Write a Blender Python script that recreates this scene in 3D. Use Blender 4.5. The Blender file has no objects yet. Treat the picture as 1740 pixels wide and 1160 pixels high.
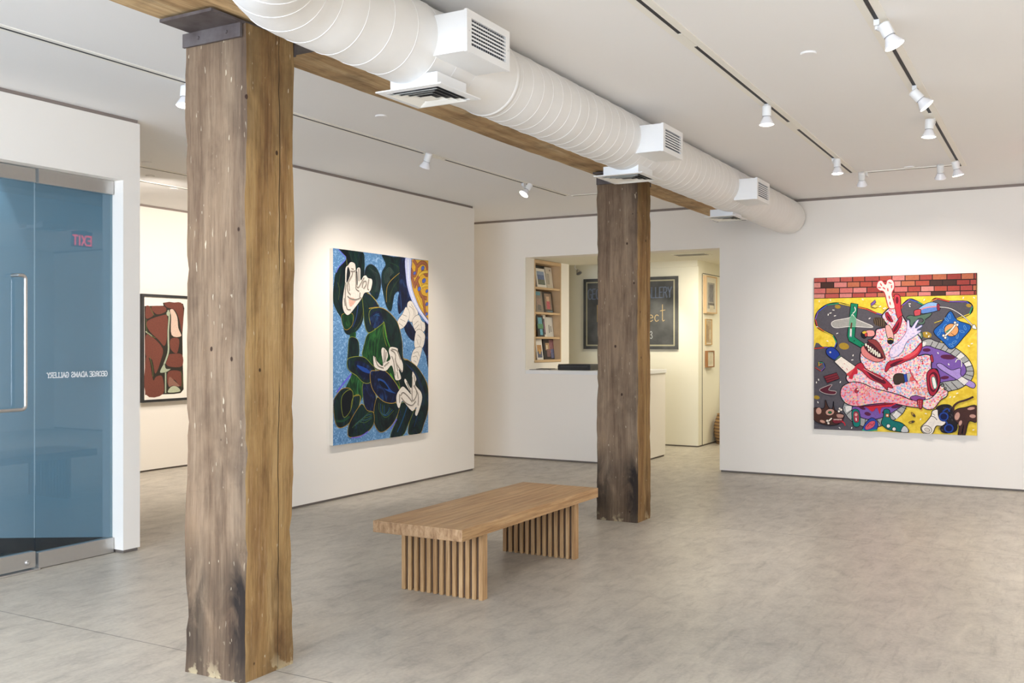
import bpy, bmesh, math, random
from mathutils import Vector, Matrix
ART_KNOT=[
["P","@dark",1,[96,2000,332,2000,568,1997,603,1880,595,1760,598,1585,577,1419,569,1281,472,1180,316,1125,214,1156,164,1277,64,1373,6,1461,11,1602,63,1773,247,1907,163,1965]],
["S","#3a4a3a",1,[96,2000,332,2000,568,1997,603,1880,595,1760,598,1585,577,1419,569,1281,472,1180,316,1125,214,1156,164,1277,64,1373,6,1461,11,1602,63,1773,247,1907,163,1965,96,2000],3],
["S","#6a6fe0",1,[93,1998,163,1961,239,1907,113,1820,55,1755],7],
["S","#8f9a3a",1,[247,1907,268,1827,307,1748],4],
["P","@green",1,[164,1331,368,1343,364,1234,265,1177,189,1206]],
["S","#b5963c",1,[164,1331,368,1343,364,1234,265,1177,189,1206,164,1331],3],
["S","#4d5a2c",1,[559,1511,581,1401,525,1272,420,1180],4],
["S","#28406e",1,[472,1435,437,1307,368,1207],10],
["S","#3e4d32",1,[80,1658,121,1588,97,1481],8],
["S","#3e4d32",1,[130,1740,96,1605],4],
["S","#2f4a3a",1,[298,1991,350,1912,402,1815],3],
["S","#2f4a3a",1,[384,1996,436,1917,489,1819],3],
["S","#2f4a3a",1,[454,2000,506,1921,559,1823],3],
["P","@dark",1,[720,1881,847,1845,930,1746,931,1633,857,1509,738,1552,612,1696,616,1825]],
["S","#57627a",1,[720,1881,847,1845,930,1746,931,1633,857,1509,738,1552,612,1696,616,1825,720,1881],3],
["S","#3d4a48",1,[693,1847,811,1769,847,1677,811,1592],3],
["S","#3d4a48",1,[733,1832,836,1770,866,1678,826,1592],3],
["S","#3d4a48",1,[772,1818,862,1771,884,1678,840,1593],3],
["S","#3d4a48",1,[813,1803,888,1772,903,1679,855,1593],3],
["P","@dark",1,[967,1997,1204,1991,1457,1991,1477,1797,1597,1636,1597,1518,1398,1397,1320,1367,1291,1491,1320,1608,1223,1566,1156,1393,1052,1438,977,1597,943,1709,958,1813,1033,1892,986,1956]],
["S","#39507c",1,[967,1997,1204,1991,1457,1991,1477,1797,1597,1636,1597,1518,1398,1397,1320,1367,1291,1491,1320,1608,1223,1566,1156,1393,1052,1438,977,1597,943,1709,958,1813,1033,1892,986,1956,967,1997],3],
["S","#b5963c",1,[1339,1822,1147,1726,1061,1637,1052,1486],4],
["S","#4c5c55",1,[1033,1684,1005,1787,1108,1867,1214,1815],3],
["S","#4c5c55",1,[1048,1690,1027,1784,1116,1854,1198,1806],3],
["S","#4c5c55",1,[1063,1696,1050,1781,1124,1841,1183,1798],3],
["S","#4c5c55",1,[1078,1702,1073,1778,1131,1828,1168,1790],3],
["S","#4c5c55",1,[1093,1709,1095,1775,1139,1815,1152,1782],3],
["S","#4c5c55",1,[1109,1715,1118,1772,1147,1802,1137,1773],3],
["S","#2f4a34",1,[1108,1924,1320,1887,1339,1791],3],
["S","#2f4a34",1,[1156,1917,1304,1886,1320,1791],3],
["S","#2f4a34",1,[1204,1910,1289,1885,1301,1790],3],
["S","#2f4a34",1,[1252,1903,1273,1885,1281,1789],3],
["S","#33452f",1,[1320,1752,1185,1642,1128,1487],3],
["S","#33452f",1,[1297,1732,1170,1627,1118,1487],3],
["S","#33452f",1,[1273,1712,1154,1612,1109,1487],3],
["S","#33452f",1,[1250,1692,1139,1597,1099,1487],3],
["P","@navy",1,[1349,1990,1461,1991,1481,1797,1597,1636,1597,1518,1418,1407,1320,1372,1297,1491,1330,1627]],
["P","@navy",1,[1438,1214,1537,1283,1658,1205,1719,1146,1679,1063,1537,1107]],
["S","#39507c",1,[1438,1214,1537,1283,1658,1205,1719,1146,1679,1063,1537,1107,1438,1214],2],
["P","@navy",1,[1916,1287,2000,1257,2000,766,1947,887,1864,988,1916,1047]],
["S","#39507c",1,[1916,1287,2000,1257,2000,766,1947,887,1864,988,1916,1047,1916,1287],2],
["P","#d9a93c",0,[1607,1989,1587,1802,1628,1656,1740,1502,1843,1405,2000,1297,2000,2000]],
["S","#5b2f22",1,[1648,1986,1729,1916,1678,1806,1587,1880],34],
["S","#a2674a",1,[1648,1986,1729,1916,1678,1806,1587,1880],27],
["S","#5b2f22",1,[1740,1917,1843,1967,1958,1943,1973,1828,1843,1882],34],
["S","#a2674a",1,[1740,1917,1843,1967,1958,1943,1973,1828,1843,1882],27],
["S","#5b2f22",1,[1719,1768,1760,1700,1832,1584,1968,1557],34],
["S","#a2674a",1,[1719,1768,1760,1700,1832,1584,1968,1557],27],
["S","#5b2f22",1,[1678,1668,1709,1738,1781,1810],34],
["S","#a2674a",1,[1678,1668,1709,1738,1781,1810],27],
["S","#5b2f22",1,[1864,1585,1905,1466,1926,1377],34],
["S","#a2674a",1,[1864,1585,1905,1466,1926,1377],27],
["S","#5b2f22",1,[1597,1832,1658,1716,1689,1668],34],
["S","#a2674a",1,[1597,1832,1658,1716,1689,1668],27],
["S","#7a5a28",1,[1770,1810,1864,1853,1989,1869],26],
["S","#e3bf4a",1,[1770,1810,1864,1853,1989,1869],20],
["S","#7a5a28",1,[1822,1673,1905,1705,1994,1709],26],
["S","#e3bf4a",1,[1822,1673,1905,1705,1994,1709],20],
["S","#7a5a28",1,[1740,1581,1801,1503,1864,1445],26],
["S","#e3bf4a",1,[1740,1581,1801,1503,1864,1445],20],
["S","#7a5a28",1,[1781,1751,1843,1663],26],
["S","#e3bf4a",1,[1781,1751,1843,1663],20],
["P","#5a6cc0",1,[1903,1899,1891,1888,1875,1880,1857,1877,1841,1879,1831,1886,1828,1896,1833,1908,1844,1919,1861,1927,1879,1930,1894,1928,1905,1921,1908,1911]],
["S","#15121a",1,[1903,1899,1891,1888,1875,1880,1857,1877,1841,1879,1831,1886,1828,1896,1833,1908,1844,1919,1861,1927,1879,1930,1894,1928,1905,1921,1908,1911,1903,1899],2],
["P","#5a6cc0",1,[1934,1755,1921,1743,1903,1734,1883,1731,1865,1733,1854,1741,1850,1752,1856,1765,1869,1777,1887,1786,1907,1789,1925,1787,1936,1779,1940,1768]],
["S","#15121a",1,[1934,1755,1921,1743,1903,1734,1883,1731,1865,1733,1854,1741,1850,1752,1856,1765,1869,1777,1887,1786,1907,1789,1925,1787,1936,1779,1940,1768,1934,1755],2],
["P","#5a6cc0",1,[1820,1657,1808,1646,1792,1638,1774,1635,1759,1638,1748,1645,1745,1655,1750,1666,1762,1677,1778,1685,1796,1688,1811,1686,1822,1679,1825,1668]],
["S","#15121a",1,[1820,1657,1808,1646,1792,1638,1774,1635,1759,1638,1748,1645,1745,1655,1750,1666,1762,1677,1778,1685,1796,1688,1811,1686,1822,1679,1825,1668,1820,1657],2],
["P","#5a6cc0",1,[1701,1831,1692,1823,1680,1817,1666,1815,1654,1816,1646,1822,1644,1830,1648,1839,1657,1847,1669,1853,1683,1855,1695,1854,1702,1849,1705,1841]],
["S","#15121a",1,[1701,1831,1692,1823,1680,1817,1666,1815,1654,1816,1646,1822,1644,1830,1648,1839,1657,1847,1669,1853,1683,1855,1695,1854,1702,1849,1705,1841,1701,1831],2],
["P","#5a6cc0",1,[1992,1639,1983,1630,1970,1624,1956,1622,1943,1624,1935,1629,1933,1637,1936,1646,1946,1655,1959,1661,1973,1663,1985,1661,1993,1656,1996,1648]],
["S","#15121a",1,[1992,1639,1983,1630,1970,1624,1956,1622,1943,1624,1935,1629,1933,1637,1936,1646,1946,1655,1959,1661,1973,1663,1985,1661,1993,1656,1996,1648,1992,1639],2],
["P","#5a6cc0",1,[1994,1488,1984,1479,1970,1473,1955,1470,1942,1472,1933,1478,1930,1487,1934,1497,1944,1506,1958,1512,1973,1514,1987,1512,1995,1506,1998,1498]],
["S","#15121a",1,[1994,1488,1984,1479,1970,1473,1955,1470,1942,1472,1933,1478,1930,1487,1934,1497,1944,1506,1958,1512,1973,1514,1987,1512,1995,1506,1998,1498,1994,1488],2],
["P","#5a6cc0",1,[1986,1373,1976,1364,1963,1359,1949,1357,1937,1359,1929,1364,1926,1372,1930,1381,1939,1390,1952,1395,1966,1398,1979,1396,1987,1390,1989,1382]],
["S","#15121a",1,[1986,1373,1976,1364,1963,1359,1949,1357,1937,1359,1929,1364,1926,1372,1930,1381,1939,1390,1952,1395,1966,1398,1979,1396,1987,1390,1989,1382,1986,1373],2],
["P","#c9d2f4",1,[1461,1991,1473,1797,1517,1653,1618,1509,1760,1394,1994,1257,1994,1312,1843,1405,1740,1502,1628,1656,1587,1802,1607,1989]],
["S","#3b47a8",1,[1461,1991,1473,1797,1517,1653,1618,1509,1760,1394,1994,1257,1994,1312,1843,1405,1740,1502,1628,1656,1587,1802,1607,1989,1461,1991],4],
["S","#eef0fb",1,[1527,1985,1533,1800,1577,1655,1678,1510,1822,1395,1979,1292],9],
["S","#1f2a6a",1,[1607,1989,1587,1802,1628,1656,1740,1502,1843,1405,1994,1307],5],
["P","#e9e2d8",1,[1507,1487,1597,1518,1689,1452,1760,1374,1658,1294,1557,1283,1517,1380]],
["S","#1b1a1e",1,[1507,1487,1597,1518,1689,1452,1760,1374,1658,1294,1557,1283,1517,1380,1507,1487],3],
["P","#e9e2d8",1,[1301,1299,1398,1368,1477,1447,1557,1380,1537,1312,1458,1233,1350,1194,1291,1242]],
["S","#1b1a1e",1,[1301,1299,1398,1368,1477,1447,1557,1380,1537,1312,1458,1233,1350,1194,1291,1242,1301,1299],3],
["P","#e9e2d8",1,[1618,1293,1760,1364,1843,1296,1916,1267,1905,1177,1719,1156]],
["S","#1b1a1e",1,[1618,1293,1760,1364,1843,1296,1916,1267,1905,1177,1719,1156,1618,1293],3],
["P","#e9e2d8",1,[1709,1176,1801,1196,1916,1137,1905,1057,1864,988,1740,949,1675,999,1668,1068]],
["S","#1b1a1e",1,[1709,1176,1801,1196,1916,1137,1905,1057,1864,988,1740,949,1675,999,1668,1068,1709,1176],3],
["P","#e9e2d8",1,[1598,882,1638,950,1719,989,1843,988,1812,889,1740,781,1699,777,1598,833]],
["S","#1b1a1e",1,[1598,882,1638,950,1719,989,1843,988,1812,889,1740,781,1699,777,1598,833,1598,882],3],
["P","#e9e2d8",1,[1266,1232,1330,1194,1291,1097,1247,1002,1214,1002,1243,1136]],
["S","#1b1a1e",1,[1266,1232,1330,1194,1291,1097,1247,1002,1214,1002,1243,1136,1266,1232],3],
["S","#8d8479",1,[1547,1458,1638,1421,1658,1343],4],
["S","#8d8479",1,[1597,1479,1678,1402,1689,1343],4],
["S","#8d8479",1,[1398,1358,1497,1341],4],
["S","#8d8479",1,[1340,1309,1458,1282],4],
["S","#8d8479",1,[1320,1261,1418,1223],4],
["S","#8d8479",1,[1658,1245,1760,1295],4],
["S","#8d8479",1,[1679,1196,1781,1255],4],
["S","#8d8479",1,[1822,1276,1843,1186],4],
["S","#8d8479",1,[1740,1137,1822,1087,1781,998],4],
["S","#8d8479",1,[1719,1087,1760,1018],4],
["S","#8d8479",1,[1638,921,1740,939,1781,889],4],
["S","#8d8479",1,[1628,882,1719,890,1750,840],4],
["S","#8d8479",1,[1658,842,1709,821],4],
["P","@dark",1,[684,1403,884,1425,1071,1391,1262,1289,1340,1184,1395,1039,1414,870,1537,844,1740,762,1926,618,1994,506,1994,266,1885,92,1802,3,1548,4,1538,113,1638,264,1709,309,1340,529,996,740,775,1005,811,1191,721,1237]],
["S","#b5963c",1,[684,1403,884,1425,1071,1391,1262,1289,1340,1184,1395,1039,1414,870,1537,844,1740,762,1926,618,1994,506,1994,266,1885,92,1802,3,1548,4,1538,113,1638,264,1709,309,1340,529,996,740,775,1005,811,1191,721,1237,684,1403],4],
["P","@dark",1,[1129,3,1263,188,1379,374,1658,312,1648,263,1538,133,1399,4]],
["S","#8f9a3a",1,[1129,3,1263,188,1379,374,1658,312,1648,263,1538,133,1399,4,1129,3],4],
["S","#1f4a72",1,[1498,320,1399,180,1282,52],12],
["S","#1d3c60",1,[1740,209,1659,86],8],
["S","#b5963c",1,[1414,870,1537,844,1740,762,1926,618,1994,506],4],
["S","#24365e",1,[1458,816,1658,695,1822,502,1822,324],3],
["S","#24365e",1,[1494,802,1687,680,1843,489,1839,323],3],
["S","#24365e",1,[1530,787,1715,666,1864,477,1855,322],3],
["S","#24365e",1,[1566,773,1744,651,1885,464,1872,321],3],
["S","#24365e",1,[1602,759,1773,636,1905,451,1889,321],3],
["P","@dark",1,[551,1547,595,1585,720,1552,866,1463,884,1425,738,1404,684,1347,721,1237,811,1191,667,1151,595,1254,568,1419]],
["S","#8f9a3a",1,[551,1547,595,1585,720,1552,866,1463,884,1425,738,1404,684,1347,721,1237,811,1191,667,1151,595,1254,568,1419,551,1547],4],
["S","#b5963c",1,[586,1585,720,1552,829,1494,866,1453],4],
["S","#b5963c",1,[684,1408,884,1425,1071,1391,1262,1289,1330,1203],5],
["P","@navy",1,[721,1237,735,1348,885,1388,962,1333,970,1248,811,1200]],
["S","#2c5a86",1,[757,1256,775,1330,885,1360],3],
["S","#2c5a86",1,[789,1260,804,1331,892,1351],3],
["S","#2c5a86",1,[822,1264,833,1331,899,1341],3],
["S","#2c5a86",1,[855,1268,862,1331,907,1332],3],
["P","@green",1,[595,1034,649,1126,775,1172,959,1248,996,1267,1043,1145,1109,993,1224,792,1340,529,1147,669,959,740,775,773,560,896,569,979]],
["S","#8f9a3a",1,[595,1034,649,1126,775,1172,959,1248,996,1267,1043,1145,1109,993,1224,792,1340,529,1147,669,959,740,775,773,560,896,569,979,595,1034],4],
["S","#2f6a34",1,[959,1211,885,1070,848,911],5],
["S","#2f6a34",1,[875,1177,811,1051,793,912],5],
["S","#2f6a34",1,[793,1144,739,1033,739,912],5],
["S","#2f6a34",1,[712,1112,667,1015,685,913],5],
["P","@green",1,[987,1263,1034,1145,1128,1003,1185,897,1071,975,1015,1088]],
["S","#54a03c",1,[1000,1239,1043,1107,1128,984],8],
["S","#8f9a3a",1,[992,1267,981,1145,1052,1003],4],
["P","@dark",1,[1033,1287,1147,1259,1281,1165,1320,992,1224,973,1128,1022,1052,1145]],
["S","#54a03c",1,[1128,708,1224,610,1340,529],14],
["P","@green",1,[316,1134,420,1153,411,1089,325,1080]],
["P","@dark",1,[299,1089,403,1098,481,1043,481,897,368,881,269,833,274,963]],
["S","#8f9a3a",1,[299,1089,403,1098,481,1043,481,897,368,881,269,833,274,963,299,1089],3],
["P","@green",1,[369,727,578,630,570,502,508,422,403,400,215,534,317,674]],
["S","#2f6a44",1,[473,652,455,561,473,488],14],
["S","#6a63e0",1,[65,540,198,633,338,719],12],
["P","@navy",1,[561,612,721,616,830,455,776,299,632,334,570,438]],
["S","#8f9a3a",1,[561,612,721,616,830,455,776,299,632,334,570,438,561,612],4],
["P","@dark",1,[266,784,269,873,420,898,596,887,721,820,812,753,721,626,578,621,438,698,334,737]],
["S","#8f9a3a",1,[266,784,269,873,420,898,596,887,721,820,812,753,721,626,578,621,438,698,334,737,266,784],4],
["P","@navy",1,[403,844,560,841,721,774,739,681,596,648,455,743]],
["P","#20489a",1,[438,809,631,771,721,716,560,741]],
["P","@dark",1,[849,454,1053,389,1243,380,1321,299,1186,154,960,73,831,129,776,253]],
["S","#b5963c",1,[849,454,1053,389,1243,380,1321,299,1186,154,960,73,831,129,776,253,849,454],4],
["S","#4a6a34",1,[885,396,904,302,1034,229,1205,296],5],
["S","#2a5a8a",1,[922,385,937,287,1049,249,1174,309],5],
["S","#4a6a34",1,[959,374,971,272,1064,269,1144,322],5],
["S","#2a5a8a",1,[997,363,1004,257,1079,289,1113,335],5],
["P","@navy",1,[712,728,830,743,996,740,1147,669,1321,520,1253,389,1053,389,885,452,739,570]],
["S","#b5963c",1,[712,728,830,743,996,740,1147,669,1321,520,1253,389,1053,389,885,452,739,570,712,728],5],
["P","#254f96",1,[858,651,997,631,1147,522,1247,483,1034,526]],
["P","#0f1626",1,[885,635,997,608,1091,534,959,562]],
["P","@dark",1,[0,436,49,505,165,572,317,566,369,492,508,486,490,387,335,232,132,172,32,241]],
["S","#b5963c",1,[0,436,49,505,165,572,317,566,369,492,508,486,490,387,335,232,132,172,32,241,0,436],4],
["P","#151a20",1,[165,500,300,558,369,510,326,349,199,275,148,385]],
["S","#8f9a3a",1,[165,500,300,558,369,510,326,349,199,275,148,385,165,500],4],
["S","#8f9a3a",1,[326,349,355,456,438,503,508,477,490,387],4],
["S","#254a34",1,[49,248,182,241,301,279],16],
["P","@dark",1,[267,128,318,233,491,378,561,393,650,324,776,294,776,169,597,79,318,62]],
["S","#b5963c",1,[267,128,318,233,491,378,561,393,650,324,776,294,776,169,597,79,318,62,267,128],4],
["S","#4c6a38",1,[352,159,473,215,596,198,740,236],4],
["S","#3a6a78",1,[404,173,512,231,621,224,740,251],4],
["S","#4c6a38",1,[456,188,550,247,646,251,740,266],4],
["S","#3a6a78",1,[508,203,589,263,671,277,740,281],4],
["S","#4c6a38",1,[561,219,628,279,696,303,740,295],4],
["S","#7a6ae0",1,[335,56,508,58,668,102],8],
["S","#6a63e0",1,[1129,91,1224,161,1272,197],9],
["P","#e9e2d8",1,[222,1807,273,1845,307,1874,353,1882,410,1861,429,1780,450,1825,510,1822,517,1702,568,1745,621,1757,666,1731,738,1724,751,1674,702,1588,595,1567,542,1510,419,1416,282,1328,197,1358,164,1438,180,1536,214,1663]],
["S","#1b1a1e",1,[222,1807,273,1845,307,1874,353,1882,410,1861,429,1780,450,1825,510,1822,517,1702,568,1745,621,1757,666,1731,738,1724,751,1674,702,1588,595,1567,542,1510,419,1416,282,1328,197,1358,164,1438,180,1536,214,1663,222,1807],4],
["P","#e4b3a0",1,[290,1508,428,1489,316,1414]],
["P","#23262a",1,[268,1827,309,1784,309,1739,273,1683,241,1664,247,1754]],
["P","#23262a",1,[419,1780,450,1781,457,1654,433,1644]],
["S","#b3aa9e",1,[265,1522,325,1496,428,1490,533,1515],13],
["S","#3a3632",1,[256,1525,316,1500,419,1493,524,1519],4],
["S","#b3aa9e",1,[324,1781,384,1782,428,1795],13],
["S","#3a3632",1,[316,1784,376,1785,419,1798],4],
["S","#b3aa9e",1,[362,1774,350,1737,265,1643,273,1572,324,1537],13],
["S","#3a3632",1,[353,1777,341,1740,256,1647,265,1575,316,1540],4],
["S","#b3aa9e",1,[428,1649,466,1616,524,1662,589,1728],13],
["S","#3a3632",1,[419,1652,458,1619,515,1665,580,1732],4],
["S","#b3aa9e",1,[551,1617,568,1672,618,1693,630,1656,577,1608],13],
["S","#3a3632",1,[542,1620,559,1676,609,1696,621,1660,568,1612],4],
["S","#b3aa9e",1,[684,1718,657,1620,684,1603],13],
["S","#3a3632",1,[675,1722,648,1624,675,1606],4],
["S","#b3aa9e",1,[419,1776,428,1658,428,1604,489,1578],13],
["S","#3a3632",1,[410,1779,419,1661,419,1607,480,1582],4],
["S","#b3aa9e",1,[480,1820,484,1688],13],
["S","#3a3632",1,[471,1823,475,1691],4],
["S","#b3aa9e",1,[231,1660,222,1498,256,1391,325,1383],13],
["S","#3a3632",1,[222,1663,214,1502,248,1395,316,1387],4],
["S","#b3aa9e",1,[507,1570,498,1514],13],
["S","#3a3632",1,[498,1573,489,1518],4],
["S","#8d8479",1,[333,1812,384,1805],9],
["S","#8d8479",1,[290,1657,299,1576],9],
["S","#8d8479",1,[197,1501,214,1421],9],
["P","#e9e2d8",1,[775,907,848,846,968,795,931,948,968,994,1052,956,1081,899,1043,838,1128,869,1090,946,1132,998,1282,982,1297,934,1403,807,1389,711,1311,747,1364,644,1243,629,1201,716,1147,793,1024,734,812,772,770,838]],
["S","#1b1a1e",1,[775,907,848,846,968,795,931,948,968,994,1052,956,1081,899,1043,838,1128,869,1090,946,1132,998,1282,982,1297,934,1403,807,1389,711,1311,747,1364,644,1243,629,1201,716,1147,793,1024,734,812,772,770,838,775,907],4],
["S","#b3aa9e",1,[1006,971,991,821],13],
["S","#4a443e",1,[996,975,981,825],4],
["S","#b3aa9e",1,[1043,943,1015,830],13],
["S","#4a443e",1,[1034,946,1006,834],4],
["S","#b3aa9e",1,[802,889,867,795,987,764],13],
["S","#4a443e",1,[793,893,857,799,978,768],4],
["S","#b3aa9e",1,[996,783,1100,828],13],
["S","#4a443e",1,[987,787,1090,832],4],
["S","#b3aa9e",1,[1138,961,1233,921,1253,825,1379,717],13],
["S","#4a443e",1,[1128,965,1224,925,1243,829,1369,721],4],
["S","#b3aa9e",1,[1157,894,1205,826,1234,682],13],
["S","#4a443e",1,[1147,898,1195,830,1224,686],4],
["S","#b3aa9e",1,[1233,864,1291,729],13],
["S","#4a443e",1,[1224,868,1282,733],4],
["S","#b3aa9e",1,[1272,720,1301,642],13],
["S","#4a443e",1,[1262,724,1291,646],4],
["S","#b3aa9e",1,[1157,970,1272,950,1350,853],13],
["S","#4a443e",1,[1147,974,1262,954,1340,857],4],
["P","#e9e2d8",1,[1257,456,1321,520,1399,556,1478,524,1588,462,1438,598,1462,639,1588,530,1608,676,1628,718,1709,634,1683,566,1822,472,1837,373,1730,215,1675,233,1709,309,1618,265,1498,329,1389,393,1321,314,1266,360]],
["S","#1b1a1e",1,[1257,456,1321,520,1399,556,1478,524,1588,462,1438,598,1462,639,1588,530,1608,676,1628,718,1709,634,1683,566,1822,472,1837,373,1730,215,1675,233,1709,309,1618,265,1498,329,1389,393,1321,314,1266,360,1257,456],4],
["S","#b3aa9e",1,[1350,448,1409,484,1508,442,1618,369],13],
["S","#3a3632",1,[1340,452,1399,489,1498,446,1608,373],4],
["S","#b3aa9e",1,[1488,598,1578,488],13],
["S","#3a3632",1,[1478,602,1568,492],4],
["S","#b3aa9e",1,[1618,653,1618,388,1719,453,1669,563],13],
["S","#3a3632",1,[1608,657,1608,393,1709,457,1658,567],4],
["S","#b3aa9e",1,[1370,428,1468,366,1608,330,1699,375],13],
["S","#3a3632",1,[1360,432,1458,370,1598,334,1689,379],4],
["S","#b3aa9e",1,[1648,554,1750,451,1750,323],13],
["S","#3a3632",1,[1638,558,1740,456,1740,328],4],
["S","#b3aa9e",1,[1330,468,1331,372],13],
["S","#3a3632",1,[1321,472,1321,376],4],
["S","#b3aa9e",1,[1658,671,1679,592],13],
["S","#3a3632",1,[1648,675,1669,596],4],
]
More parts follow.
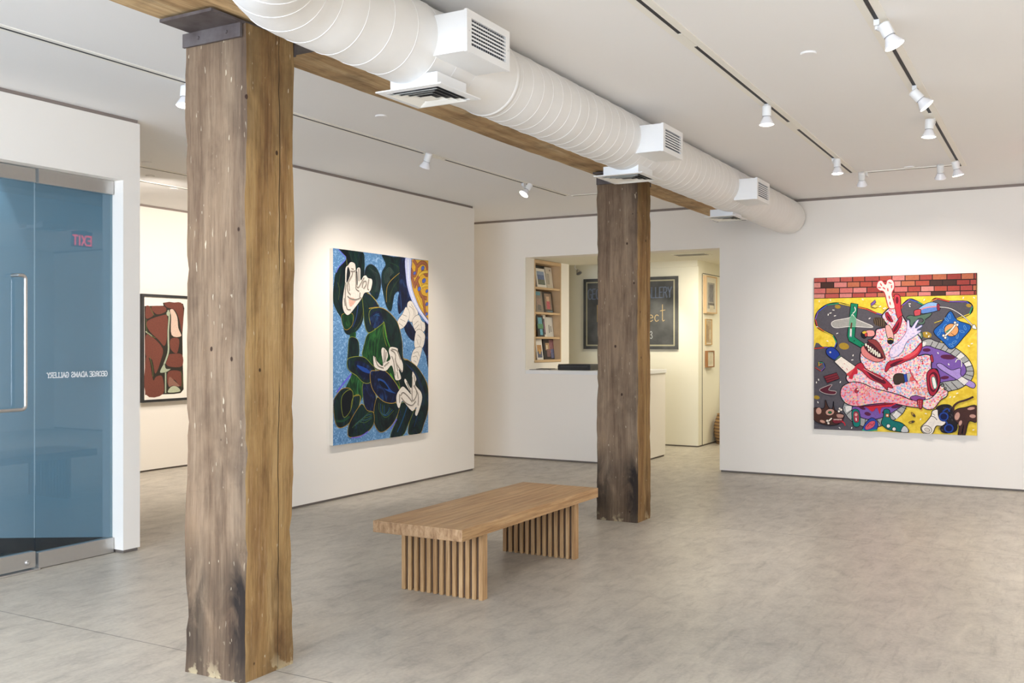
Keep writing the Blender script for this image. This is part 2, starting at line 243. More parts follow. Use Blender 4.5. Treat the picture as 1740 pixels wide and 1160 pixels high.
ART_FEAST=[
["P","#2e211f",0,[0,2000,2000,2000,1998,1728,1,1725]],
["P","#b5574e",0,[2,1996,156,1996,156,1943,2,1944]],
["P","#c96f68",0,[168,1996,337,1996,337,1942,168,1943]],
["P","#b5574e",0,[348,1996,496,1996,497,1940,349,1942]],
["P","#b0503f",0,[508,1996,650,1996,650,1939,508,1940]],
["P","#a84a42",0,[661,1995,832,1995,833,1938,661,1939]],
["P","#b0503f",0,[844,1995,990,1995,990,1937,844,1938]],
["P","#cf7f78",0,[1001,1995,1150,1995,1150,1935,1001,1936]],
["P","#b86a4c",0,[1161,1995,1324,1995,1324,1934,1161,1935]],
["P","#a84a42",0,[1335,1995,1477,1995,1477,1933,1335,1934]],
["P","#b86a4c",0,[1488,1995,1648,1995,1648,1932,1488,1933]],
["P","#9a4038",0,[1658,1995,1816,1995,1816,1930,1658,1931]],
["P","#b86a4c",0,[1826,1994,1962,1995,1962,1929,1826,1930]],
["P","#a8483e",0,[1973,1994,1989,1995,1990,1929,1973,1929]],
["P","#d58a80",0,[2,1934,86,1934,86,1870,2,1870]],
["P","#4a3029",0,[98,1933,254,1932,254,1869,98,1870]],
["P","#cf7f78",0,[266,1932,427,1930,427,1868,266,1869]],
["P","#b86a4c",0,[438,1930,589,1929,589,1867,438,1868]],
["P","#b0503f",0,[600,1929,744,1927,744,1866,600,1867]],
["P","#a84a42",0,[755,1927,922,1926,923,1865,755,1866]],
["P","#d58a80",0,[934,1926,1102,1924,1102,1864,934,1865]],
["P","#b86a4c",0,[1113,1924,1272,1922,1273,1863,1113,1864]],
["P","#b0503f",0,[1283,1922,1446,1921,1446,1862,1284,1863]],
["P","#4a3029",0,[1457,1921,1597,1919,1597,1862,1457,1862]],
["P","#4a3029",0,[1608,1919,1759,1918,1759,1861,1608,1861]],
["P","#9a4038",0,[1770,1918,1915,1916,1915,1860,1770,1861]],
["P","#a84a42",0,[1926,1916,1990,1916,1990,1859,1926,1860]],
["P","#c96f68",0,[2,1859,151,1858,151,1794,2,1795]],
["P","#b86a4c",0,[162,1858,328,1857,329,1794,162,1794]],
["P","#c96f68",0,[340,1856,501,1856,501,1793,340,1794]],
["P","#cf7f78",0,[512,1855,677,1854,677,1793,512,1793]],
["P","#9a4038",0,[689,1854,862,1853,862,1792,689,1792]],
["P","#9a4038",0,[874,1853,1014,1852,1014,1791,874,1792]],
["P","#c96f68",0,[1025,1852,1183,1851,1183,1791,1025,1791]],
["P","#a8483e",0,[1194,1851,1339,1850,1339,1790,1194,1791]],
["P","#d58a80",0,[1350,1850,1498,1849,1499,1790,1350,1790]],
["P","#b0503f",0,[1509,1849,1653,1848,1653,1789,1509,1790]],
["P","#a8483e",0,[1663,1848,1802,1847,1802,1789,1664,1789]],
["P","#a84a42",0,[1812,1847,1946,1847,1946,1788,1812,1789]],
["P","#b86a4c",0,[1957,1846,1990,1846,1990,1788,1957,1788]],
["P","#d58a80",0,[2,1785,139,1784,139,1733,3,1733]],
["P","#b5574e",0,[151,1784,325,1784,326,1733,151,1733]],
["P","#cf7f78",0,[337,1783,491,1783,491,1733,337,1733]],
["P","#a84a42",0,[503,1783,654,1782,654,1733,503,1733]],
["P","#b5574e",0,[665,1782,807,1782,807,1733,665,1733]],
["P","#b86a4c",0,[818,1782,987,1781,987,1733,818,1733]],
["P","#a8483e",0,[998,1781,1160,1780,1160,1733,998,1733]],
["P","#b86a4c",0,[1171,1780,1307,1780,1307,1734,1171,1733]],
["P","#cf7f78",0,[1318,1780,1463,1779,1463,1734,1318,1733]],
["P","#4a3029",0,[1474,1779,1633,1778,1633,1734,1474,1733]],
["P","#d58a80",0,[1643,1778,1803,1778,1803,1734,1643,1733]],
["P","#b5574e",0,[1813,1777,1966,1777,1966,1734,1813,1734]],
["P","#9a4038",0,[1976,1777,1990,1777,1990,1734,1976,1734]],
["P","#58545a",1,[2,1064,134,1079,270,1077,295,1146,250,1235,133,1294,45,1353,19,1452,54,1552,172,1640,327,1659,482,1619,673,1579,805,1520,918,1490,1085,1509,1122,1615,1214,1691,1315,1652,1433,1585,1484,1670,1542,1694,1685,1653,1881,1648,1946,1582,1916,1497,1775,1441,1668,1422,1596,1261,1560,1109,1380,992,1049,718,675,223,656,4,340,0,0,0]],
["S","#17141a",1,[2,1064,134,1079,270,1077,295,1146,250,1235,133,1294,45,1353,19,1452,54,1552,172,1640,327,1659,482,1619,673,1579,805,1520,918,1490],13],
["S","#c8483a",0,[2,1064,134,1079],7.15],
["S","#7a58b0",0,[134,1079,270,1077],7.15],
["S","#3f58b8",0,[270,1077,295,1146],7.15],
["S","#2f9a6a",0,[295,1146,250,1235],7.15],
["S","#d8c23c",0,[250,1235,133,1294],7.15],
["S","#d8742e",0,[133,1294,45,1353],7.15],
["S","#c8483a",0,[45,1353,19,1452],7.15],
["S","#7a58b0",0,[19,1452,54,1552],7.15],
["S","#3f58b8",0,[54,1552,172,1640],7.15],
["S","#2f9a6a",0,[172,1640,327,1659],7.15],
["S","#d8c23c",0,[327,1659,482,1619],7.15],
["S","#d8742e",0,[482,1619,673,1579],7.15],
["S","#c8483a",0,[673,1579,805,1520],7.15],
["S","#7a58b0",0,[805,1520,918,1490],7.15],
["S","#17141a",1,[1085,1509,1122,1615,1214,1691,1315,1652,1433,1585,1484,1670,1542,1694,1685,1653,1881,1648,1946,1582,1916,1497,1775,1441],13],
["S","#c8483a",0,[1085,1509,1122,1615],7.15],
["S","#7a58b0",0,[1122,1615,1214,1691],7.15],
["S","#3f58b8",0,[1214,1691,1315,1652],7.15],
["S","#2f9a6a",0,[1315,1652,1433,1585],7.15],
["S","#d8c23c",0,[1433,1585,1484,1670],7.15],
["S","#d8742e",0,[1484,1670,1542,1694],7.15],
["S","#c8483a",0,[1542,1694,1685,1653],7.15],
["S","#7a58b0",0,[1685,1653,1881,1648],7.15],
["S","#3f58b8",0,[1881,1648,1946,1582],7.15],
["S","#2f9a6a",0,[1946,1582,1916,1497],7.15],
["S","#d8c23c",0,[1916,1497,1775,1441],7.15],
["S","#17141a",1,[16,816,95,768,144,818,124,877,65,886,65,836,105,867],8],
["S","#c8483a",0,[16,816,95,768],4.4],
["S","#7a58b0",0,[95,768,144,818],4.4],
["S","#3f58b8",0,[144,818,124,877],4.4],
["S","#2f9a6a",0,[124,877,65,886],4.4],
["S","#d8c23c",0,[65,886,65,836],4.4],
["S","#d8742e",0,[65,836,105,867],4.4],
["P","#a98a2e",1,[350,1607,344,1597,332,1590,316,1588,299,1591,285,1598,276,1609,274,1621,279,1631,291,1638,308,1640,325,1637,339,1629,348,1618]],
["P","#a98a2e",1,[457,1087,447,1069,427,1057,399,1053,371,1058,346,1071,331,1089,327,1109,337,1126,358,1138,385,1142,414,1137,438,1124,453,1106]],
["P","#a98a2e",1,[1473,1231,1464,1215,1446,1204,1422,1201,1397,1205,1375,1217,1361,1233,1358,1251,1367,1267,1385,1278,1409,1281,1435,1277,1456,1265,1470,1249]],
["P","#a98a2e",1,[75,413,70,402,57,395,41,392,24,395,9,402,0,413,0,424,4,435,16,442,32,445,50,442,64,435,73,425]],
["P","#a98a2e",1,[1938,1595,1934,1586,1924,1580,1911,1578,1897,1581,1885,1588,1878,1597,1876,1607,1881,1616,1891,1622,1904,1623,1918,1621,1929,1614,1937,1605]],
["P","#a9a9a6",1,[1343,1158,1542,1154,1722,1095,1881,971,1961,812,1934,680,1811,580,1651,530,1234,396,1124,239,939,106,732,46,542,91,423,194,393,350,674,710]],
["S","#15121a",1,[1343,1158,1542,1154,1722,1095,1881,971,1961,812,1934,680,1811,580,1651,530,1234,396,1124,239,939,106,732,46,542,91,423,194,393,350,674,710,1343,1158],5],
["S","#17141a",0,[1416,1155,1380,1078],4],
["S","#17141a",0,[1488,1156,1452,1079],4],
["S","#17141a",0,[1560,1147,1515,1070],4],
["S","#17141a",0,[1632,1128,1579,1052],4],
["S","#17141a",0,[1695,1106,1632,1024],4],
["S","#17141a",0,[1757,1069,1686,996],4],
["S","#17141a",0,[1811,1026,1749,959],4],
["S","#17141a",0,[1864,980,1793,922],4],
["S","#17141a",0,[1908,924,1828,876],4],
["S","#17141a",0,[1943,859,1855,829],4],
["S","#17141a",0,[1961,793,1873,792],4],
["S","#17141a",0,[1952,728,1864,754],4],
["S","#17141a",0,[1917,665,1829,725],4],
["S","#17141a",0,[1855,607,1775,692],4],
["S","#17141a",0,[1784,568,1704,656],4],
["S","#17141a",0,[1713,547,1633,636],4],
["S","#17141a",0,[1651,530,1579,625],4],
["S","#17141a",0,[1216,376,1142,393],4],
["S","#17141a",0,[1179,298,1105,334],4],
["S","#17141a",0,[1124,239,1050,284],4],
["S","#17141a",0,[1050,169,976,233],4],
["S","#17141a",0,[976,127,901,192],4],
["S","#17141a",0,[864,74,807,159],4],
["S","#17141a",0,[751,50,732,147],4],
["S","#17141a",0,[656,62,665,154],4],
["S","#17141a",0,[561,92,599,181],4],
["S","#17141a",0,[484,138,542,228],4],
["S","#17141a",0,[426,204,503,275],4],
["S","#17141a",0,[399,292,494,324],4],
["S","#17141a",0,[1050,169,1022,254],4],
["P","#e6e2dc",0,[1370,1149,1416,1149,1389,1088,1361,1088]],
["P","#e6e2dc",0,[1814,1021,1860,976,1793,926,1754,959]],
["P","#e6e2dc",0,[1793,677,1855,613,1899,651,1829,719]],
["P","#e6e2dc",0,[407,311,484,324,494,275,423,233]],
["P","#e6e2dc",0,[1004,215,1050,169,1106,228,1050,275]],
["P","#e6e2dc",0,[1864,848,1940,864,1913,915,1832,876]],
["P","#7b5aa8",1,[1343,1078,1525,1070,1704,997,1846,885,1874,773,1775,686,1561,634,1234,434,1087,314,901,192,732,151,580,190,503,315,863,714]],
["S","#15121a",1,[1343,1078,1525,1070,1704,997,1846,885,1874,773,1775,686,1561,634,1234,434,1087,314,901,192,732,151,580,190,503,315,863,714,1343,1078],5],
["P","#5a1f42",1,[1750,957,1740,945,1716,936,1681,933,1643,936,1609,944,1586,957,1579,971,1589,983,1613,992,1648,995,1686,992,1720,983,1743,971]],
["P","#5a1f42",1,[1463,1051,1458,1041,1445,1033,1426,1028,1405,1028,1387,1032,1373,1040,1369,1050,1373,1060,1386,1068,1405,1072,1426,1073,1445,1068,1458,1061]],
["P","#5a1f42",1,[1679,713,1675,704,1662,695,1642,689,1620,686,1599,688,1585,693,1579,702,1583,711,1597,720,1616,726,1639,729,1659,727,1673,722]],
["P","#5a1f42",1,[734,214,728,205,714,200,697,199,679,203,664,212,655,222,653,233,660,242,673,247,691,248,708,243,723,235,733,225]],
["P","#5a1f42",1,[1112,342,1107,332,1091,321,1067,311,1040,305,1014,304,995,307,988,315,992,325,1008,336,1033,346,1060,352,1086,353,1104,350]],
["P","#5a1f42",1,[667,282,660,276,647,274,630,276,613,282,598,291,589,300,588,309,594,315,607,317,624,315,642,309,656,300,665,290]],
["P","#5a1f42",1,[931,251,928,244,920,239,908,235,894,235,882,237,874,242,871,249,874,256,882,262,894,265,908,265,920,263,928,258]],
["P","#a98fd0",1,[1534,871,1588,881,1704,804,1811,828,1820,734,1966,653,1978,597,1917,595,1668,750,1561,824]],
["S","#15121a",1,[1534,871,1588,881,1704,804,1811,828,1820,734,1966,653,1978,597,1917,595,1668,750,1561,824,1534,871],4],
["S","#17141a",1,[1754,899,1775,937,1820,923,1825,847],8],
["S","#f0ece6",1,[1754,899,1775,937,1820,923,1825,847],5],
["P","#e6e2dc",0,[1775,686,1829,725,1908,670,1855,613]],
["S","#15121a",0,[1775,686,1829,725,1908,670,1855,613,1775,686],3],
["P","#1d5fae",1,[1694,1536,1775,1422,1934,1347,1846,1206,1713,1063,1614,1147,1497,1279,1596,1394]],
["S","#15121a",1,[1694,1536,1775,1422,1934,1347,1846,1206,1713,1063,1614,1147,1497,1279,1596,1394,1694,1536],5],
["P","#1d5fae",1,[1672,1412,1667,1410,1658,1413,1648,1419,1638,1428,1631,1437,1627,1446,1628,1451,1633,1453,1642,1451,1652,1445,1661,1436,1669,1426,1673,1418]],
["S","#7ab2dc",1,[1672,1412,1667,1410,1658,1413,1648,1419,1638,1428,1631,1437,1627,1446,1628,1451,1633,1453,1642,1451,1652,1445,1661,1436,1669,1426,1673,1418,1672,1412],2],
["P","#1d5fae",1,[1770,1345,1766,1349,1763,1358,1763,1370,1766,1384,1770,1395,1775,1403,1780,1405,1784,1401,1786,1392,1786,1380,1784,1367,1780,1355,1775,1347]],
["S","#7ab2dc",1,[1770,1345,1766,1349,1763,1358,1763,1370,1766,1384,1770,1395,1775,1403,1780,1405,1784,1401,1786,1392,1786,1380,1784,1367,1780,1355,1775,1347,1770,1345],2],
["P","#1d5fae",1,[1625,1294,1621,1289,1612,1287,1601,1287,1588,1289,1577,1293,1570,1299,1568,1304,1572,1308,1580,1311,1592,1311,1604,1309,1615,1304,1623,1299]],
["S","#7ab2dc",1,[1625,1294,1621,1289,1612,1287,1601,1287,1588,1289,1577,1293,1570,1299,1568,1304,1572,1308,1580,1311,1592,1311,1604,1309,1615,1304,1623,1299,1625,1294],2],
["P","#1d5fae",1,[1664,1178,1659,1178,1652,1184,1644,1193,1638,1205,1634,1216,1633,1225,1636,1231,1641,1230,1648,1225,1656,1216,1662,1204,1666,1193,1667,1183]],
["S","#7ab2dc",1,[1664,1178,1659,1178,1652,1184,1644,1193,1638,1205,1634,1216,1633,1225,1636,1231,1641,1230,1648,1225,1656,1216,1662,1204,1666,1193,1667,1183,1664,1178],2],
["P","#1d5fae",1,[1715,1133,1715,1139,1720,1146,1729,1154,1740,1161,1751,1165,1759,1166,1764,1164,1764,1158,1759,1150,1750,1142,1739,1135,1728,1131,1720,1130]],
["S","#7ab2dc",1,[1715,1133,1715,1139,1720,1146,1729,1154,1740,1161,1751,1165,1759,1166,1764,1164,1764,1158,1759,1150,1750,1142,1739,1135,1728,1131,1720,1130,1715,1133],2],
["P","#1d5fae",1,[1855,1271,1850,1267,1842,1266,1830,1268,1819,1273,1809,1279,1802,1285,1801,1291,1806,1295,1814,1296,1826,1294,1837,1289,1847,1283,1854,1276]],
["S","#7ab2dc",1,[1855,1271,1850,1267,1842,1266,1830,1268,1819,1273,1809,1279,1802,1285,1801,1291,1806,1295,1814,1296,1826,1294,1837,1289,1847,1283,1854,1276,1855,1271],2],
["P","#1d5fae",1,[1691,1440,1686,1442,1680,1449,1676,1461,1674,1474,1674,1487,1677,1496,1681,1499,1686,1497,1691,1490,1695,1478,1697,1465,1697,1453,1695,1444]],
["S","#7ab2dc",1,[1691,1440,1686,1442,1680,1449,1676,1461,1674,1474,1674,1487,1677,1496,1681,1499,1686,1497,1691,1490,1695,1478,1697,1465,1697,1453,1695,1444,1691,1440],2],
["P","#1d5fae",1,[1546,1234,1543,1239,1544,1249,1548,1260,1554,1272,1562,1282,1569,1287,1575,1287,1577,1282,1577,1273,1573,1261,1566,1249,1559,1240,1551,1235]],
["S","#7ab2dc",1,[1546,1234,1543,1239,1544,1249,1548,1260,1554,1272,1562,1282,1569,1287,1575,1287,1577,1282,1577,1273,1573,1261,1566,1249,1559,1240,1551,1235,1546,1234],2],
["P","#1d5fae",1,[1729,1095,1724,1092,1715,1093,1704,1097,1693,1104,1684,1112,1679,1119,1679,1125,1684,1128,1693,1127,1704,1123,1715,1116,1723,1109,1728,1101]],
["S","#7ab2dc",1,[1729,1095,1724,1092,1715,1093,1704,1097,1693,1104,1684,1112,1679,1119,1679,1125,1684,1128,1693,1127,1704,1123,1715,1116,1723,1109,1728,1101,1729,1095],2],
["P","#1d5fae",1,[1873,1300,1868,1301,1862,1307,1856,1318,1852,1331,1850,1343,1850,1352,1854,1356,1859,1355,1865,1349,1871,1338,1875,1326,1877,1314,1876,1304]],
["S","#7ab2dc",1,[1873,1300,1868,1301,1862,1307,1856,1318,1852,1331,1850,1343,1850,1352,1854,1356,1859,1355,1865,1349,1871,1338,1875,1326,1877,1314,1876,1304,1873,1300],2],
["P","#1d5fae",1,[1770,1194,1766,1198,1764,1207,1764,1219,1766,1233,1770,1244,1775,1252,1780,1254,1784,1250,1786,1241,1786,1229,1784,1216,1780,1204,1775,1196]],
["S","#7ab2dc",1,[1770,1194,1766,1198,1764,1207,1764,1219,1766,1233,1770,1244,1775,1252,1780,1254,1784,1250,1786,1241,1786,1229,1784,1216,1780,1204,1775,1196,1770,1194],2],
["P","#1d5fae",1,[1614,1323,1612,1329,1614,1338,1620,1348,1628,1359,1637,1367,1645,1371,1650,1370,1652,1364,1650,1355,1644,1345,1636,1334,1627,1326,1619,1322]],
["S","#7ab2dc",1,[1614,1323,1612,1329,1614,1338,1620,1348,1628,1359,1637,1367,1645,1371,1650,1370,1652,1364,1650,1355,1644,1345,1636,1334,1627,1326,1619,1322,1614,1323],2],
["P","#e3a266",1,[1789,1300,1781,1265,1758,1237,1726,1222,1689,1222,1656,1237,1633,1264,1625,1299,1633,1334,1656,1361,1689,1377,1725,1377,1758,1362,1781,1334]],
["S","#15121a",1,[1789,1300,1781,1265,1758,1237,1726,1222,1689,1222,1656,1237,1633,1264,1625,1299,1633,1334,1656,1361,1689,1377,1725,1377,1758,1362,1781,1334,1789,1300],4],
["S","#2f8a6a",1,[1641,1271,1704,1318,1775,1366],8],
["S","#17141a",1,[1632,1227,1704,1299,1757,1371],15],
["S","#f2e6d8",1,[1632,1227,1704,1299,1757,1371],10],
["P","#f2e6d8",1,[1630,1231,1629,1223,1624,1217,1618,1214,1611,1214,1604,1217,1600,1223,1598,1231,1600,1238,1604,1244,1611,1247,1618,1247,1624,1244,1629,1238]],
["S","#15121a",1,[1630,1231,1629,1223,1624,1217,1618,1214,1611,1214,1604,1217,1600,1223,1598,1231,1600,1238,1604,1244,1611,1247,1618,1247,1624,1244,1629,1238,1630,1231],3],
["P","#f2e6d8",1,[1652,1204,1650,1197,1646,1191,1639,1188,1632,1188,1626,1191,1621,1197,1620,1204,1621,1212,1626,1218,1632,1221,1639,1221,1646,1218,1650,1212]],
["S","#15121a",1,[1652,1204,1650,1197,1646,1191,1639,1188,1632,1188,1626,1191,1621,1197,1620,1204,1621,1212,1626,1218,1632,1221,1639,1221,1646,1218,1650,1212,1652,1204],3],
["P","#f2e6d8",1,[1764,1390,1762,1383,1758,1377,1752,1374,1745,1374,1738,1377,1734,1383,1732,1390,1734,1398,1738,1403,1744,1407,1752,1407,1758,1403,1762,1398]],
["S","#15121a",1,[1764,1390,1762,1383,1758,1377,1752,1374,1745,1374,1738,1377,1734,1383,1732,1390,1734,1398,1738,1403,1744,1407,1752,1407,1758,1403,1762,1398,1764,1390],3],
["P","#f2e6d8",1,[1791,1364,1789,1356,1785,1350,1778,1347,1771,1347,1765,1350,1760,1356,1759,1364,1760,1371,1765,1377,1771,1380,1778,1380,1785,1377,1789,1371]],
["S","#15121a",1,[1791,1364,1789,1356,1785,1350,1778,1347,1771,1347,1765,1350,1760,1356,1759,1364,1760,1371,1765,1377,1771,1380,1778,1380,1785,1377,1789,1371,1791,1364],3],
["S","#17141a",1,[1704,1261,1748,1224],3],
["P","#5f86c8",1,[1333,1585,1452,1649,1551,1631,1569,1555,1415,1512,1343,1518]],
["S","#15121a",1,[1333,1585,1452,1649,1551,1631,1569,1555,1415,1512,1343,1518,1333,1585],4],
["P","#8db4e0",1,[1339,1585,1452,1645,1545,1633,1546,1607,1343,1562]],
["S","#e08a92",1,[1328,1551,1415,1585,1564,1597],8],
["P","#8a2a3a",1,[1538,1626,1571,1612,1571,1550,1542,1550]],
["S","#15121a",1,[1538,1626,1571,1612,1571,1550,1542,1550,1538,1626],3],
["P","#c04a52",1,[1266,1547,1343,1562,1337,1489,1277,1478]],
["S","#15121a",1,[1266,1547,1343,1562,1337,1489,1277,1478,1266,1547],4],
["P","#56705f",1,[1169,1455,1215,1490,1273,1480,1337,1489,1470,1518,1455,1474,1397,1432,1388,1384,1343,1371,1297,1394,1270,1403,1242,1351,1215,1374,1215,1432]],
["S","#15121a",1,[1169,1455,1215,1490,1273,1480,1337,1489,1470,1518,1455,1474,1397,1432,1388,1384,1343,1371,1297,1394,1270,1403,1242,1351,1215,1374,1215,1432,1169,1455],4],
["P","#58545a",1,[1376,1422,1372,1411,1362,1401,1347,1396,1331,1396,1316,1401,1306,1411,1303,1422,1306,1434,1316,1443,1331,1448,1347,1448,1362,1443,1372,1434]],
["S","#15121a",1,[1376,1422,1372,1411,1362,1401,1347,1396,1331,1396,1316,1401,1306,1411,1303,1422,1306,1434,1316,1443,1331,1448,1347,1448,1362,1443,1372,1434,1376,1422],4],
["S","#56705f",1,[1297,1422,1325,1394,1376,1394,1390,1432],8],
["P","#6f8a72",1,[1370,1231,1365,1206,1350,1186,1328,1175,1303,1175,1281,1186,1266,1206,1261,1231,1266,1256,1281,1276,1303,1287,1328,1287,1350,1276,1365,1256]],
["S","#15121a",1,[1370,1231,1365,1206,1350,1186,1328,1175,1303,1175,1281,1186,1266,1206,1261,1231,1266,1256,1281,1276,1303,1287,1328,1287,1350,1276,1365,1256,1370,1231],4],
["P","#cfccc6",1,[1350,1241,1347,1224,1337,1211,1323,1203,1308,1203,1294,1210,1284,1224,1281,1240,1284,1257,1294,1270,1308,1278,1323,1278,1337,1270,1347,1257]],
["S","#15121a",1,[1350,1241,1347,1224,1337,1211,1323,1203,1308,1203,1294,1210,1284,1224,1281,1240,1284,1257,1294,1270,1308,1278,1323,1278,1337,1270,1347,1257,1350,1241],3],
["S","#17141a",1,[1569,1588,1703,1564,1846,1466,1960,1342],9],
["S","#d9d5d0",1,[1569,1588,1703,1564,1846,1466,1960,1342],5],
["P","#f0ece6",1,[1948,1347,1973,1366,1997,1310,1951,1319]],
["S","#15121a",1,[1948,1347,1973,1366,1997,1310,1951,1319,1948,1347],3],
["S","#17141a",1,[1506,1390,1596,1422],6],
["S","#d8c23c",1,[1506,1390,1596,1422],4],
["P","#14805c",0,[482,1658,572,1644,530,1217,664,1120,620,1071,454,1167,434,1236]],
["S","#15121a",0,[482,1658,572,1644,530,1217,664,1120,620,1071,454,1167,434,1236,482,1658],5],
["P","#0c4c38",1,[530,1609,529,1604,526,1601,522,1599,518,1599,514,1601,511,1605,510,1609,511,1613,514,1616,518,1618,522,1618,526,1616,529,1613]],
["P","#0c4c38",1,[505,1456,504,1452,501,1448,498,1446,493,1446,489,1448,487,1452,486,1456,487,1460,489,1463,493,1465,498,1465,501,1463,504,1460]],
["P","#0c4c38",1,[534,1168,533,1163,531,1160,527,1158,523,1158,519,1160,516,1163,515,1168,516,1172,519,1175,523,1177,527,1177,531,1175,533,1172]],
["P","#0c4c38",1,[630,1114,629,1109,626,1106,622,1104,618,1104,614,1106,612,1109,611,1113,612,1118,614,1121,618,1123,622,1123,626,1121,629,1118]],
["S","#f0ece6",1,[530,1609,539,1560,505,1521],5],
["P","#a5a29c",1,[231,1383,270,1432,463,1468,501,1511,549,1452,654,1403,749,1358,730,1339,482,1354,289,1338]],
["S","#ece8e0",1,[231,1383,270,1432,463,1468,501,1511,549,1452,654,1403,749,1358,730,1339,482,1354,289,1338,231,1383],4],
["P","#6aa584",0,[467,1468,501,1507,549,1452,543,1350,453,1354]],
["S","#6a3a2a",1,[492,1403,482,1324],10],
["S","#d8d4d0",1,[482,1324,479,1226],13],
["S","#8a9ab8",1,[463,1226,494,1222],7],
["P","@conf",1,[918,1548,974,1587,1048,1577,1122,1490,1163,1422,1251,1317,1343,1202,1358,1126,1307,982,1398,996,1470,965,1474,822,1543,804,1561,653,1507,480,1417,411,1234,419,1087,478,863,520,636,592,483,612,422,666,445,745,541,844,621,826,598,943,617,1041,711,1159,787,1238,805,1315,937,1355,871,1471]],
["S","#15121a",1,[918,1548,974,1587,1048,1577,1122,1490,1163,1422,1251,1317,1343,1202,1358,1126,1307,982,1398,996,1470,965,1474,822,1543,804,1561,653,1507,480,1417,411,1234,419,1087,478,863,520,636,592,483,612,422,666,445,745,541,844,621,826,598,943,617,1041,711,1159,787,1238,805,1315,937,1355,871,1471,918,1548],8],
["P","#c83a44",1,[1020,1732,1057,1760,1100,1721,1107,1567,1122,1490,1067,1451,1033,1587]],
["S","#15121a",1,[1020,1732,1057,1760,1100,1721,1107,1567,1122,1490,1067,1451,1033,1587,1020,1732],4],
["P","#6a1a26",1,[1074,1683,1073,1664,1068,1650,1062,1641,1056,1642,1050,1650,1046,1665,1044,1683,1046,1701,1050,1716,1056,1724,1062,1724,1068,1716,1072,1701]],
["S","#15121a",1,[1074,1683,1073,1664,1068,1650,1062,1641,1056,1642,1050,1650,1046,1665,1044,1683,1046,1701,1050,1716,1056,1724,1062,1724,1068,1716,1072,1701,1074,1683],2],
["P","#f0d8d0",1,[951,1600,1007,1575,1033,1606,996,1761,1025,1838,1022,1915,982,1954,936,1940,917,1888,870,1941,820,1922,808,1856,842,1811,902,1785]],
["S","#b8303c",1,[951,1600,1007,1575,1033,1606,996,1761,1025,1838,1022,1915,982,1954,936,1940,917,1888,870,1941,820,1922,808,1856,842,1811,902,1785,951,1600],6],
["P","#d8484c",1,[872,1868,868,1868,863,1873,857,1880,852,1889,849,1898,848,1905,850,1909,854,1908,859,1904,865,1897,870,1888,873,1879,874,1872]],
["P","#d8484c",1,[994,1898,991,1896,984,1895,975,1897,966,1901,958,1906,953,1910,952,1914,955,1917,962,1917,971,1915,980,1911,988,1907,993,1902]],
["P","#d8484c",1,[949,1796,946,1798,942,1804,939,1813,937,1823,937,1833,939,1840,941,1842,945,1841,949,1835,952,1826,953,1815,954,1806,952,1799]],
["P","#d8484c",1,[968,1699,965,1701,961,1707,958,1716,956,1726,956,1736,957,1742,960,1745,964,1744,967,1738,970,1729,972,1719,972,1709,971,1702]],
["P","#d8484c",1,[978,1622,974,1624,970,1630,967,1639,966,1649,965,1658,967,1665,970,1668,973,1666,977,1660,980,1651,982,1641,982,1632,980,1625]],
["P","#d8484c",1,[916,1824,912,1823,906,1825,898,1830,890,1837,884,1844,881,1850,881,1855,885,1856,892,1853,899,1848,907,1842,913,1834,916,1828]],
["P","#d8484c",1,[992,1834,989,1837,986,1843,985,1852,985,1863,986,1872,989,1878,992,1881,995,1878,998,1872,999,1863,999,1852,998,1843,995,1837]],
["P","#d8484c",1,[864,1845,862,1843,855,1841,846,1841,836,1843,827,1846,822,1850,820,1854,823,1857,829,1858,839,1858,848,1856,857,1853,863,1849]],
["P","#b02438",1,[989,1297,1030,1364,1095,1471,1122,1451,1100,1355,1049,1268,1002,1248]],
["S","#15121a",1,[989,1297,1030,1364,1095,1471,1122,1451,1100,1355,1049,1268,1002,1248,989,1297],4],
["P","#5a1626",1,[1011,1297,1058,1374,1089,1413,1071,1336,1030,1281]],
["P","#b02438",1,[914,1519,946,1529,993,1451,1007,1409,965,1417,927,1461]],
["S","#15121a",1,[914,1519,946,1529,993,1451,1007,1409,965,1417,927,1461,914,1519],4],
["P","#5a1626",1,[937,1490,965,1471,985,1424,955,1442]],
["P","#4a3a2c",1,[764,1413,786,1467,890,1455,914,1393,899,1339,796,1370]],
["S","#8a7252",1,[777,1455,790,1403,787,1358],2],
["S","#241c16",1,[792,1450,803,1403,800,1358],2],
["S","#8a7252",1,[807,1444,817,1403,813,1358],2],
["S","#241c16",1,[822,1455,830,1403,826,1358],2],
["S","#8a7252",1,[837,1450,843,1403,839,1358],2],
["S","#241c16",1,[852,1444,856,1403,852,1358],2],
["S","#8a7252",1,[867,1455,869,1403,866,1358],2],
["S","#241c16",1,[882,1450,882,1403,879,1358],2],
["S","#8a7252",1,[897,1444,895,1403,892,1358],2],
["P","#e89a92",1,[673,1296,768,1300,779,1234,692,1223]],
["S","#15121a",1,[673,1296,768,1300,779,1234,692,1223,673,1296],4],
["P","#1c1a22",1,[690,1247,686,1226,675,1209,659,1199,642,1199,626,1208,614,1225,610,1246,614,1268,625,1285,641,1294,659,1294,675,1285,686,1268]],
["S","#15121a",1,[690,1247,686,1226,675,1209,659,1199,642,1199,626,1208,614,1225,610,1246,614,1268,625,1285,641,1294,659,1294,675,1285,686,1268,690,1247],4],
["P","#d8b83c",1,[626,1280,664,1292,683,1272,645,1256]],
["P","#c8403c",1,[669,1272,688,1247,673,1221,658,1247]],
["P","#e8a8a0",1,[914,1351,967,1362,1011,1268,1015,1185,948,1190]],
["S","#15121a",1,[914,1351,967,1362,1011,1268,1015,1185,948,1190,914,1351],4],
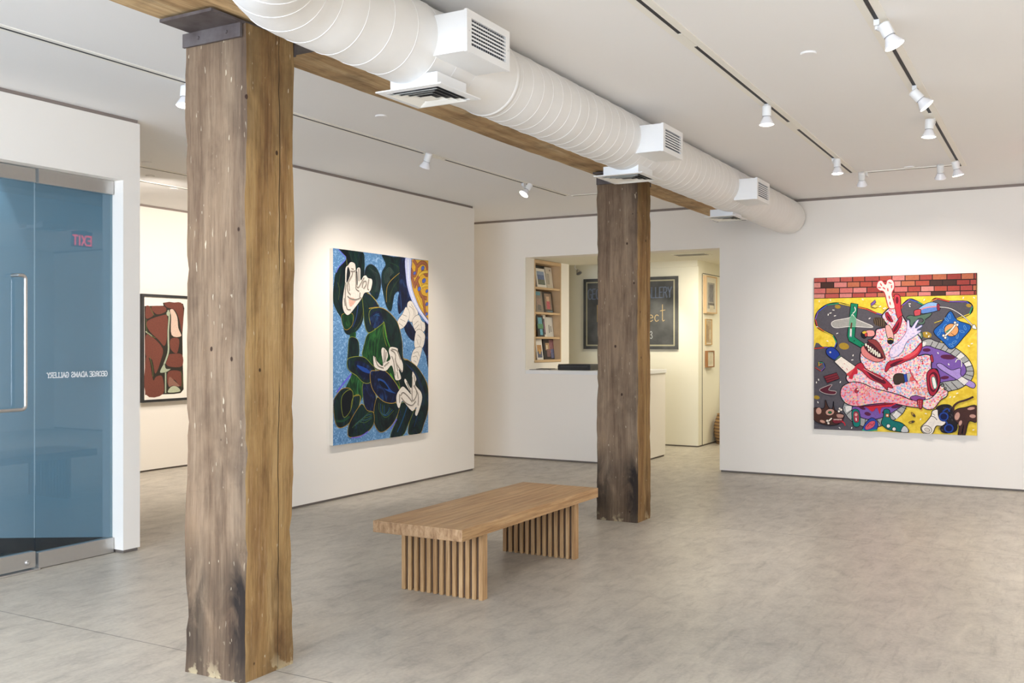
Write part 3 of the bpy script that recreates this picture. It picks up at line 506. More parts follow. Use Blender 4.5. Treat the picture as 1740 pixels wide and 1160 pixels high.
["P","#1c1a22",1,[1015,1165,1012,1148,1001,1134,986,1126,970,1125,955,1133,944,1147,941,1165,944,1183,955,1197,970,1205,986,1205,1001,1197,1012,1183]],
["S","#15121a",1,[1015,1165,1012,1148,1001,1134,986,1126,970,1125,955,1133,944,1147,941,1165,944,1183,955,1197,970,1205,986,1205,1001,1197,1012,1183,1015,1165],4],
["S","#d8b83c",1,[946,1180,978,1190,1012,1177],6],
["P","#8a3a3a",1,[692,1175,796,1179,872,1073,915,948,881,932,768,1101]],
["S","#15121a",1,[692,1175,796,1179,872,1073,915,948,881,932,768,1101,692,1175],4],
["P","#d8807c",1,[613,1076,654,1100,730,1023,825,962,909,938,862,904,787,895,674,944,617,1006]],
["S","#15121a",1,[613,1076,654,1100,730,1023,825,962,909,938,862,904,787,895,674,944,617,1006,613,1076],4],
["P","#4a1a24",1,[651,1116,730,1140,825,1053,885,957,844,937,749,980,674,1052]],
["S","#15121a",1,[651,1116,730,1140,825,1053,885,957,844,937,749,980,674,1052,651,1116],3],
["P","#efe8d4",0,[658,1131,681,1136,689,1101,666,1094]],
["S","#15121a",0,[658,1131,681,1136,689,1101,666,1094,658,1131],2],
["P","#efe8d4",0,[687,1110,709,1114,717,1077,694,1071]],
["S","#15121a",0,[687,1110,709,1114,717,1077,694,1071,687,1110],2],
["P","#efe8d4",0,[715,1089,738,1093,745,1054,723,1048]],
["S","#15121a",0,[715,1089,738,1093,745,1054,723,1048,715,1089],2],
["P","#efe8d4",0,[744,1068,766,1072,774,1031,751,1025]],
["S","#15121a",0,[744,1068,766,1072,774,1031,751,1025,744,1068],2],
["P","#efe8d4",0,[772,1047,795,1051,802,1008,780,1002]],
["S","#15121a",0,[772,1047,795,1051,802,1008,780,1002,772,1047],2],
["P","#efe8d4",0,[800,1026,823,1030,830,985,808,979]],
["S","#15121a",0,[800,1026,823,1030,830,985,808,979,800,1026],2],
["P","#efe8d4",0,[829,1005,851,1009,859,962,836,956]],
["S","#15121a",0,[829,1005,851,1009,859,962,836,956,829,1005],2],
["P","#efe8d4",0,[696,1062,715,1066,723,1039,704,1030]],
["S","#15121a",0,[696,1062,715,1066,723,1039,704,1030,696,1062],2],
["P","#efe8d4",0,[725,1044,744,1048,751,1019,732,1011]],
["S","#15121a",0,[725,1044,744,1048,751,1019,732,1011,725,1044],2],
["P","#efe8d4",0,[753,1027,772,1031,780,1000,761,992]],
["S","#15121a",0,[753,1027,772,1031,780,1000,761,992,753,1027],2],
["P","#efe8d4",0,[781,1010,800,1014,808,981,789,973]],
["S","#15121a",0,[781,1010,800,1014,808,981,789,973,781,1010],2],
["P","#efe8d4",0,[810,993,829,997,836,962,817,954]],
["S","#15121a",0,[810,993,829,997,836,962,817,954,810,993],2],
["P","@lilac",1,[965,1016,1002,1094,1086,1162,1169,1278,1181,1413,1204,1417,1224,1326,1297,1422,1321,1422,1279,1326,1352,1365,1357,1344,1297,1298,1352,1294,1270,1221,1178,1153,1123,1028,1049,965,984,958]],
["S","#5a6a9a",1,[965,1016,1002,1094,1086,1162,1169,1278,1181,1413,1204,1417,1224,1326,1297,1422,1321,1422,1279,1326,1352,1365,1357,1344,1297,1298,1352,1294,1270,1221,1178,1153,1123,1028,1049,965,984,958,965,1016],4],
["P","#b82a3c",1,[909,793,947,890,1049,930,1160,961,1270,1049,1352,1145,1358,1069,1289,963,1160,903,1049,853,975,823,928,770]],
["S","#15121a",1,[909,793,947,890,1049,930,1160,961,1270,1049,1352,1145,1358,1069,1289,963,1160,903,1049,853,975,823,928,770,909,793],4],
["P","#e0525a",1,[1123,951,1270,1039,1334,1107,1307,1020,1197,942]],
["P","#5a1628",1,[975,862,1068,911,1142,922,1086,888,1003,837]],
["P","#b82a3c",1,[537,835,617,885,683,798,863,714,975,620,1009,563,947,571,938,532,854,617,731,672,617,777]],
["S","#15121a",1,[537,835,617,885,683,798,863,714,975,620,1009,563,947,571,938,532,854,617,731,672,617,777,537,835],4],
["P","#5a1628",1,[645,827,712,769,863,691,923,634,882,618,750,688]],
["S","#f0a0a0",1,[645,807,769,732,882,672],4],
["P","#1f3c98",1,[159,1036,192,1080,251,1083,309,1038,338,979,280,915,183,973]],
["S","#15121a",1,[159,1036,192,1080,251,1083,309,1038,338,979,280,915,183,973,159,1036],5],
["P","#c9c5bf",1,[227,1017,226,1012,223,1008,218,1005,213,1005,209,1008,205,1012,204,1017,205,1022,208,1026,213,1029,218,1029,223,1026,226,1022]],
["P","#4f7a6a",0,[274,915,336,979,360,960,300,890]],
["S","#15121a",0,[274,915,336,979,360,960,300,890,274,915],3],
["P","#efe4d6",0,[267,895,360,964,556,825,464,702]],
["S","#15121a",0,[267,895,360,964,556,825,464,702,267,895],5],
["P","#d84a4c",0,[422,734,541,825,556,825,464,702]],
["P","#c82a3c",1,[483,726,544,841,569,747,522,727,502,671,454,682]],
["S","#c8606a",1,[364,822,383,812],4],
["S","#c8606a",1,[422,823,437,784],4],
["S","#c8606a",1,[396,872,406,862],4],
["P","#3f322a",1,[1012,694,1049,747,1142,739,1151,639,1109,633,1083,613,1031,617]],
["S","#15121a",1,[1012,694,1049,747,1142,739,1151,639,1109,633,1083,613,1031,617,1012,694],4],
["P","#2a4aa8",0,[1138,739,1175,750,1190,650,1153,640]],
["S","#15121a",0,[1138,739,1175,750,1190,650,1153,640,1138,739],3],
["P","#bcb4b0",0,[1175,750,1245,761,1271,665,1190,650]],
["S","#15121a",0,[1175,750,1245,761,1271,665,1190,650,1175,750],3],
["P","#d8605c",0,[1219,712,1256,722,1271,665,1208,656]],
["S","#c82a3c",1,[1215,808,1238,732,1307,637],7],
["S","#c82a3c",1,[1325,848,1316,810],9],
["S","#c82a3c",1,[1371,916,1362,868],6],
["P","#e8d0b8",1,[1373,920,1371,915,1367,911,1361,908,1355,908,1349,910,1345,914,1343,919,1345,924,1349,928,1355,931,1361,931,1367,929,1371,925]],
["S","#15121a",1,[1373,920,1371,915,1367,911,1361,908,1355,908,1349,910,1345,914,1343,919,1345,924,1349,928,1355,931,1361,931,1367,929,1371,925,1373,920],3],
["P","#a8323e",1,[1479,994,1498,918,1480,895,1456,955]],
["S","#15121a",1,[1479,994,1498,918,1480,895,1456,955,1479,994],3],
["P","#a8243a",1,[1416,726,1443,793,1507,819,1557,767,1575,653,1525,509,1471,479,1431,555]],
["S","#15121a",1,[1416,726,1443,793,1507,819,1557,767,1575,653,1525,509,1471,479,1431,555,1416,726],5],
["P","#5a1428",1,[1444,717,1489,775,1539,747,1552,643,1507,528,1456,565]],
["P","#d84a58",1,[1456,708,1498,747,1534,643,1507,556,1471,584]],
["P","#f0eee6",1,[1478,704,1512,705,1536,595,1507,566,1485,628]],
["S","#1f8a7a",1,[1478,704,1512,705,1536,595,1507,566,1485,628,1478,704],5],
["P","@pink",1,[349,506,387,582,503,632,636,616,769,557,938,518,1087,478,1234,421,1353,419,1366,333,1234,329,975,369,750,350,560,316,426,347,359,424]],
["S","#15121a",1,[349,506,387,582,503,632,636,616,769,557,938,518,1087,478,1234,421,1353,419,1366,333,1234,329,975,369,750,350,560,316,426,347,359,424,349,506],6],
["P","#b03244",1,[580,514,573,502,563,494,551,491,541,495,534,504,531,516,533,530,540,542,550,550,561,553,572,549,579,540,582,527]],
["S","#15121a",1,[580,514,573,502,563,494,551,491,541,495,534,504,531,516,533,530,540,542,550,550,561,553,572,549,579,540,582,527,580,514],3],
["P","#f0d8c0",1,[581,536,580,532,577,528,572,526,567,526,563,528,559,531,558,536,559,540,563,543,567,545,572,545,577,544,580,540]],
["P","#e0606a",1,[757,551,756,547,753,544,750,542,745,542,742,543,739,547,738,551,739,555,742,559,745,561,750,561,753,559,756,556]],
["S","#f4dcc0",1,[757,551,756,547,753,544,750,542,745,542,742,543,739,547,738,551,739,555,742,559,745,561,750,561,753,559,756,556,757,551],1],
["P","#e0606a",1,[684,514,683,509,680,506,677,504,672,504,668,506,666,509,665,513,666,517,668,521,672,523,676,523,680,521,683,518]],
["S","#f4dcc0",1,[684,514,683,509,680,506,677,504,672,504,668,506,666,509,665,513,666,517,668,521,672,523,676,523,680,521,683,518,684,514],1],
["P","#e0606a",1,[674,516,673,512,670,509,666,507,662,507,658,508,655,512,655,516,655,520,658,524,662,526,666,526,670,524,673,521]],
["S","#f4dcc0",1,[674,516,673,512,670,509,666,507,662,507,658,508,655,512,655,516,655,520,658,524,662,526,666,526,670,524,673,521,674,516],1],
["P","#e0606a",1,[697,531,696,527,693,523,689,521,685,521,681,523,679,526,678,530,679,535,681,538,685,540,689,540,693,538,696,535]],
["S","#f4dcc0",1,[697,531,696,527,693,523,689,521,685,521,681,523,679,526,678,530,679,535,681,538,685,540,689,540,693,538,696,535,697,531],1],
["P","#e0606a",1,[697,490,696,486,693,482,690,480,685,480,682,482,679,485,678,489,679,494,682,497,685,499,690,499,693,497,696,494]],
["S","#f4dcc0",1,[697,490,696,486,693,482,690,480,685,480,682,482,679,485,678,489,679,494,682,497,685,499,690,499,693,497,696,494,697,490],1],
["P","#e0606a",1,[769,519,768,515,765,511,761,509,757,509,753,511,751,514,750,519,751,523,753,526,757,528,761,528,765,527,768,523]],
["S","#f4dcc0",1,[769,519,768,515,765,511,761,509,757,509,753,511,751,514,750,519,751,523,753,526,757,528,761,528,765,527,768,523,769,519],1],
["P","#e0606a",1,[705,560,704,556,702,552,698,550,694,550,690,552,687,555,686,560,687,564,690,567,694,569,698,569,702,568,704,564]],
["S","#f4dcc0",1,[705,560,704,556,702,552,698,550,694,550,690,552,687,555,686,560,687,564,690,567,694,569,698,569,702,568,704,564,705,560],1],
["P","#e0606a",1,[759,572,759,568,756,565,752,563,748,563,744,564,742,568,741,572,741,576,744,580,748,581,752,582,756,580,759,576]],
["S","#f4dcc0",1,[759,572,759,568,756,565,752,563,748,563,744,564,742,568,741,572,741,576,744,580,748,581,752,582,756,580,759,576,759,572],1],
["P","#e0606a",1,[663,497,662,493,659,489,655,487,651,487,647,489,644,492,644,496,644,501,647,504,651,506,655,506,659,504,662,501]],
["S","#f4dcc0",1,[663,497,662,493,659,489,655,487,651,487,647,489,644,492,644,496,644,501,647,504,651,506,655,506,659,504,662,501,663,497],1],
["P","#e0606a",1,[723,471,722,467,720,464,716,462,712,461,708,463,705,467,704,471,705,475,708,478,712,480,716,481,720,479,722,475]],
["S","#f4dcc0",1,[723,471,722,467,720,464,716,462,712,461,708,463,705,467,704,471,705,475,708,478,712,480,716,481,720,479,722,475,723,471],1],
["P","#e0606a",1,[724,521,723,517,721,513,717,511,713,511,709,513,706,516,705,520,706,525,709,528,713,530,717,530,721,528,723,525]],
["S","#f4dcc0",1,[724,521,723,517,721,513,717,511,713,511,709,513,706,516,705,520,706,525,709,528,713,530,717,530,721,528,723,525,724,521],1],
["P","#e0606a",1,[722,547,721,543,718,539,714,537,710,537,706,539,704,542,703,547,704,551,706,554,710,556,714,556,718,555,721,551]],
["S","#f4dcc0",1,[722,547,721,543,718,539,714,537,710,537,706,539,704,542,703,547,704,551,706,554,710,556,714,556,718,555,721,551,722,547],1],
["P","#e0606a",1,[660,485,659,481,656,478,652,476,648,476,644,477,641,481,641,485,641,489,644,493,648,495,652,495,656,493,659,490]],
["S","#f4dcc0",1,[660,485,659,481,656,478,652,476,648,476,644,477,641,481,641,485,641,489,644,493,648,495,652,495,656,493,659,490,660,485],1],
["P","#e0606a",1,[689,467,688,463,685,459,681,457,677,457,673,459,671,462,670,467,671,471,673,474,677,476,681,477,685,475,688,471]],
["S","#f4dcc0",1,[689,467,688,463,685,459,681,457,677,457,673,459,671,462,670,467,671,471,673,474,677,476,681,477,685,475,688,471,689,467],1],
["P","#e0606a",1,[729,561,729,557,726,554,722,552,718,552,714,553,711,557,711,561,711,565,714,569,718,571,722,571,726,569,728,566]],
["S","#f4dcc0",1,[729,561,729,557,726,554,722,552,718,552,714,553,711,557,711,561,711,565,714,569,718,571,722,571,726,569,728,566,729,561],1],
["P","#e0606a",1,[678,532,677,528,675,524,671,523,667,522,663,524,660,527,659,532,660,536,663,539,667,541,671,542,675,540,677,536]],
["S","#f4dcc0",1,[678,532,677,528,675,524,671,523,667,522,663,524,660,527,659,532,660,536,663,539,667,541,671,542,675,540,677,536,678,532],1],
["P","#e0606a",1,[711,559,710,555,708,551,704,549,700,549,696,551,693,554,692,558,693,563,696,566,700,568,704,568,708,566,710,563]],
["S","#f4dcc0",1,[711,559,710,555,708,551,704,549,700,549,696,551,693,554,692,558,693,563,696,566,700,568,704,568,708,566,710,563,711,559],1],
["P","#e0606a",1,[706,509,705,504,702,501,699,499,694,499,691,501,688,504,687,508,688,512,690,516,694,518,699,518,702,516,705,513]],
["S","#f4dcc0",1,[706,509,705,504,702,501,699,499,694,499,691,501,688,504,687,508,688,512,690,516,694,518,699,518,702,516,705,513,706,509],1],
["P","#e0606a",1,[704,559,703,555,700,551,697,549,692,549,689,551,686,554,685,558,686,563,689,566,692,568,697,568,700,566,703,563]],
["S","#f4dcc0",1,[704,559,703,555,700,551,697,549,692,549,689,551,686,554,685,558,686,563,689,566,692,568,697,568,700,566,703,563,704,559],1],
["P","#e0606a",1,[677,579,676,575,673,571,669,570,665,569,661,571,659,575,658,579,659,583,661,586,665,588,669,589,673,587,676,583]],
["S","#f4dcc0",1,[677,579,676,575,673,571,669,570,665,569,661,571,659,575,658,579,659,583,661,586,665,588,669,589,673,587,676,583,677,579],1],
["P","#e0606a",1,[684,522,683,518,681,514,677,512,673,512,669,514,666,517,665,522,666,526,669,529,673,531,677,532,681,530,683,526]],
["S","#f4dcc0",1,[684,522,683,518,681,514,677,512,673,512,669,514,666,517,665,522,666,526,669,529,673,531,677,532,681,530,683,526,684,522],1],
["P","#e0606a",1,[743,536,742,532,740,529,736,527,732,527,728,528,725,532,724,536,725,540,728,544,732,546,736,546,740,544,742,541]],
["S","#f4dcc0",1,[743,536,742,532,740,529,736,527,732,527,728,528,725,532,724,536,725,540,728,544,732,546,736,546,740,544,742,541,743,536],1],
["P","#e06a5c",1,[1296,561,1295,557,1293,554,1289,552,1285,552,1281,554,1279,557,1278,561,1279,565,1281,569,1285,571,1289,571,1292,569,1295,566]],
["S","#f4dcc0",1,[1296,561,1295,557,1293,554,1289,552,1285,552,1281,554,1279,557,1278,561,1279,565,1281,569,1285,571,1289,571,1292,569,1295,566,1296,561],1],
["P","#e06a5c",1,[1422,566,1421,562,1419,558,1415,556,1411,556,1407,558,1405,561,1404,565,1405,570,1407,573,1411,575,1415,575,1419,573,1421,570]],
["S","#f4dcc0",1,[1422,566,1421,562,1419,558,1415,556,1411,556,1407,558,1405,561,1404,565,1405,570,1407,573,1411,575,1415,575,1419,573,1421,570,1422,566],1],
["P","#e06a5c",1,[1267,533,1266,528,1263,525,1260,523,1256,523,1252,525,1249,528,1249,532,1249,536,1252,540,1256,542,1260,542,1263,540,1266,537]],
["S","#f4dcc0",1,[1267,533,1266,528,1263,525,1260,523,1256,523,1252,525,1249,528,1249,532,1249,536,1252,540,1256,542,1260,542,1263,540,1266,537,1267,533],1],
["P","#e06a5c",1,[1436,528,1435,523,1433,520,1429,518,1425,518,1422,520,1419,523,1418,527,1419,531,1422,535,1425,537,1429,537,1433,535,1435,532]],
["S","#f4dcc0",1,[1436,528,1435,523,1433,520,1429,518,1425,518,1422,520,1419,523,1418,527,1419,531,1422,535,1425,537,1429,537,1433,535,1435,532,1436,528],1],
["P","#e06a5c",1,[1418,520,1417,516,1415,512,1411,510,1407,510,1403,512,1401,515,1400,519,1401,523,1403,527,1407,529,1411,529,1415,527,1417,524]],
["S","#f4dcc0",1,[1418,520,1417,516,1415,512,1411,510,1407,510,1403,512,1401,515,1400,519,1401,523,1403,527,1407,529,1411,529,1415,527,1417,524,1418,520],1],
["P","#e06a5c",1,[1251,553,1251,549,1248,546,1244,544,1240,544,1237,545,1234,549,1233,553,1234,557,1237,560,1240,562,1244,562,1248,561,1251,557]],
["S","#f4dcc0",1,[1251,553,1251,549,1248,546,1244,544,1240,544,1237,545,1234,549,1233,553,1234,557,1237,560,1240,562,1244,562,1248,561,1251,557,1251,553],1],
["P","#e06a5c",1,[1330,493,1329,489,1326,485,1323,483,1319,483,1315,485,1313,488,1312,492,1313,497,1315,500,1319,502,1323,502,1326,500,1329,497]],
["S","#f4dcc0",1,[1330,493,1329,489,1326,485,1323,483,1319,483,1315,485,1313,488,1312,492,1313,497,1315,500,1319,502,1323,502,1326,500,1329,497,1330,493],1],
["P","#e06a5c",1,[1358,492,1357,488,1355,485,1351,483,1347,483,1344,484,1341,488,1340,492,1341,496,1344,499,1347,501,1351,501,1355,500,1357,496]],
["S","#f4dcc0",1,[1358,492,1357,488,1355,485,1351,483,1347,483,1344,484,1341,488,1340,492,1341,496,1344,499,1347,501,1351,501,1355,500,1357,496,1358,492],1],
["P","#e06a5c",1,[1277,564,1276,560,1273,557,1269,555,1265,555,1262,556,1259,560,1258,564,1259,568,1262,571,1265,573,1269,573,1273,572,1276,568]],
["S","#f4dcc0",1,[1277,564,1276,560,1273,557,1269,555,1265,555,1262,556,1259,560,1258,564,1259,568,1262,571,1265,573,1269,573,1273,572,1276,568,1277,564],1],
["P","#e06a5c",1,[1338,497,1337,492,1335,489,1331,487,1327,487,1323,489,1321,492,1320,496,1321,500,1323,504,1327,506,1331,506,1335,504,1337,501]],
["S","#f4dcc0",1,[1338,497,1337,492,1335,489,1331,487,1327,487,1323,489,1321,492,1320,496,1321,500,1323,504,1327,506,1331,506,1335,504,1337,501,1338,497],1],
["P","#e06a5c",1,[1307,551,1306,547,1303,543,1300,541,1296,541,1292,543,1289,546,1288,550,1289,555,1292,558,1296,560,1300,560,1303,558,1306,555]],
["S","#f4dcc0",1,[1307,551,1306,547,1303,543,1300,541,1296,541,1292,543,1289,546,1288,550,1289,555,1292,558,1296,560,1300,560,1303,558,1306,555,1307,551],1],
["P","#e06a5c",1,[1287,507,1286,502,1283,499,1280,497,1276,497,1272,499,1269,502,1268,506,1269,510,1272,514,1275,516,1280,516,1283,514,1286,511]],
["S","#f4dcc0",1,[1287,507,1286,502,1283,499,1280,497,1276,497,1272,499,1269,502,1268,506,1269,510,1272,514,1275,516,1280,516,1283,514,1286,511,1287,507],1],
["P","#e06a5c",1,[1404,563,1403,559,1401,555,1397,553,1393,553,1389,555,1387,558,1386,562,1387,566,1389,570,1393,572,1397,572,1401,570,1403,567]],
["S","#f4dcc0",1,[1404,563,1403,559,1401,555,1397,553,1393,553,1389,555,1387,558,1386,562,1387,566,1389,570,1393,572,1397,572,1401,570,1403,567,1404,563],1],
["P","#e06a5c",1,[1322,543,1321,538,1319,535,1315,533,1311,533,1307,535,1305,538,1304,542,1305,546,1307,550,1311,552,1315,552,1319,550,1321,547]],
["S","#f4dcc0",1,[1322,543,1321,538,1319,535,1315,533,1311,533,1307,535,1305,538,1304,542,1305,546,1307,550,1311,552,1315,552,1319,550,1321,547,1322,543],1],
["P","#e06a5c",1,[1416,570,1415,566,1412,562,1408,560,1404,560,1401,562,1398,565,1397,569,1398,573,1401,577,1404,579,1408,579,1412,577,1415,574]],
["S","#f4dcc0",1,[1416,570,1415,566,1412,562,1408,560,1404,560,1401,562,1398,565,1397,569,1398,573,1401,577,1404,579,1408,579,1412,577,1415,574,1416,570],1],
["P","#e06a5c",1,[1369,579,1369,575,1366,571,1362,569,1358,569,1355,571,1352,574,1351,578,1352,582,1355,586,1358,588,1362,588,1366,586,1368,583]],
["S","#f4dcc0",1,[1369,579,1369,575,1366,571,1362,569,1358,569,1355,571,1352,574,1351,578,1352,582,1355,586,1358,588,1362,588,1366,586,1368,583,1369,579],1],
["P","#e06a5c",1,[1323,528,1322,524,1319,521,1316,519,1312,519,1308,521,1305,524,1304,528,1305,532,1308,535,1312,537,1316,538,1319,536,1322,533]],
["S","#f4dcc0",1,[1323,528,1322,524,1319,521,1316,519,1312,519,1308,521,1305,524,1304,528,1305,532,1308,535,1312,537,1316,538,1319,536,1322,533,1323,528],1],
["P","#e06a5c",1,[1397,570,1396,566,1394,563,1390,561,1386,561,1382,563,1380,566,1379,570,1380,574,1382,578,1386,579,1390,580,1394,578,1396,575]],
["S","#f4dcc0",1,[1397,570,1396,566,1394,563,1390,561,1386,561,1382,563,1380,566,1379,570,1380,574,1382,578,1386,579,1390,580,1394,578,1396,575,1397,570],1],
["P","#e06a5c",1,[1415,502,1414,498,1412,495,1408,493,1404,493,1400,494,1398,498,1397,502,1398,506,1400,509,1404,511,1408,511,1412,510,1414,506]],
["S","#f4dcc0",1,[1415,502,1414,498,1412,495,1408,493,1404,493,1400,494,1398,498,1397,502,1398,506,1400,509,1404,511,1408,511,1412,510,1414,506,1415,502],1],
["P","#e06a5c",1,[1381,548,1381,544,1378,540,1374,538,1370,538,1367,540,1364,543,1363,547,1364,551,1367,555,1370,557,1374,557,1378,555,1381,552]],
["S","#f4dcc0",1,[1381,548,1381,544,1378,540,1374,538,1370,538,1367,540,1364,543,1363,547,1364,551,1367,555,1370,557,1374,557,1378,555,1381,552,1381,548],1],
["P","#e06a5c",1,[1338,554,1337,549,1335,546,1331,544,1327,544,1323,546,1321,549,1320,553,1321,557,1323,561,1327,563,1331,563,1335,561,1337,558]],
["S","#f4dcc0",1,[1338,554,1337,549,1335,546,1331,544,1327,544,1323,546,1321,549,1320,553,1321,557,1323,561,1327,563,1331,563,1335,561,1337,558,1338,554],1],
["P","#e06a5c",1,[1322,508,1321,504,1318,500,1315,498,1311,498,1307,500,1305,503,1304,507,1305,512,1307,515,1311,517,1315,517,1318,515,1321,512]],
["S","#f4dcc0",1,[1322,508,1321,504,1318,500,1315,498,1311,498,1307,500,1305,503,1304,507,1305,512,1307,515,1311,517,1315,517,1318,515,1321,512,1322,508],1],
["P","#e06a5c",1,[1286,581,1285,576,1282,573,1279,571,1275,571,1271,573,1268,576,1267,580,1268,584,1271,588,1275,590,1279,590,1282,588,1285,585]],
["S","#f4dcc0",1,[1286,581,1285,576,1282,573,1279,571,1275,571,1271,573,1268,576,1267,580,1268,584,1271,588,1275,590,1279,590,1282,588,1285,585,1286,581],1],
["P","#e06a5c",1,[1366,571,1365,567,1362,563,1359,562,1355,561,1351,563,1349,566,1348,571,1349,575,1351,578,1355,580,1359,580,1362,578,1365,575]],
["S","#f4dcc0",1,[1366,571,1365,567,1362,563,1359,562,1355,561,1351,563,1349,566,1348,571,1349,575,1351,578,1355,580,1359,580,1362,578,1365,575,1366,571],1],
["P","#e06a5c",1,[1323,511,1322,507,1320,504,1316,502,1312,502,1308,503,1306,507,1305,511,1306,515,1308,518,1312,520,1316,520,1320,519,1322,515]],
["S","#f4dcc0",1,[1323,511,1322,507,1320,504,1316,502,1312,502,1308,503,1306,507,1305,511,1306,515,1308,518,1312,520,1316,520,1320,519,1322,515,1323,511],1],
["P","#e06a5c",1,[1320,574,1319,570,1317,566,1313,564,1309,564,1305,566,1303,569,1302,573,1303,578,1305,581,1309,583,1313,583,1316,581,1319,578]],
["S","#f4dcc0",1,[1320,574,1319,570,1317,566,1313,564,1309,564,1305,566,1303,569,1302,573,1303,578,1305,581,1309,583,1313,583,1316,581,1319,578,1320,574],1],
["P","@conf",1,[1353,415,1453,441,1543,529,1579,615,1618,631,1624,560,1665,542,1651,475,1579,422,1507,324,1435,303,1366,339]],
["S","#15121a",1,[1353,415,1453,441,1543,529,1579,615,1618,631,1624,560,1665,542,1651,475,1579,422,1507,324,1435,303,1366,339,1353,415],5],
["S","#b03244",1,[1579,539,1642,588],3],
["S","#b03244",1,[1588,502,1660,542],3],
["S","#b03244",1,[1588,464,1654,504],3],
["P","#7a8278",1,[1619,611,1617,603,1612,597,1606,594,1599,593,1592,597,1588,602,1586,610,1588,617,1592,623,1599,627,1606,627,1612,624,1617,618]],
["S","#15121a",1,[1619,611,1617,603,1612,597,1606,594,1599,593,1592,597,1588,602,1586,610,1588,617,1592,623,1599,627,1606,627,1612,624,1617,618,1619,611],3],
["P","#7a8278",1,[1649,575,1648,570,1644,565,1639,562,1634,562,1629,564,1625,569,1624,575,1625,581,1629,585,1634,588,1639,588,1644,586,1648,581]],
["S","#15121a",1,[1649,575,1648,570,1644,565,1639,562,1634,562,1629,564,1625,569,1624,575,1625,581,1629,585,1634,588,1639,588,1644,586,1648,581,1649,575],3],
["P","#8a4a90",1,[1216,449,1289,478,1344,460,1402,449,1362,415,1271,412]],
["S","#15121a",1,[1216,449,1289,478,1344,460,1402,449,1362,415,1271,412,1216,449],4],
["P","#a82438",1,[1304,421,1371,423,1359,320,1335,309,1315,341]],
["S","#15121a",1,[1304,421,1371,423,1359,320,1335,309,1315,341,1304,421],4],
["P","#e8b0a8",1,[1325,403,1324,400,1323,399,1321,398,1319,398,1317,399,1316,400,1316,402,1316,404,1317,406,1319,407,1321,407,1323,406,1324,405]],
["P","#e8b0a8",1,[1350,403,1350,401,1349,400,1347,399,1345,399,1343,399,1342,401,1341,403,1342,405,1343,407,1345,408,1347,408,1349,407,1350,405]],
["P","#e8b0a8",1,[1325,380,1324,378,1323,376,1321,375,1319,375,1317,376,1316,377,1316,379,1316,381,1317,383,1319,384,1321,384,1323,383,1324,382]],
["P","#e8b0a8",1,[1350,380,1350,378,1349,377,1347,376,1345,376,1343,376,1342,378,1341,380,1342,382,1343,384,1345,385,1347,385,1349,384,1350,382]],
["P","#e8b0a8",1,[1325,357,1324,355,1323,353,1321,352,1319,352,1318,353,1316,354,1316,356,1316,358,1317,360,1319,361,1321,361,1323,360,1324,359]],
["P","#e8b0a8",1,[1350,357,1350,355,1349,354,1347,353,1345,353,1343,354,1342,355,1341,357,1342,359,1343,361,1345,362,1347,362,1349,361,1350,360]],
["P","#e8b0a8",1,[1325,334,1324,332,1323,330,1321,329,1319,329,1318,330,1316,331,1316,333,1316,336,1318,337,1319,338,1321,338,1323,337,1324,336]],
["P","#e8b0a8",1,[1350,335,1350,332,1349,331,1347,330,1345,330,1343,331,1342,332,1341,334,1342,336,1343,338,1345,339,1347,339,1349,338,1350,337]],
["P","#c8283a",1,[551,306,750,338,1041,378,976,326,873,311,848,225,811,309,754,255,675,310]],
["S","#5a1628",1,[580,311,769,331,1013,366],7],
["P","#4a2f26",1,[3,278,131,279,151,392,194,295,244,283,260,376,276,264,392,203,373,133,301,68,155,62,4,119]],
["S","#15121a",1,[3,278,131,279,151,392,194,295,244,283,260,376,276,264,392,203,373,133,301,68,155,62,4,119,3,278],5],
["P","#c99a88",1,[102,242,98,223,89,208,74,199,59,198,44,206,35,221,31,240,35,259,44,274,59,283,74,284,88,276,98,261]],
["P","#c99a88",1,[271,242,268,223,255,205,233,191,208,186,183,189,165,201,156,218,158,237,172,256,193,269,219,274,243,271,262,260]],
["S","#15121a",1,[271,242,268,223,255,205,233,191,208,186,183,189,165,201,156,218,158,237,172,256,193,269,219,274,243,271,262,260,271,242],3],
["P","#2c6a44",1,[237,227,234,220,228,214,219,211,208,211,199,213,192,219,190,225,192,232,199,238,208,241,219,242,228,239,234,234]],
["S","#15121a",1,[237,227,234,220,228,214,219,211,208,211,199,213,192,219,190,225,192,232,199,238,208,241,219,242,228,239,234,234,237,227],3],
["P","#c99a88",1,[149,93,143,87,132,84,117,85,103,90,90,97,83,106,83,115,89,121,100,124,114,123,129,118,141,110,148,101]],
["P","#b88a7c",1,[301,209,388,203,378,163,311,161]],
["S","#15121a",1,[301,209,388,203,378,163,311,161,301,209],3],
["P","#7a2430",1,[249,139,369,153,373,104,272,86]],
["S","#15121a",1,[249,139,369,153,373,104,272,86,249,139],3],
["P","#efe8d4",0,[260,141,272,143,268,122]],
["P","#efe8d4",0,[276,142,287,144,284,122]],
["P","#efe8d4",0,[291,142,303,145,299,123]],
["P","#efe8d4",0,[307,143,318,145,315,123]],
["P","#efe8d4",0,[322,143,334,146,330,124]],
["P","#efe8d4",0,[338,144,349,146,346,124]],
["P","#efe8d4",0,[353,144,365,147,361,125]],
["S","#c8283a",1,[369,114,398,95,411,60],8],
["S","#17141a",1,[165,86,210,127,243,158],12],
["S","#f2e6d8",1,[175,96,210,127,237,152],9],
["P","#f2e6d8",1,[194,117,193,110,188,104,182,101,175,101,169,103,164,109,163,116,164,122,169,128,175,131,182,132,188,129,192,124]],
["S","#15121a",1,[194,117,193,110,188,104,182,101,175,101,169,103,164,109,163,116,164,122,169,128,175,131,182,132,188,129,192,124,194,117],2],
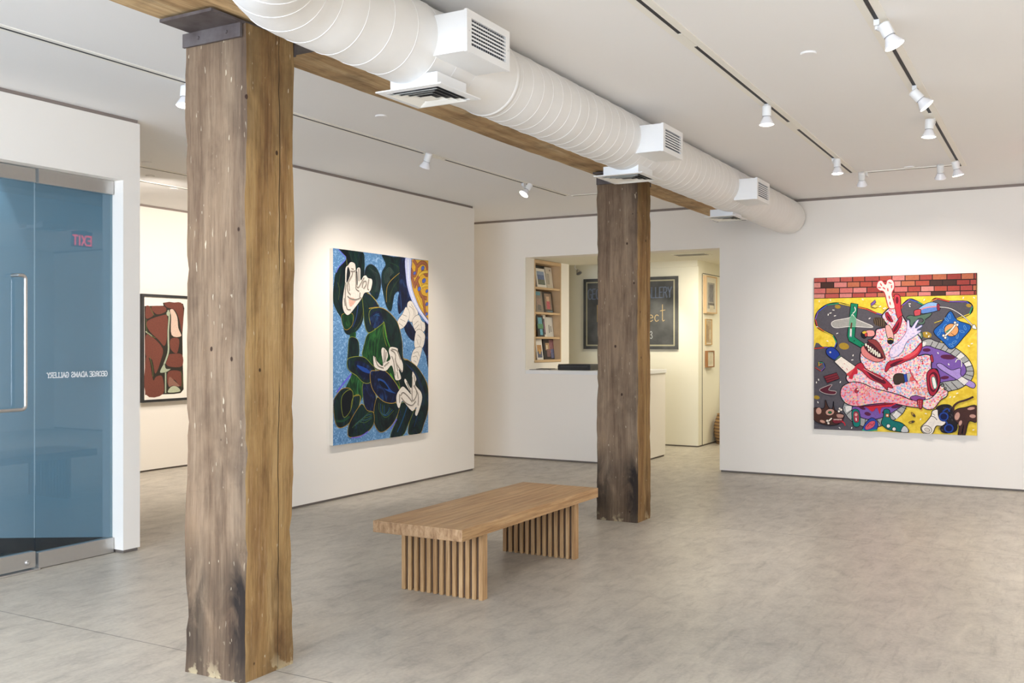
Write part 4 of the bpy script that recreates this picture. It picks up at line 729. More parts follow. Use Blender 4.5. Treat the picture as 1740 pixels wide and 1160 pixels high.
["P","#f2e6d8",1,[210,84,208,77,204,71,198,68,191,68,184,70,180,76,178,83,180,89,184,95,191,98,198,99,204,96,208,91]],
["S","#15121a",1,[210,84,208,77,204,71,198,68,191,68,184,70,180,76,178,83,180,89,184,95,191,98,198,99,204,96,208,91,210,84],2],
["P","#f2e6d8",1,[355,280,353,273,349,268,343,265,336,264,330,267,326,272,324,279,326,286,330,292,336,295,343,295,349,292,353,287]],
["S","#15121a",1,[355,280,353,273,349,268,343,265,336,264,330,267,326,272,324,279,326,286,330,292,336,295,343,295,349,292,353,287,355,280],2],
["P","#f2e6d8",1,[345,246,344,240,340,234,333,231,326,230,320,233,316,239,314,245,316,252,320,258,326,261,333,261,339,259,344,253]],
["S","#15121a",1,[345,246,344,240,340,234,333,231,326,230,320,233,316,239,314,245,316,252,320,258,326,261,333,261,339,259,344,253,345,246],2],
["P","#f2e6d8",1,[374,267,373,260,369,255,362,251,355,251,349,254,345,259,343,266,345,273,349,279,355,282,362,282,368,279,373,274]],
["S","#15121a",1,[374,267,373,260,369,255,362,251,355,251,349,254,345,259,343,266,345,273,349,279,355,282,362,282,368,279,373,274,374,267],2],
["P","#7a2832",0,[130,699,300,752,339,674,178,611]],
["S","#15121a",0,[130,699,300,752,339,674,178,611,130,699],4],
["S","#17141a",0,[144,669,314,722],3],
["S","#17141a",0,[158,640,329,695],3],
["P","#5a2230",1,[76,519,154,565,242,593,197,522,291,505,271,465,154,472]],
["S","#b8aca8",1,[76,519,154,565,242,593,197,522,291,505,271,465,154,472,76,519],4],
["P","#147a70",1,[499,260,583,263,603,93,561,50,513,80]],
["S","#15121a",1,[499,260,583,263,603,93,561,50,513,80,499,260],4],
["P","#a83a4c",1,[519,237,576,239,584,122,526,120]],
["S","#15121a",1,[519,237,576,239,584,122,526,120,519,237],2],
["P","#e09a94",1,[570,209,568,199,562,191,554,186,545,185,536,190,530,198,528,208,530,218,536,226,544,231,554,232,562,227,568,219]],
["S","#15121a",1,[570,209,568,199,562,191,554,186,545,185,536,190,530,198,528,208,530,218,536,226,544,231,554,232,562,227,568,219,570,209],2],
["S","#f0ece6",1,[549,169,553,130],7],
["P","#2f4aa0",1,[633,36,684,126,751,177,817,131,822,53,770,12,647,7]],
["S","#15121a",1,[633,36,684,126,751,177,817,131,822,53,770,12,647,7,633,36],4],
["P","#d0586a",1,[666,57,732,127,788,130,770,61,685,18]],
["S","#15121a",1,[666,57,732,127,788,130,770,61,685,18,666,57],2],
["P","#1f9a78",1,[637,30,675,8,798,33,807,14,641,3]],
["S","#8a2438",1,[694,58,722,98,751,80,779,114],4],
["P","#14706a",1,[864,113,892,201,901,285,968,280,987,166,1124,119,1202,11,976,25,901,66]],
["S","#15121a",1,[864,113,892,201,901,285,968,280,987,166,1124,119,1202,11,976,25,901,66,864,113],5],
["P","#d8742e",0,[920,235,961,233,961,190,920,193]],
["S","#15121a",0,[920,235,961,233,961,190,920,193,920,235],3],
["P","#f0ece6",1,[951,213,950,208,947,204,943,202,938,201,933,203,930,207,929,212,930,217,933,222,938,224,943,224,947,222,950,218]],
["P","#e6e2dc",1,[978,79,975,68,969,59,959,54,948,53,938,58,932,66,929,77,932,88,938,97,948,102,959,103,969,98,975,90]],
["S","#15121a",1,[978,79,975,68,969,59,959,54,948,53,938,58,932,66,929,77,932,88,938,97,948,102,959,103,969,98,975,90,978,79],4],
["P","#e6e2dc",1,[1048,43,1046,32,1039,23,1030,18,1019,18,1009,22,1003,30,1000,41,1003,52,1009,61,1019,66,1030,67,1039,62,1046,54]],
["S","#15121a",1,[1048,43,1046,32,1039,23,1030,18,1019,18,1009,22,1003,30,1000,41,1003,52,1009,61,1019,66,1030,67,1039,62,1046,54,1048,43],4],
["P","#c9c9c9",1,[1124,66,1152,90,1189,59,1194,11,1110,11]],
["S","#15121a",1,[1124,66,1152,90,1189,59,1194,11,1110,11,1124,66],4],
["P","#b8923c",1,[1281,206,1274,205,1264,209,1253,219,1242,231,1234,244,1230,255,1232,261,1238,263,1249,258,1260,249,1271,237,1279,224,1283,213]],
["S","#15121a",1,[1281,206,1274,205,1264,209,1253,219,1242,231,1234,244,1230,255,1232,261,1238,263,1249,258,1260,249,1271,237,1279,224,1283,213,1281,206],3],
["P","#4a4038",1,[1279,212,1274,210,1268,211,1262,214,1257,220,1254,226,1254,232,1256,237,1261,239,1267,239,1273,235,1278,230,1281,223,1281,217]],
["P","#b8923c",1,[1274,150,1272,144,1263,137,1249,130,1233,126,1218,125,1207,127,1202,132,1205,138,1214,145,1228,152,1244,156,1259,157,1269,155]],
["S","#15121a",1,[1274,150,1272,144,1263,137,1249,130,1233,126,1218,125,1207,127,1202,132,1205,138,1214,145,1228,152,1244,156,1259,157,1269,155,1274,150],3],
["P","#4a4038",1,[1265,148,1265,142,1261,137,1255,133,1248,132,1241,132,1236,135,1233,139,1234,144,1237,150,1243,153,1251,155,1258,155,1263,152]],
["P","#231f22",1,[1529,319,1570,359,1642,374,1708,354,1749,261,1776,92,1723,29,1607,24,1580,84,1642,162,1561,245]],
["S","#15121a",1,[1529,319,1570,359,1642,374,1708,354,1749,261,1776,92,1723,29,1607,24,1580,84,1642,162,1561,245,1529,319],4],
["S","#5a5258",1,[1554,60,1563,70,1570,57,1561,51],2],
["S","#5a5258",1,[1576,165,1585,175,1592,162,1583,156],2],
["S","#5a5258",1,[1705,184,1714,193,1721,180,1712,174],2],
["S","#5a5258",1,[1698,77,1707,87,1714,74,1705,68],2],
["S","#5a5258",1,[1630,327,1639,337,1646,324,1637,318],2],
["S","#5a5258",1,[1681,319,1689,329,1697,316,1688,310],2],
["S","#5a5258",1,[1654,274,1663,284,1670,271,1661,265],2],
["S","#5a5258",1,[1696,341,1705,351,1712,338,1703,332],2],
["S","#5a5258",1,[1559,82,1568,92,1576,79,1567,73],2],
["S","#5a5258",1,[1722,265,1731,274,1738,261,1729,255],2],
["S","#5a5258",1,[1612,328,1621,338,1628,325,1619,319],2],
["S","#5a5258",1,[1733,218,1741,227,1749,214,1740,208],2],
["S","#5a5258",1,[1584,53,1593,63,1600,50,1591,44],2],
["S","#5a5258",1,[1620,121,1629,131,1637,118,1628,112],2],
["S","#5a5258",1,[1712,233,1721,243,1728,230,1719,224],2],
["S","#5a5258",1,[1559,71,1568,81,1575,68,1566,62],2],
["S","#5a5258",1,[1701,243,1710,253,1717,240,1708,234],2],
["S","#5a5258",1,[1740,229,1749,239,1756,226,1747,220],2],
["S","#5a5258",1,[1684,219,1693,228,1700,215,1691,209],2],
["S","#5a5258",1,[1668,68,1677,78,1684,65,1675,59],2],
["S","#5a5258",1,[1669,71,1678,81,1685,68,1676,62],2],
["S","#5a5258",1,[1638,316,1647,326,1654,312,1645,307],2],
["S","#5a5258",1,[1654,240,1663,249,1670,236,1661,230],2],
["S","#5a5258",1,[1576,135,1585,145,1592,132,1583,126],2],
["S","#5a5258",1,[1608,90,1617,100,1624,87,1615,81],2],
["S","#5a5258",1,[1595,55,1604,65,1611,52,1602,46],2],
["S","#5a5258",1,[1544,297,1553,307,1561,294,1552,288],2],
["S","#5a5258",1,[1671,316,1680,326,1687,313,1678,307],2],
["S","#5a5258",1,[1566,110,1575,120,1582,107,1573,101],2],
["S","#5a5258",1,[1662,193,1671,203,1678,190,1669,184],2],
["P","#efe6da",1,[1348,75,1417,154,1471,232,1486,290,1547,307,1561,216,1642,157,1598,104,1529,101,1481,0,1381,7]],
["S","#15121a",1,[1348,75,1417,154,1471,232,1486,290,1547,307,1561,216,1642,157,1598,104,1529,101,1481,0,1381,7,1348,75],5],
["P","#efe6da",1,[1475,35,1463,18,1442,8,1416,8,1390,16,1369,33,1358,53,1359,74,1371,91,1393,101,1419,101,1445,93,1465,76,1476,56]],
["S","#15121a",1,[1475,35,1463,18,1442,8,1416,8,1390,16,1369,33,1358,53,1359,74,1371,91,1393,101,1419,101,1445,93,1465,76,1476,56,1475,35],4],
["P","#d8ccbc",1,[1453,39,1447,30,1436,26,1422,25,1409,30,1398,39,1392,49,1392,60,1398,68,1409,73,1423,73,1437,68,1448,60,1453,49]],
["S","#15121a",1,[1453,39,1447,30,1436,26,1422,25,1409,30,1398,39,1392,49,1392,60,1398,68,1409,73,1423,73,1437,68,1448,60,1453,49,1453,39],2],
["S","#17141a",1,[1471,222,1507,214,1540,177],4],
["S","#17141a",1,[1489,252,1516,234],3],
["P","#24459a",1,[1678,224,1672,199,1656,178,1632,165,1606,164,1582,175,1566,195,1560,220,1566,246,1582,267,1606,279,1632,280,1656,269,1672,249]],
["S","#15121a",1,[1678,224,1672,199,1656,178,1632,165,1606,164,1582,175,1566,195,1560,220,1566,246,1582,267,1606,279,1632,280,1656,269,1672,249,1678,224],3],
["P","#141a44",1,[1658,224,1654,206,1644,192,1628,184,1610,183,1594,190,1583,203,1579,221,1583,238,1594,252,1610,261,1628,261,1643,254,1654,241]],
["P","#24459a",1,[1737,81,1731,55,1715,34,1691,22,1665,21,1641,31,1625,51,1619,76,1625,102,1641,123,1665,135,1691,136,1715,126,1731,106]],
["S","#15121a",1,[1737,81,1731,55,1715,34,1691,22,1665,21,1641,31,1625,51,1619,76,1625,102,1641,123,1665,135,1691,136,1715,126,1731,106,1737,81],3],
["P","#141a44",1,[1717,80,1713,63,1703,49,1687,40,1669,40,1654,47,1643,60,1639,77,1643,94,1654,109,1669,117,1687,118,1703,111,1713,97]],
["S","#24459a",1,[1642,166,1660,135],9],
["S","#24459a",1,[1606,284,1660,324,1687,287],9],
["S","#17141a",1,[1737,270,1731,345,1785,403,1882,438,1961,478],13],
["S","#4a2f2a",1,[1737,270,1731,345,1785,403,1882,438,1958,476],9],
["P","#4a2f2a",1,[1731,270,1776,322,1864,344,1998,367,1998,172,1909,173,1865,0,1836,0,1850,133,1820,0,1785,0,1794,121,1740,185]],
["S","#15121a",1,[1731,270,1776,322,1864,344,1998,367,1998,172,1909,173,1865,0,1836,0,1850,133,1820,0,1785,0,1794,121,1740,185,1731,270],5],
["P","#c99a8a",1,[1803,227,1795,207,1784,192,1770,185,1758,188,1749,200,1746,219,1748,240,1756,260,1768,275,1781,282,1794,279,1802,267,1806,248]],
["P","#c99a8a",1,[1977,341,1973,333,1963,325,1946,319,1928,315,1910,315,1898,319,1893,325,1896,333,1907,341,1923,348,1942,351,1959,351,1971,347]],
["P","#c99a8a",1,[1987,238,1983,228,1973,221,1958,217,1943,218,1929,224,1920,232,1917,242,1922,251,1932,259,1946,262,1962,261,1976,256,1985,248]],
["P","#c99a8a",1,[1828,144,1822,131,1813,121,1805,117,1797,120,1793,128,1792,141,1795,156,1801,169,1810,179,1818,183,1826,180,1830,172,1831,159]],
["S","#f4efe6",0,[74,1703,73,1679],6],
["S","#f4efe6",0,[217,1711,224,1688],6],
["S","#f4efe6",0,[626,1711,643,1692],6],
["S","#f4efe6",0,[889,1585,909,1570],6],
["S","#f4efe6",0,[171,1171,194,1159],6],
["S","#f4efe6",0,[321,1270,296,1260],6],
["S","#f4efe6",0,[31,1353,58,1353],6],
["S","#f4efe6",0,[246,1573,273,1569],6],
["S","#f4efe6",0,[234,1535,208,1528],6],
["S","#f4efe6",0,[193,1523,190,1500],6],
["S","#f4efe6",0,[292,1499,266,1492],6],
["S","#f4efe6",0,[731,1463,710,1448],6],
["S","#f4efe6",0,[514,989,509,966],6],
["S","#f4efe6",0,[515,921,489,916],6],
["S","#f4efe6",0,[37,629,36,605],6],
["S","#f4efe6",0,[63,665,68,642],6],
["S","#f4efe6",0,[353,640,344,617],6],
["S","#f4efe6",0,[52,367,61,345],6],
["S","#f4efe6",0,[330,38,349,22],6],
["S","#f4efe6",0,[498,47,490,25],6],
["S","#f4efe6",0,[1227,1634,1201,1633],6],
["S","#f4efe6",0,[1208,1615,1221,1595],6],
["S","#f4efe6",0,[1413,1271,1418,1249],6],
["S","#f4efe6",0,[1447,1233,1439,1211],6],
["S","#f4efe6",0,[1395,1690,1381,1671],6],
["S","#f4efe6",0,[1850,1706,1841,1685],6],
["S","#f4efe6",0,[1961,1703,1976,1686],6],
["S","#f4efe6",0,[1955,1133,1931,1129],6],
["S","#f4efe6",0,[1898,1109,1918,1096],6],
["S","#f4efe6",0,[1750,479,1730,465],6],
["S","#f4efe6",0,[1702,477,1689,457],6],
["S","#f4efe6",0,[1787,521,1764,512],6],
["S","#f4efe6",0,[1396,255,1420,250],6],
["S","#f4efe6",0,[1350,190,1339,169],6],
["S","#f4efe6",0,[1973,75,1950,68],6],
["S","#f4efe6",0,[1545,1023,1558,1004],6],
["S","#f4efe6",0,[1672,884,1682,863],6],
["S","#f4efe6",0,[906,1593,929,1581],6],
["S","#f4efe6",0,[864,1611,840,1603],6],
["S","#f4efe6",0,[430,834,421,812],6],
["P","#7a58a0",0,[733,1643,790,1695,801,1662,748,1607]],
["S","#15121a",0,[733,1643,790,1695,801,1662,748,1607,733,1643],3],
["P","#e8d060",0,[733,1608,777,1636,843,1617,790,1588]],
["S","#15121a",0,[733,1608,777,1636,843,1617,790,1588,733,1608],3],
]
ART_SHEET=[
["P","#33302a",0,[62,1814,872,1835,847,1891,1123,1916,1739,1892,1801,1800,1765,1627,1713,1294,1728,741,1765,165,1635,96,1352,84,972,87,87,96]],
["P","#74453a",1,[125,1802,280,1806,451,1650,125,1576]],
["P","#74453a",1,[353,1809,912,1820,962,1719,574,1663]],
["P","#74453a",1,[193,1528,897,1653,1038,1616,1063,1354,932,1049,648,1167,232,1358]],
["P","#74453a",1,[111,1239,378,1224,832,994,762,767,525,499,388,769,111,866]],
["P","#74453a",1,[111,791,271,769,427,382,549,440,822,437,847,94,111,108]],
["P","#74453a",1,[912,1892,1275,1904,1728,1865,1687,1316,1573,1558,1378,1753,1022,1807]],
["P","#74453a",1,[1184,1176,1557,1178,1470,900,1184,984]],
["P","#74453a",1,[1048,853,1275,885,1697,863,1687,635,1123,634,962,723]],
["P","#74453a",1,[1073,526,1573,539,1661,432,1635,222,1337,374,1073,268]],
["P","#8f6a5c",1,[1123,427,1326,359,1583,234,1275,250,1098,242]],
["P","#d9bfae",1,[1149,1753,1301,1769,1480,1622,1532,1403,1661,1238,1225,1257,1199,1618]],
["S","#2a2622",1,[1149,1753,1301,1769,1480,1622,1532,1403,1661,1238,1225,1257,1199,1618,1149,1753],3],
["S","#2a2e28",1,[1073,1751,1123,1617,1083,1355,1083,1136,1073,907,862,636],24],
["S","#a9b39c",1,[1073,1751,1123,1617,1083,1355,1083,1136,1073,907,862,636],17],
["S","#2a2e28",1,[962,527,962,113],21],
["S","#a9b39c",1,[962,527,962,113],14],
["S","#2a2e28",1,[111,1324,378,1230],17],
["S","#a9b39c",1,[111,1324,378,1230],10],
["P","#a9b39c",1,[713,525,897,690,982,596,1184,586,997,526]],
["S","#2a2e28",1,[713,525,897,690,982,596,1184,586,997,526,713,525],3],
["P","#a9b39c",1,[1164,1683,1156,1662,1133,1645,1101,1635,1065,1635,1033,1644,1010,1660,1002,1681,1010,1701,1033,1718,1065,1728,1101,1729,1133,1720,1156,1704]],
["P","#b7bda2",1,[1073,122,1174,219,1352,242,1532,202,1593,128]],
["S","#5f6b3c",1,[280,1818,378,1713,476,1639],5],
["S","#5f6b3c",1,[135,1559,183,1304,525,1199],5],
["S","#5f6b3c",1,[1635,542,1713,387,1687,210],5],
["S","#5f6b3c",1,[280,833,402,618,417,446],5],
]

R = random.Random(7)
C = bpy.context.scene.collection
WORLD = {}                                   # world location of every root/part (no rotations are used on roots)

# ------------------------------------------------------------------ helpers
class MB:
    def __init__(s): s.v=[]; s.f=[]; s.m=[]
    def add(s, vs, fs, m=0):
        b=len(s.v); s.v+= [tuple(v) for v in vs]; s.f+=[tuple(b+i for i in f) for f in fs]; s.m+=[m]*len(fs); return s
    def box(s,x0,x1,y0,y1,z0,z1,m=0,M=None):
        vs=[Vector((x,y,z)) for z in(z0,z1) for y in(y0,y1) for x in(x0,x1)]
        if M: vs=[M@v for v in vs]
        return s.add(vs,[(0,2,3,1),(4,5,7,6),(0,1,5,4),(2,6,7,3),(0,4,6,2),(1,3,7,5)],m)
    def lathe(s,p,d,prof,n=20,m=0,caps=(1,1)):      # prof: (along, radius) about axis d from p
        p=Vector(p); d=Vector(d).normalized(); a=d.orthogonal().normalized(); b=d.cross(a)
        vs=[];fs=[]
        for t,r in prof:
            for i in range(n):
                an=i/n*math.tau; vs.append(p+d*t+(a*math.cos(an)+b*math.sin(an))*r)
        for k in range(len(prof)-1):
            for i in range(n):
                j=(i+1)%n; fs.append((k*n+i,k*n+j,(k+1)*n+j,(k+1)*n+i))
        if caps[0]: fs.append(tuple(range(n-1,-1,-1)))
        if caps[1]: fs.append(tuple(range((len(prof)-1)*n,len(prof)*n)))
        return s.add(vs,fs,m)
    def tube(s,pts,r,n=10,m=0):
        pts=[Vector(p) for p in pts]; vs=[];fs=[]; up=None
        for k,p in enumerate(pts):
            t=(pts[min(k+1,len(pts)-1)]-pts[max(k-1,0)]).normalized()
            if up is None: up=t.orthogonal().normalized()
            up=(up-t*up.dot(t)).normalized(); b=t.cross(up)
            for i in range(n):
                an=i/n*math.tau; vs.append(p+(up*math.cos(an)+b*math.sin(an))*r)
        for k in range(len(pts)-1):
            for i in range(n):
                j=(i+1)%n; fs.append((k*n+i,k*n+j,(k+1)*n+j,(k+1)*n+i))
        fs.append(tuple(range(n-1,-1,-1))); fs.append(tuple(range((len(pts)-1)*n,len(pts)*n)))
        return s.add(vs,fs,m)

def obj(name, mb, mats, parent=None, bevel=0, smooth=False, autosmooth=None):
    if not isinstance(mats,(list,tuple)): mats=[mats]
    off = WORLD[parent.name] if parent else Vector((0,0,0))
    me=bpy.data.meshes.new(name); me.from_pydata([Vector(v)-off for v in mb.v],[],mb.f)
    for m in mats: me.materials.append(m)
    me.polygons.foreach_set('material_index',mb.m)
    bm=bmesh.new(); bm.from_mesh(me); bmesh.ops.recalc_face_normals(bm,faces=bm.faces)
    if bevel:
        bmesh.ops.bevel(bm,geom=[e for e in bm.edges if len(e.link_faces)==2 and e.calc_face_angle(0)>.6],offset=bevel,segments=2,profile=.6,affect='EDGES')
    bm.to_mesh(me); bm.free()
    if smooth: me.polygons.foreach_set('use_smooth',[True]*len(me.polygons))
    if autosmooth: me.polygons.foreach_set('use_smooth',[True]*len(me.polygons)); me.set_sharp_from_angle(angle=math.radians(autosmooth))
    me.update()
    o=bpy.data.objects.new(name,me); C.objects.link(o)
    if parent: o.parent=parent
    WORLD[o.name]=off
    return o
def tag(o,label=None,cat=None,group=None,kind=None):
    if label: o['label']=label
    if cat: o['category']=cat
    if group: o['group']=group
    if kind: o['kind']=kind
    return o
def thing(name,label,cat,loc,group=None):
    o=bpy.data.objects.new(name,None); o.empty_display_size=.1; o.location=loc; C.objects.link(o); WORLD[o.name]=Vector(loc)
    return tag(o,label,cat,group)
def struct(name,mb,mats,label=None,**k):
    return tag(obj(name,mb,mats,**k),label,None,None,'structure')

# ------------------------------------------------------------------ materials
def lin(h):
    h=h.lstrip('#'); o=[]
    for i in(0,2,4):
        c=int(h[i:i+2],16)/255; o.append(c/12.92 if c<=.04045 else ((c+.055)/1.055)**2.4)
    return (*o,1)
class NT:
    def __init__(s,name):
        s.mat=bpy.data.materials.new(name); s.mat.use_nodes=True; s.t=s.mat.node_tree; s.b=s.t.nodes['Principled BSDF']; s.out=s.t.nodes['Material Output']
    def n(s,typ,**k):
        nd=s.t.nodes.new(typ)
        for a,v in k.items(): setattr(nd,a,v)
        return nd
    def l(s,a,b): s.t.links.new(a,b)
    def coord(s,scale=(1,1,1),which='Object'):
        c=s.n('ShaderNodeTexCoord'); m=s.n('ShaderNodeMapping'); m.inputs['Scale'].default_value=scale; s.l(c.outputs[which],m.inputs[0]); return m.outputs[0]
    def noise(s,vec,scale,detail=4,rough=.55,dist=0):
        x=s.n('ShaderNodeTexNoise'); x.inputs['Scale'].default_value=scale; x.inputs['Detail'].default_value=detail; x.inputs['Roughness'].default_value=rough; x.inputs['Distortion'].default_value=dist
        if vec: s.l(vec,x.inputs['Vector'])
        return x.outputs['Fac']
    def ramp(s,fac,stops,interp='LINEAR'):
        r=s.n('ShaderNodeValToRGB'); r.color_ramp.interpolation=interp; e=r.color_ramp.elements
        while len(e)<len(stops): e.new(.5)
        for el,(p,c) in zip(e,stops): el.position=p; el.color=lin(c) if isinstance(c,str) else (c,c,c,1)
        s.l(fac,r.inputs[0]); return r.outputs[0]
    def mix(s,fac,a,b,mode='MIX'):
        m=s.n('ShaderNodeMix',data_type='RGBA',blend_type=mode)
        for sock,v in((m.inputs[0],fac),(m.inputs[6],a),(m.inputs[7],b)):
            if isinstance(v,(int,float)): sock.default_value=v
            elif isinstance(v,str): sock.default_value=lin(v)
            elif isinstance(v,tuple): sock.default_value=v
            else: s.l(v,sock)
        return m.outputs[2]
    def math(s,op,a,b=0):
        m=s.n('ShaderNodeMath',operation=op)
        for sock,v in((m.inputs[0],a),(m.inputs[1],b)):
            if isinstance(v,(int,float)): sock.default_value=v
            else: s.l(v,sock)
        return m.outputs[0]
    def col(s,c):
        if isinstance(c,str): s.b.inputs['Base Color'].default_value=lin(c)
        else: s.l(c,s.b.inputs['Base Color'])
    def rough(s,v):
        if isinstance(v,(int,float)): s.b.inputs['Roughness'].default_value=v
        else: s.l(v,s.b.inputs['Roughness'])
    def bump(s,h,strength=.2,dist=.01):
        b=s.n('ShaderNodeBump'); b.inputs['Strength'].default_value=strength; b.inputs['Distance'].default_value=dist; s.l(h,b.inputs['Height']); s.l(b.outputs[0],s.b.inputs['Normal'])

def plain(name,c,rough=.5,metal=0,var=.06,scale=6,spec=.4):
    t=NT(name); f=t.noise(t.coord(),scale,3)
    t.col(t.mix(f,t.mix(var,c,'#000000'),t.mix(var*.6,c,'#ffffff'))); t.rough(rough); t.b.inputs['Metallic'].default_value=metal; t.b.inputs['Specular IOR Level'].default_value=spec
    return t.mat
def wallmat(name,c,r=.7):
    t=NT(name); v=t.coord(); f=t.noise(v,.7,3); t.col(t.mix(f,t.mix(.035,c,'#6a625a'),c)); t.rough(r); t.bump(t.noise(v,160,2),.05,.002); t.b.inputs['Specular IOR Level'].default_value=.25
    return t.mat
def emis(name,c,s):
    t=NT(name); t.col(c); t.b.inputs['Emission Color'].default_value=lin(c); t.b.inputs['Emission Strength'].default_value=s
    v=t.noise(t.coord(),20,1); t.rough(t.ramp(v,[(0,.3),(1,.5)])); return t.mat

M_wall=wallmat('white wall paint','#f2ede5'); M_ceil=wallmat('white ceiling paint','#f4f3f2',.8)
M_office=wallmat('cream office paint','#eeead9'); M_blue=wallmat('cool grey entry paint','#c2cacd')
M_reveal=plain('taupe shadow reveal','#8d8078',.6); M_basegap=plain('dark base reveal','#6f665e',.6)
M_white=plain('white enamel','#efefee',.4,0,.03); M_cream=plain('cream metal trim','#f4f1e8',.5,0,.03)
M_dark=plain('dark recess','#23242a',.6); M_black=plain('black plastic','#17171a',.45)
M_alu=plain('brushed aluminium','#c9c7c4',.34,.85,.05,30); M_steel=plain('satin steel','#cfccca',.28,.9,.04,20)
M_iron=plain('old painted iron','#36231f',.55,0,.2,12)
M_ply=plain('pale birch','#d2b084',.5,0,.12,9); M_lens=emis('lit lamp lens','#fff6ea',14); M_bulb=plain('frosted lamp glass','#f1f0f2',.25,0,.02)
M_exit=emis('red exit letters','#ff2030',7)
M_navy=plain('dark base band','#1d2226',.5); M_entryfloor=plain('dark entry floor','#2b3438',.35)

def floor_mat():
    t=NT('polished concrete'); v=t.coord()
    a=t.noise(t.coord((.55,.9,1)),1.1,6,.6,.6); b=t.noise(t.coord((2.2,3.4,1)),2.2,7,.65,.5); c=t.noise(v,45,4)
    base=t.ramp(a,[(.3,'#9b958c'),(.48,'#b0a99d'),(.62,'#bab3a6'),(.75,'#a7a096')])
    base=t.mix(.55,base,t.ramp(b,[(.3,'#8e8880'),(.45,'#ada69b'),(.55,'#b9b2a5'),(.72,'#c4bcae')]))
    base=t.mix(.16,base,t.ramp(c,[(.3,'#6a6660'),(.7,'#cfc8bc')]))
    s=t.noise(t.coord((1.0,7,1)),3.0,6,.7); base=t.mix(t.ramp(s,[(.54,0),(.7,.42)]),base,'#7a736a')
    w=t.noise(t.coord((.5,2.2,1)),1.6,5,.7,1.2); base=t.mix(t.ramp(w,[(.52,0),(.66,.3)]),base,'#d2cabb')
    sep=t.n('ShaderNodeSeparateXYZ'); t.l(v,sep.inputs[0]); X,Y=sep.outputs[0],sep.outputs[1]
    def line(P,at,w): return t.math('LESS_THAN',t.math('ABSOLUTE',t.math('SUBTRACT',P,at)),w)
    joint=line(X,3.5,.0035)
    for at in(8.04,12.6,-1): joint=t.math('MAXIMUM',joint,line(X,at,.0035))
    base=t.mix(t.math('MULTIPLY',joint,.75),base,'#4c4744')
    t.col(base); t.rough(t.ramp(b,[(.3,.42),(.7,.30)])); t.bump(c,.04,.003); t.b.inputs['Specular IOR Level'].default_value=.38
    return t.mat
M_floor=floor_mat()

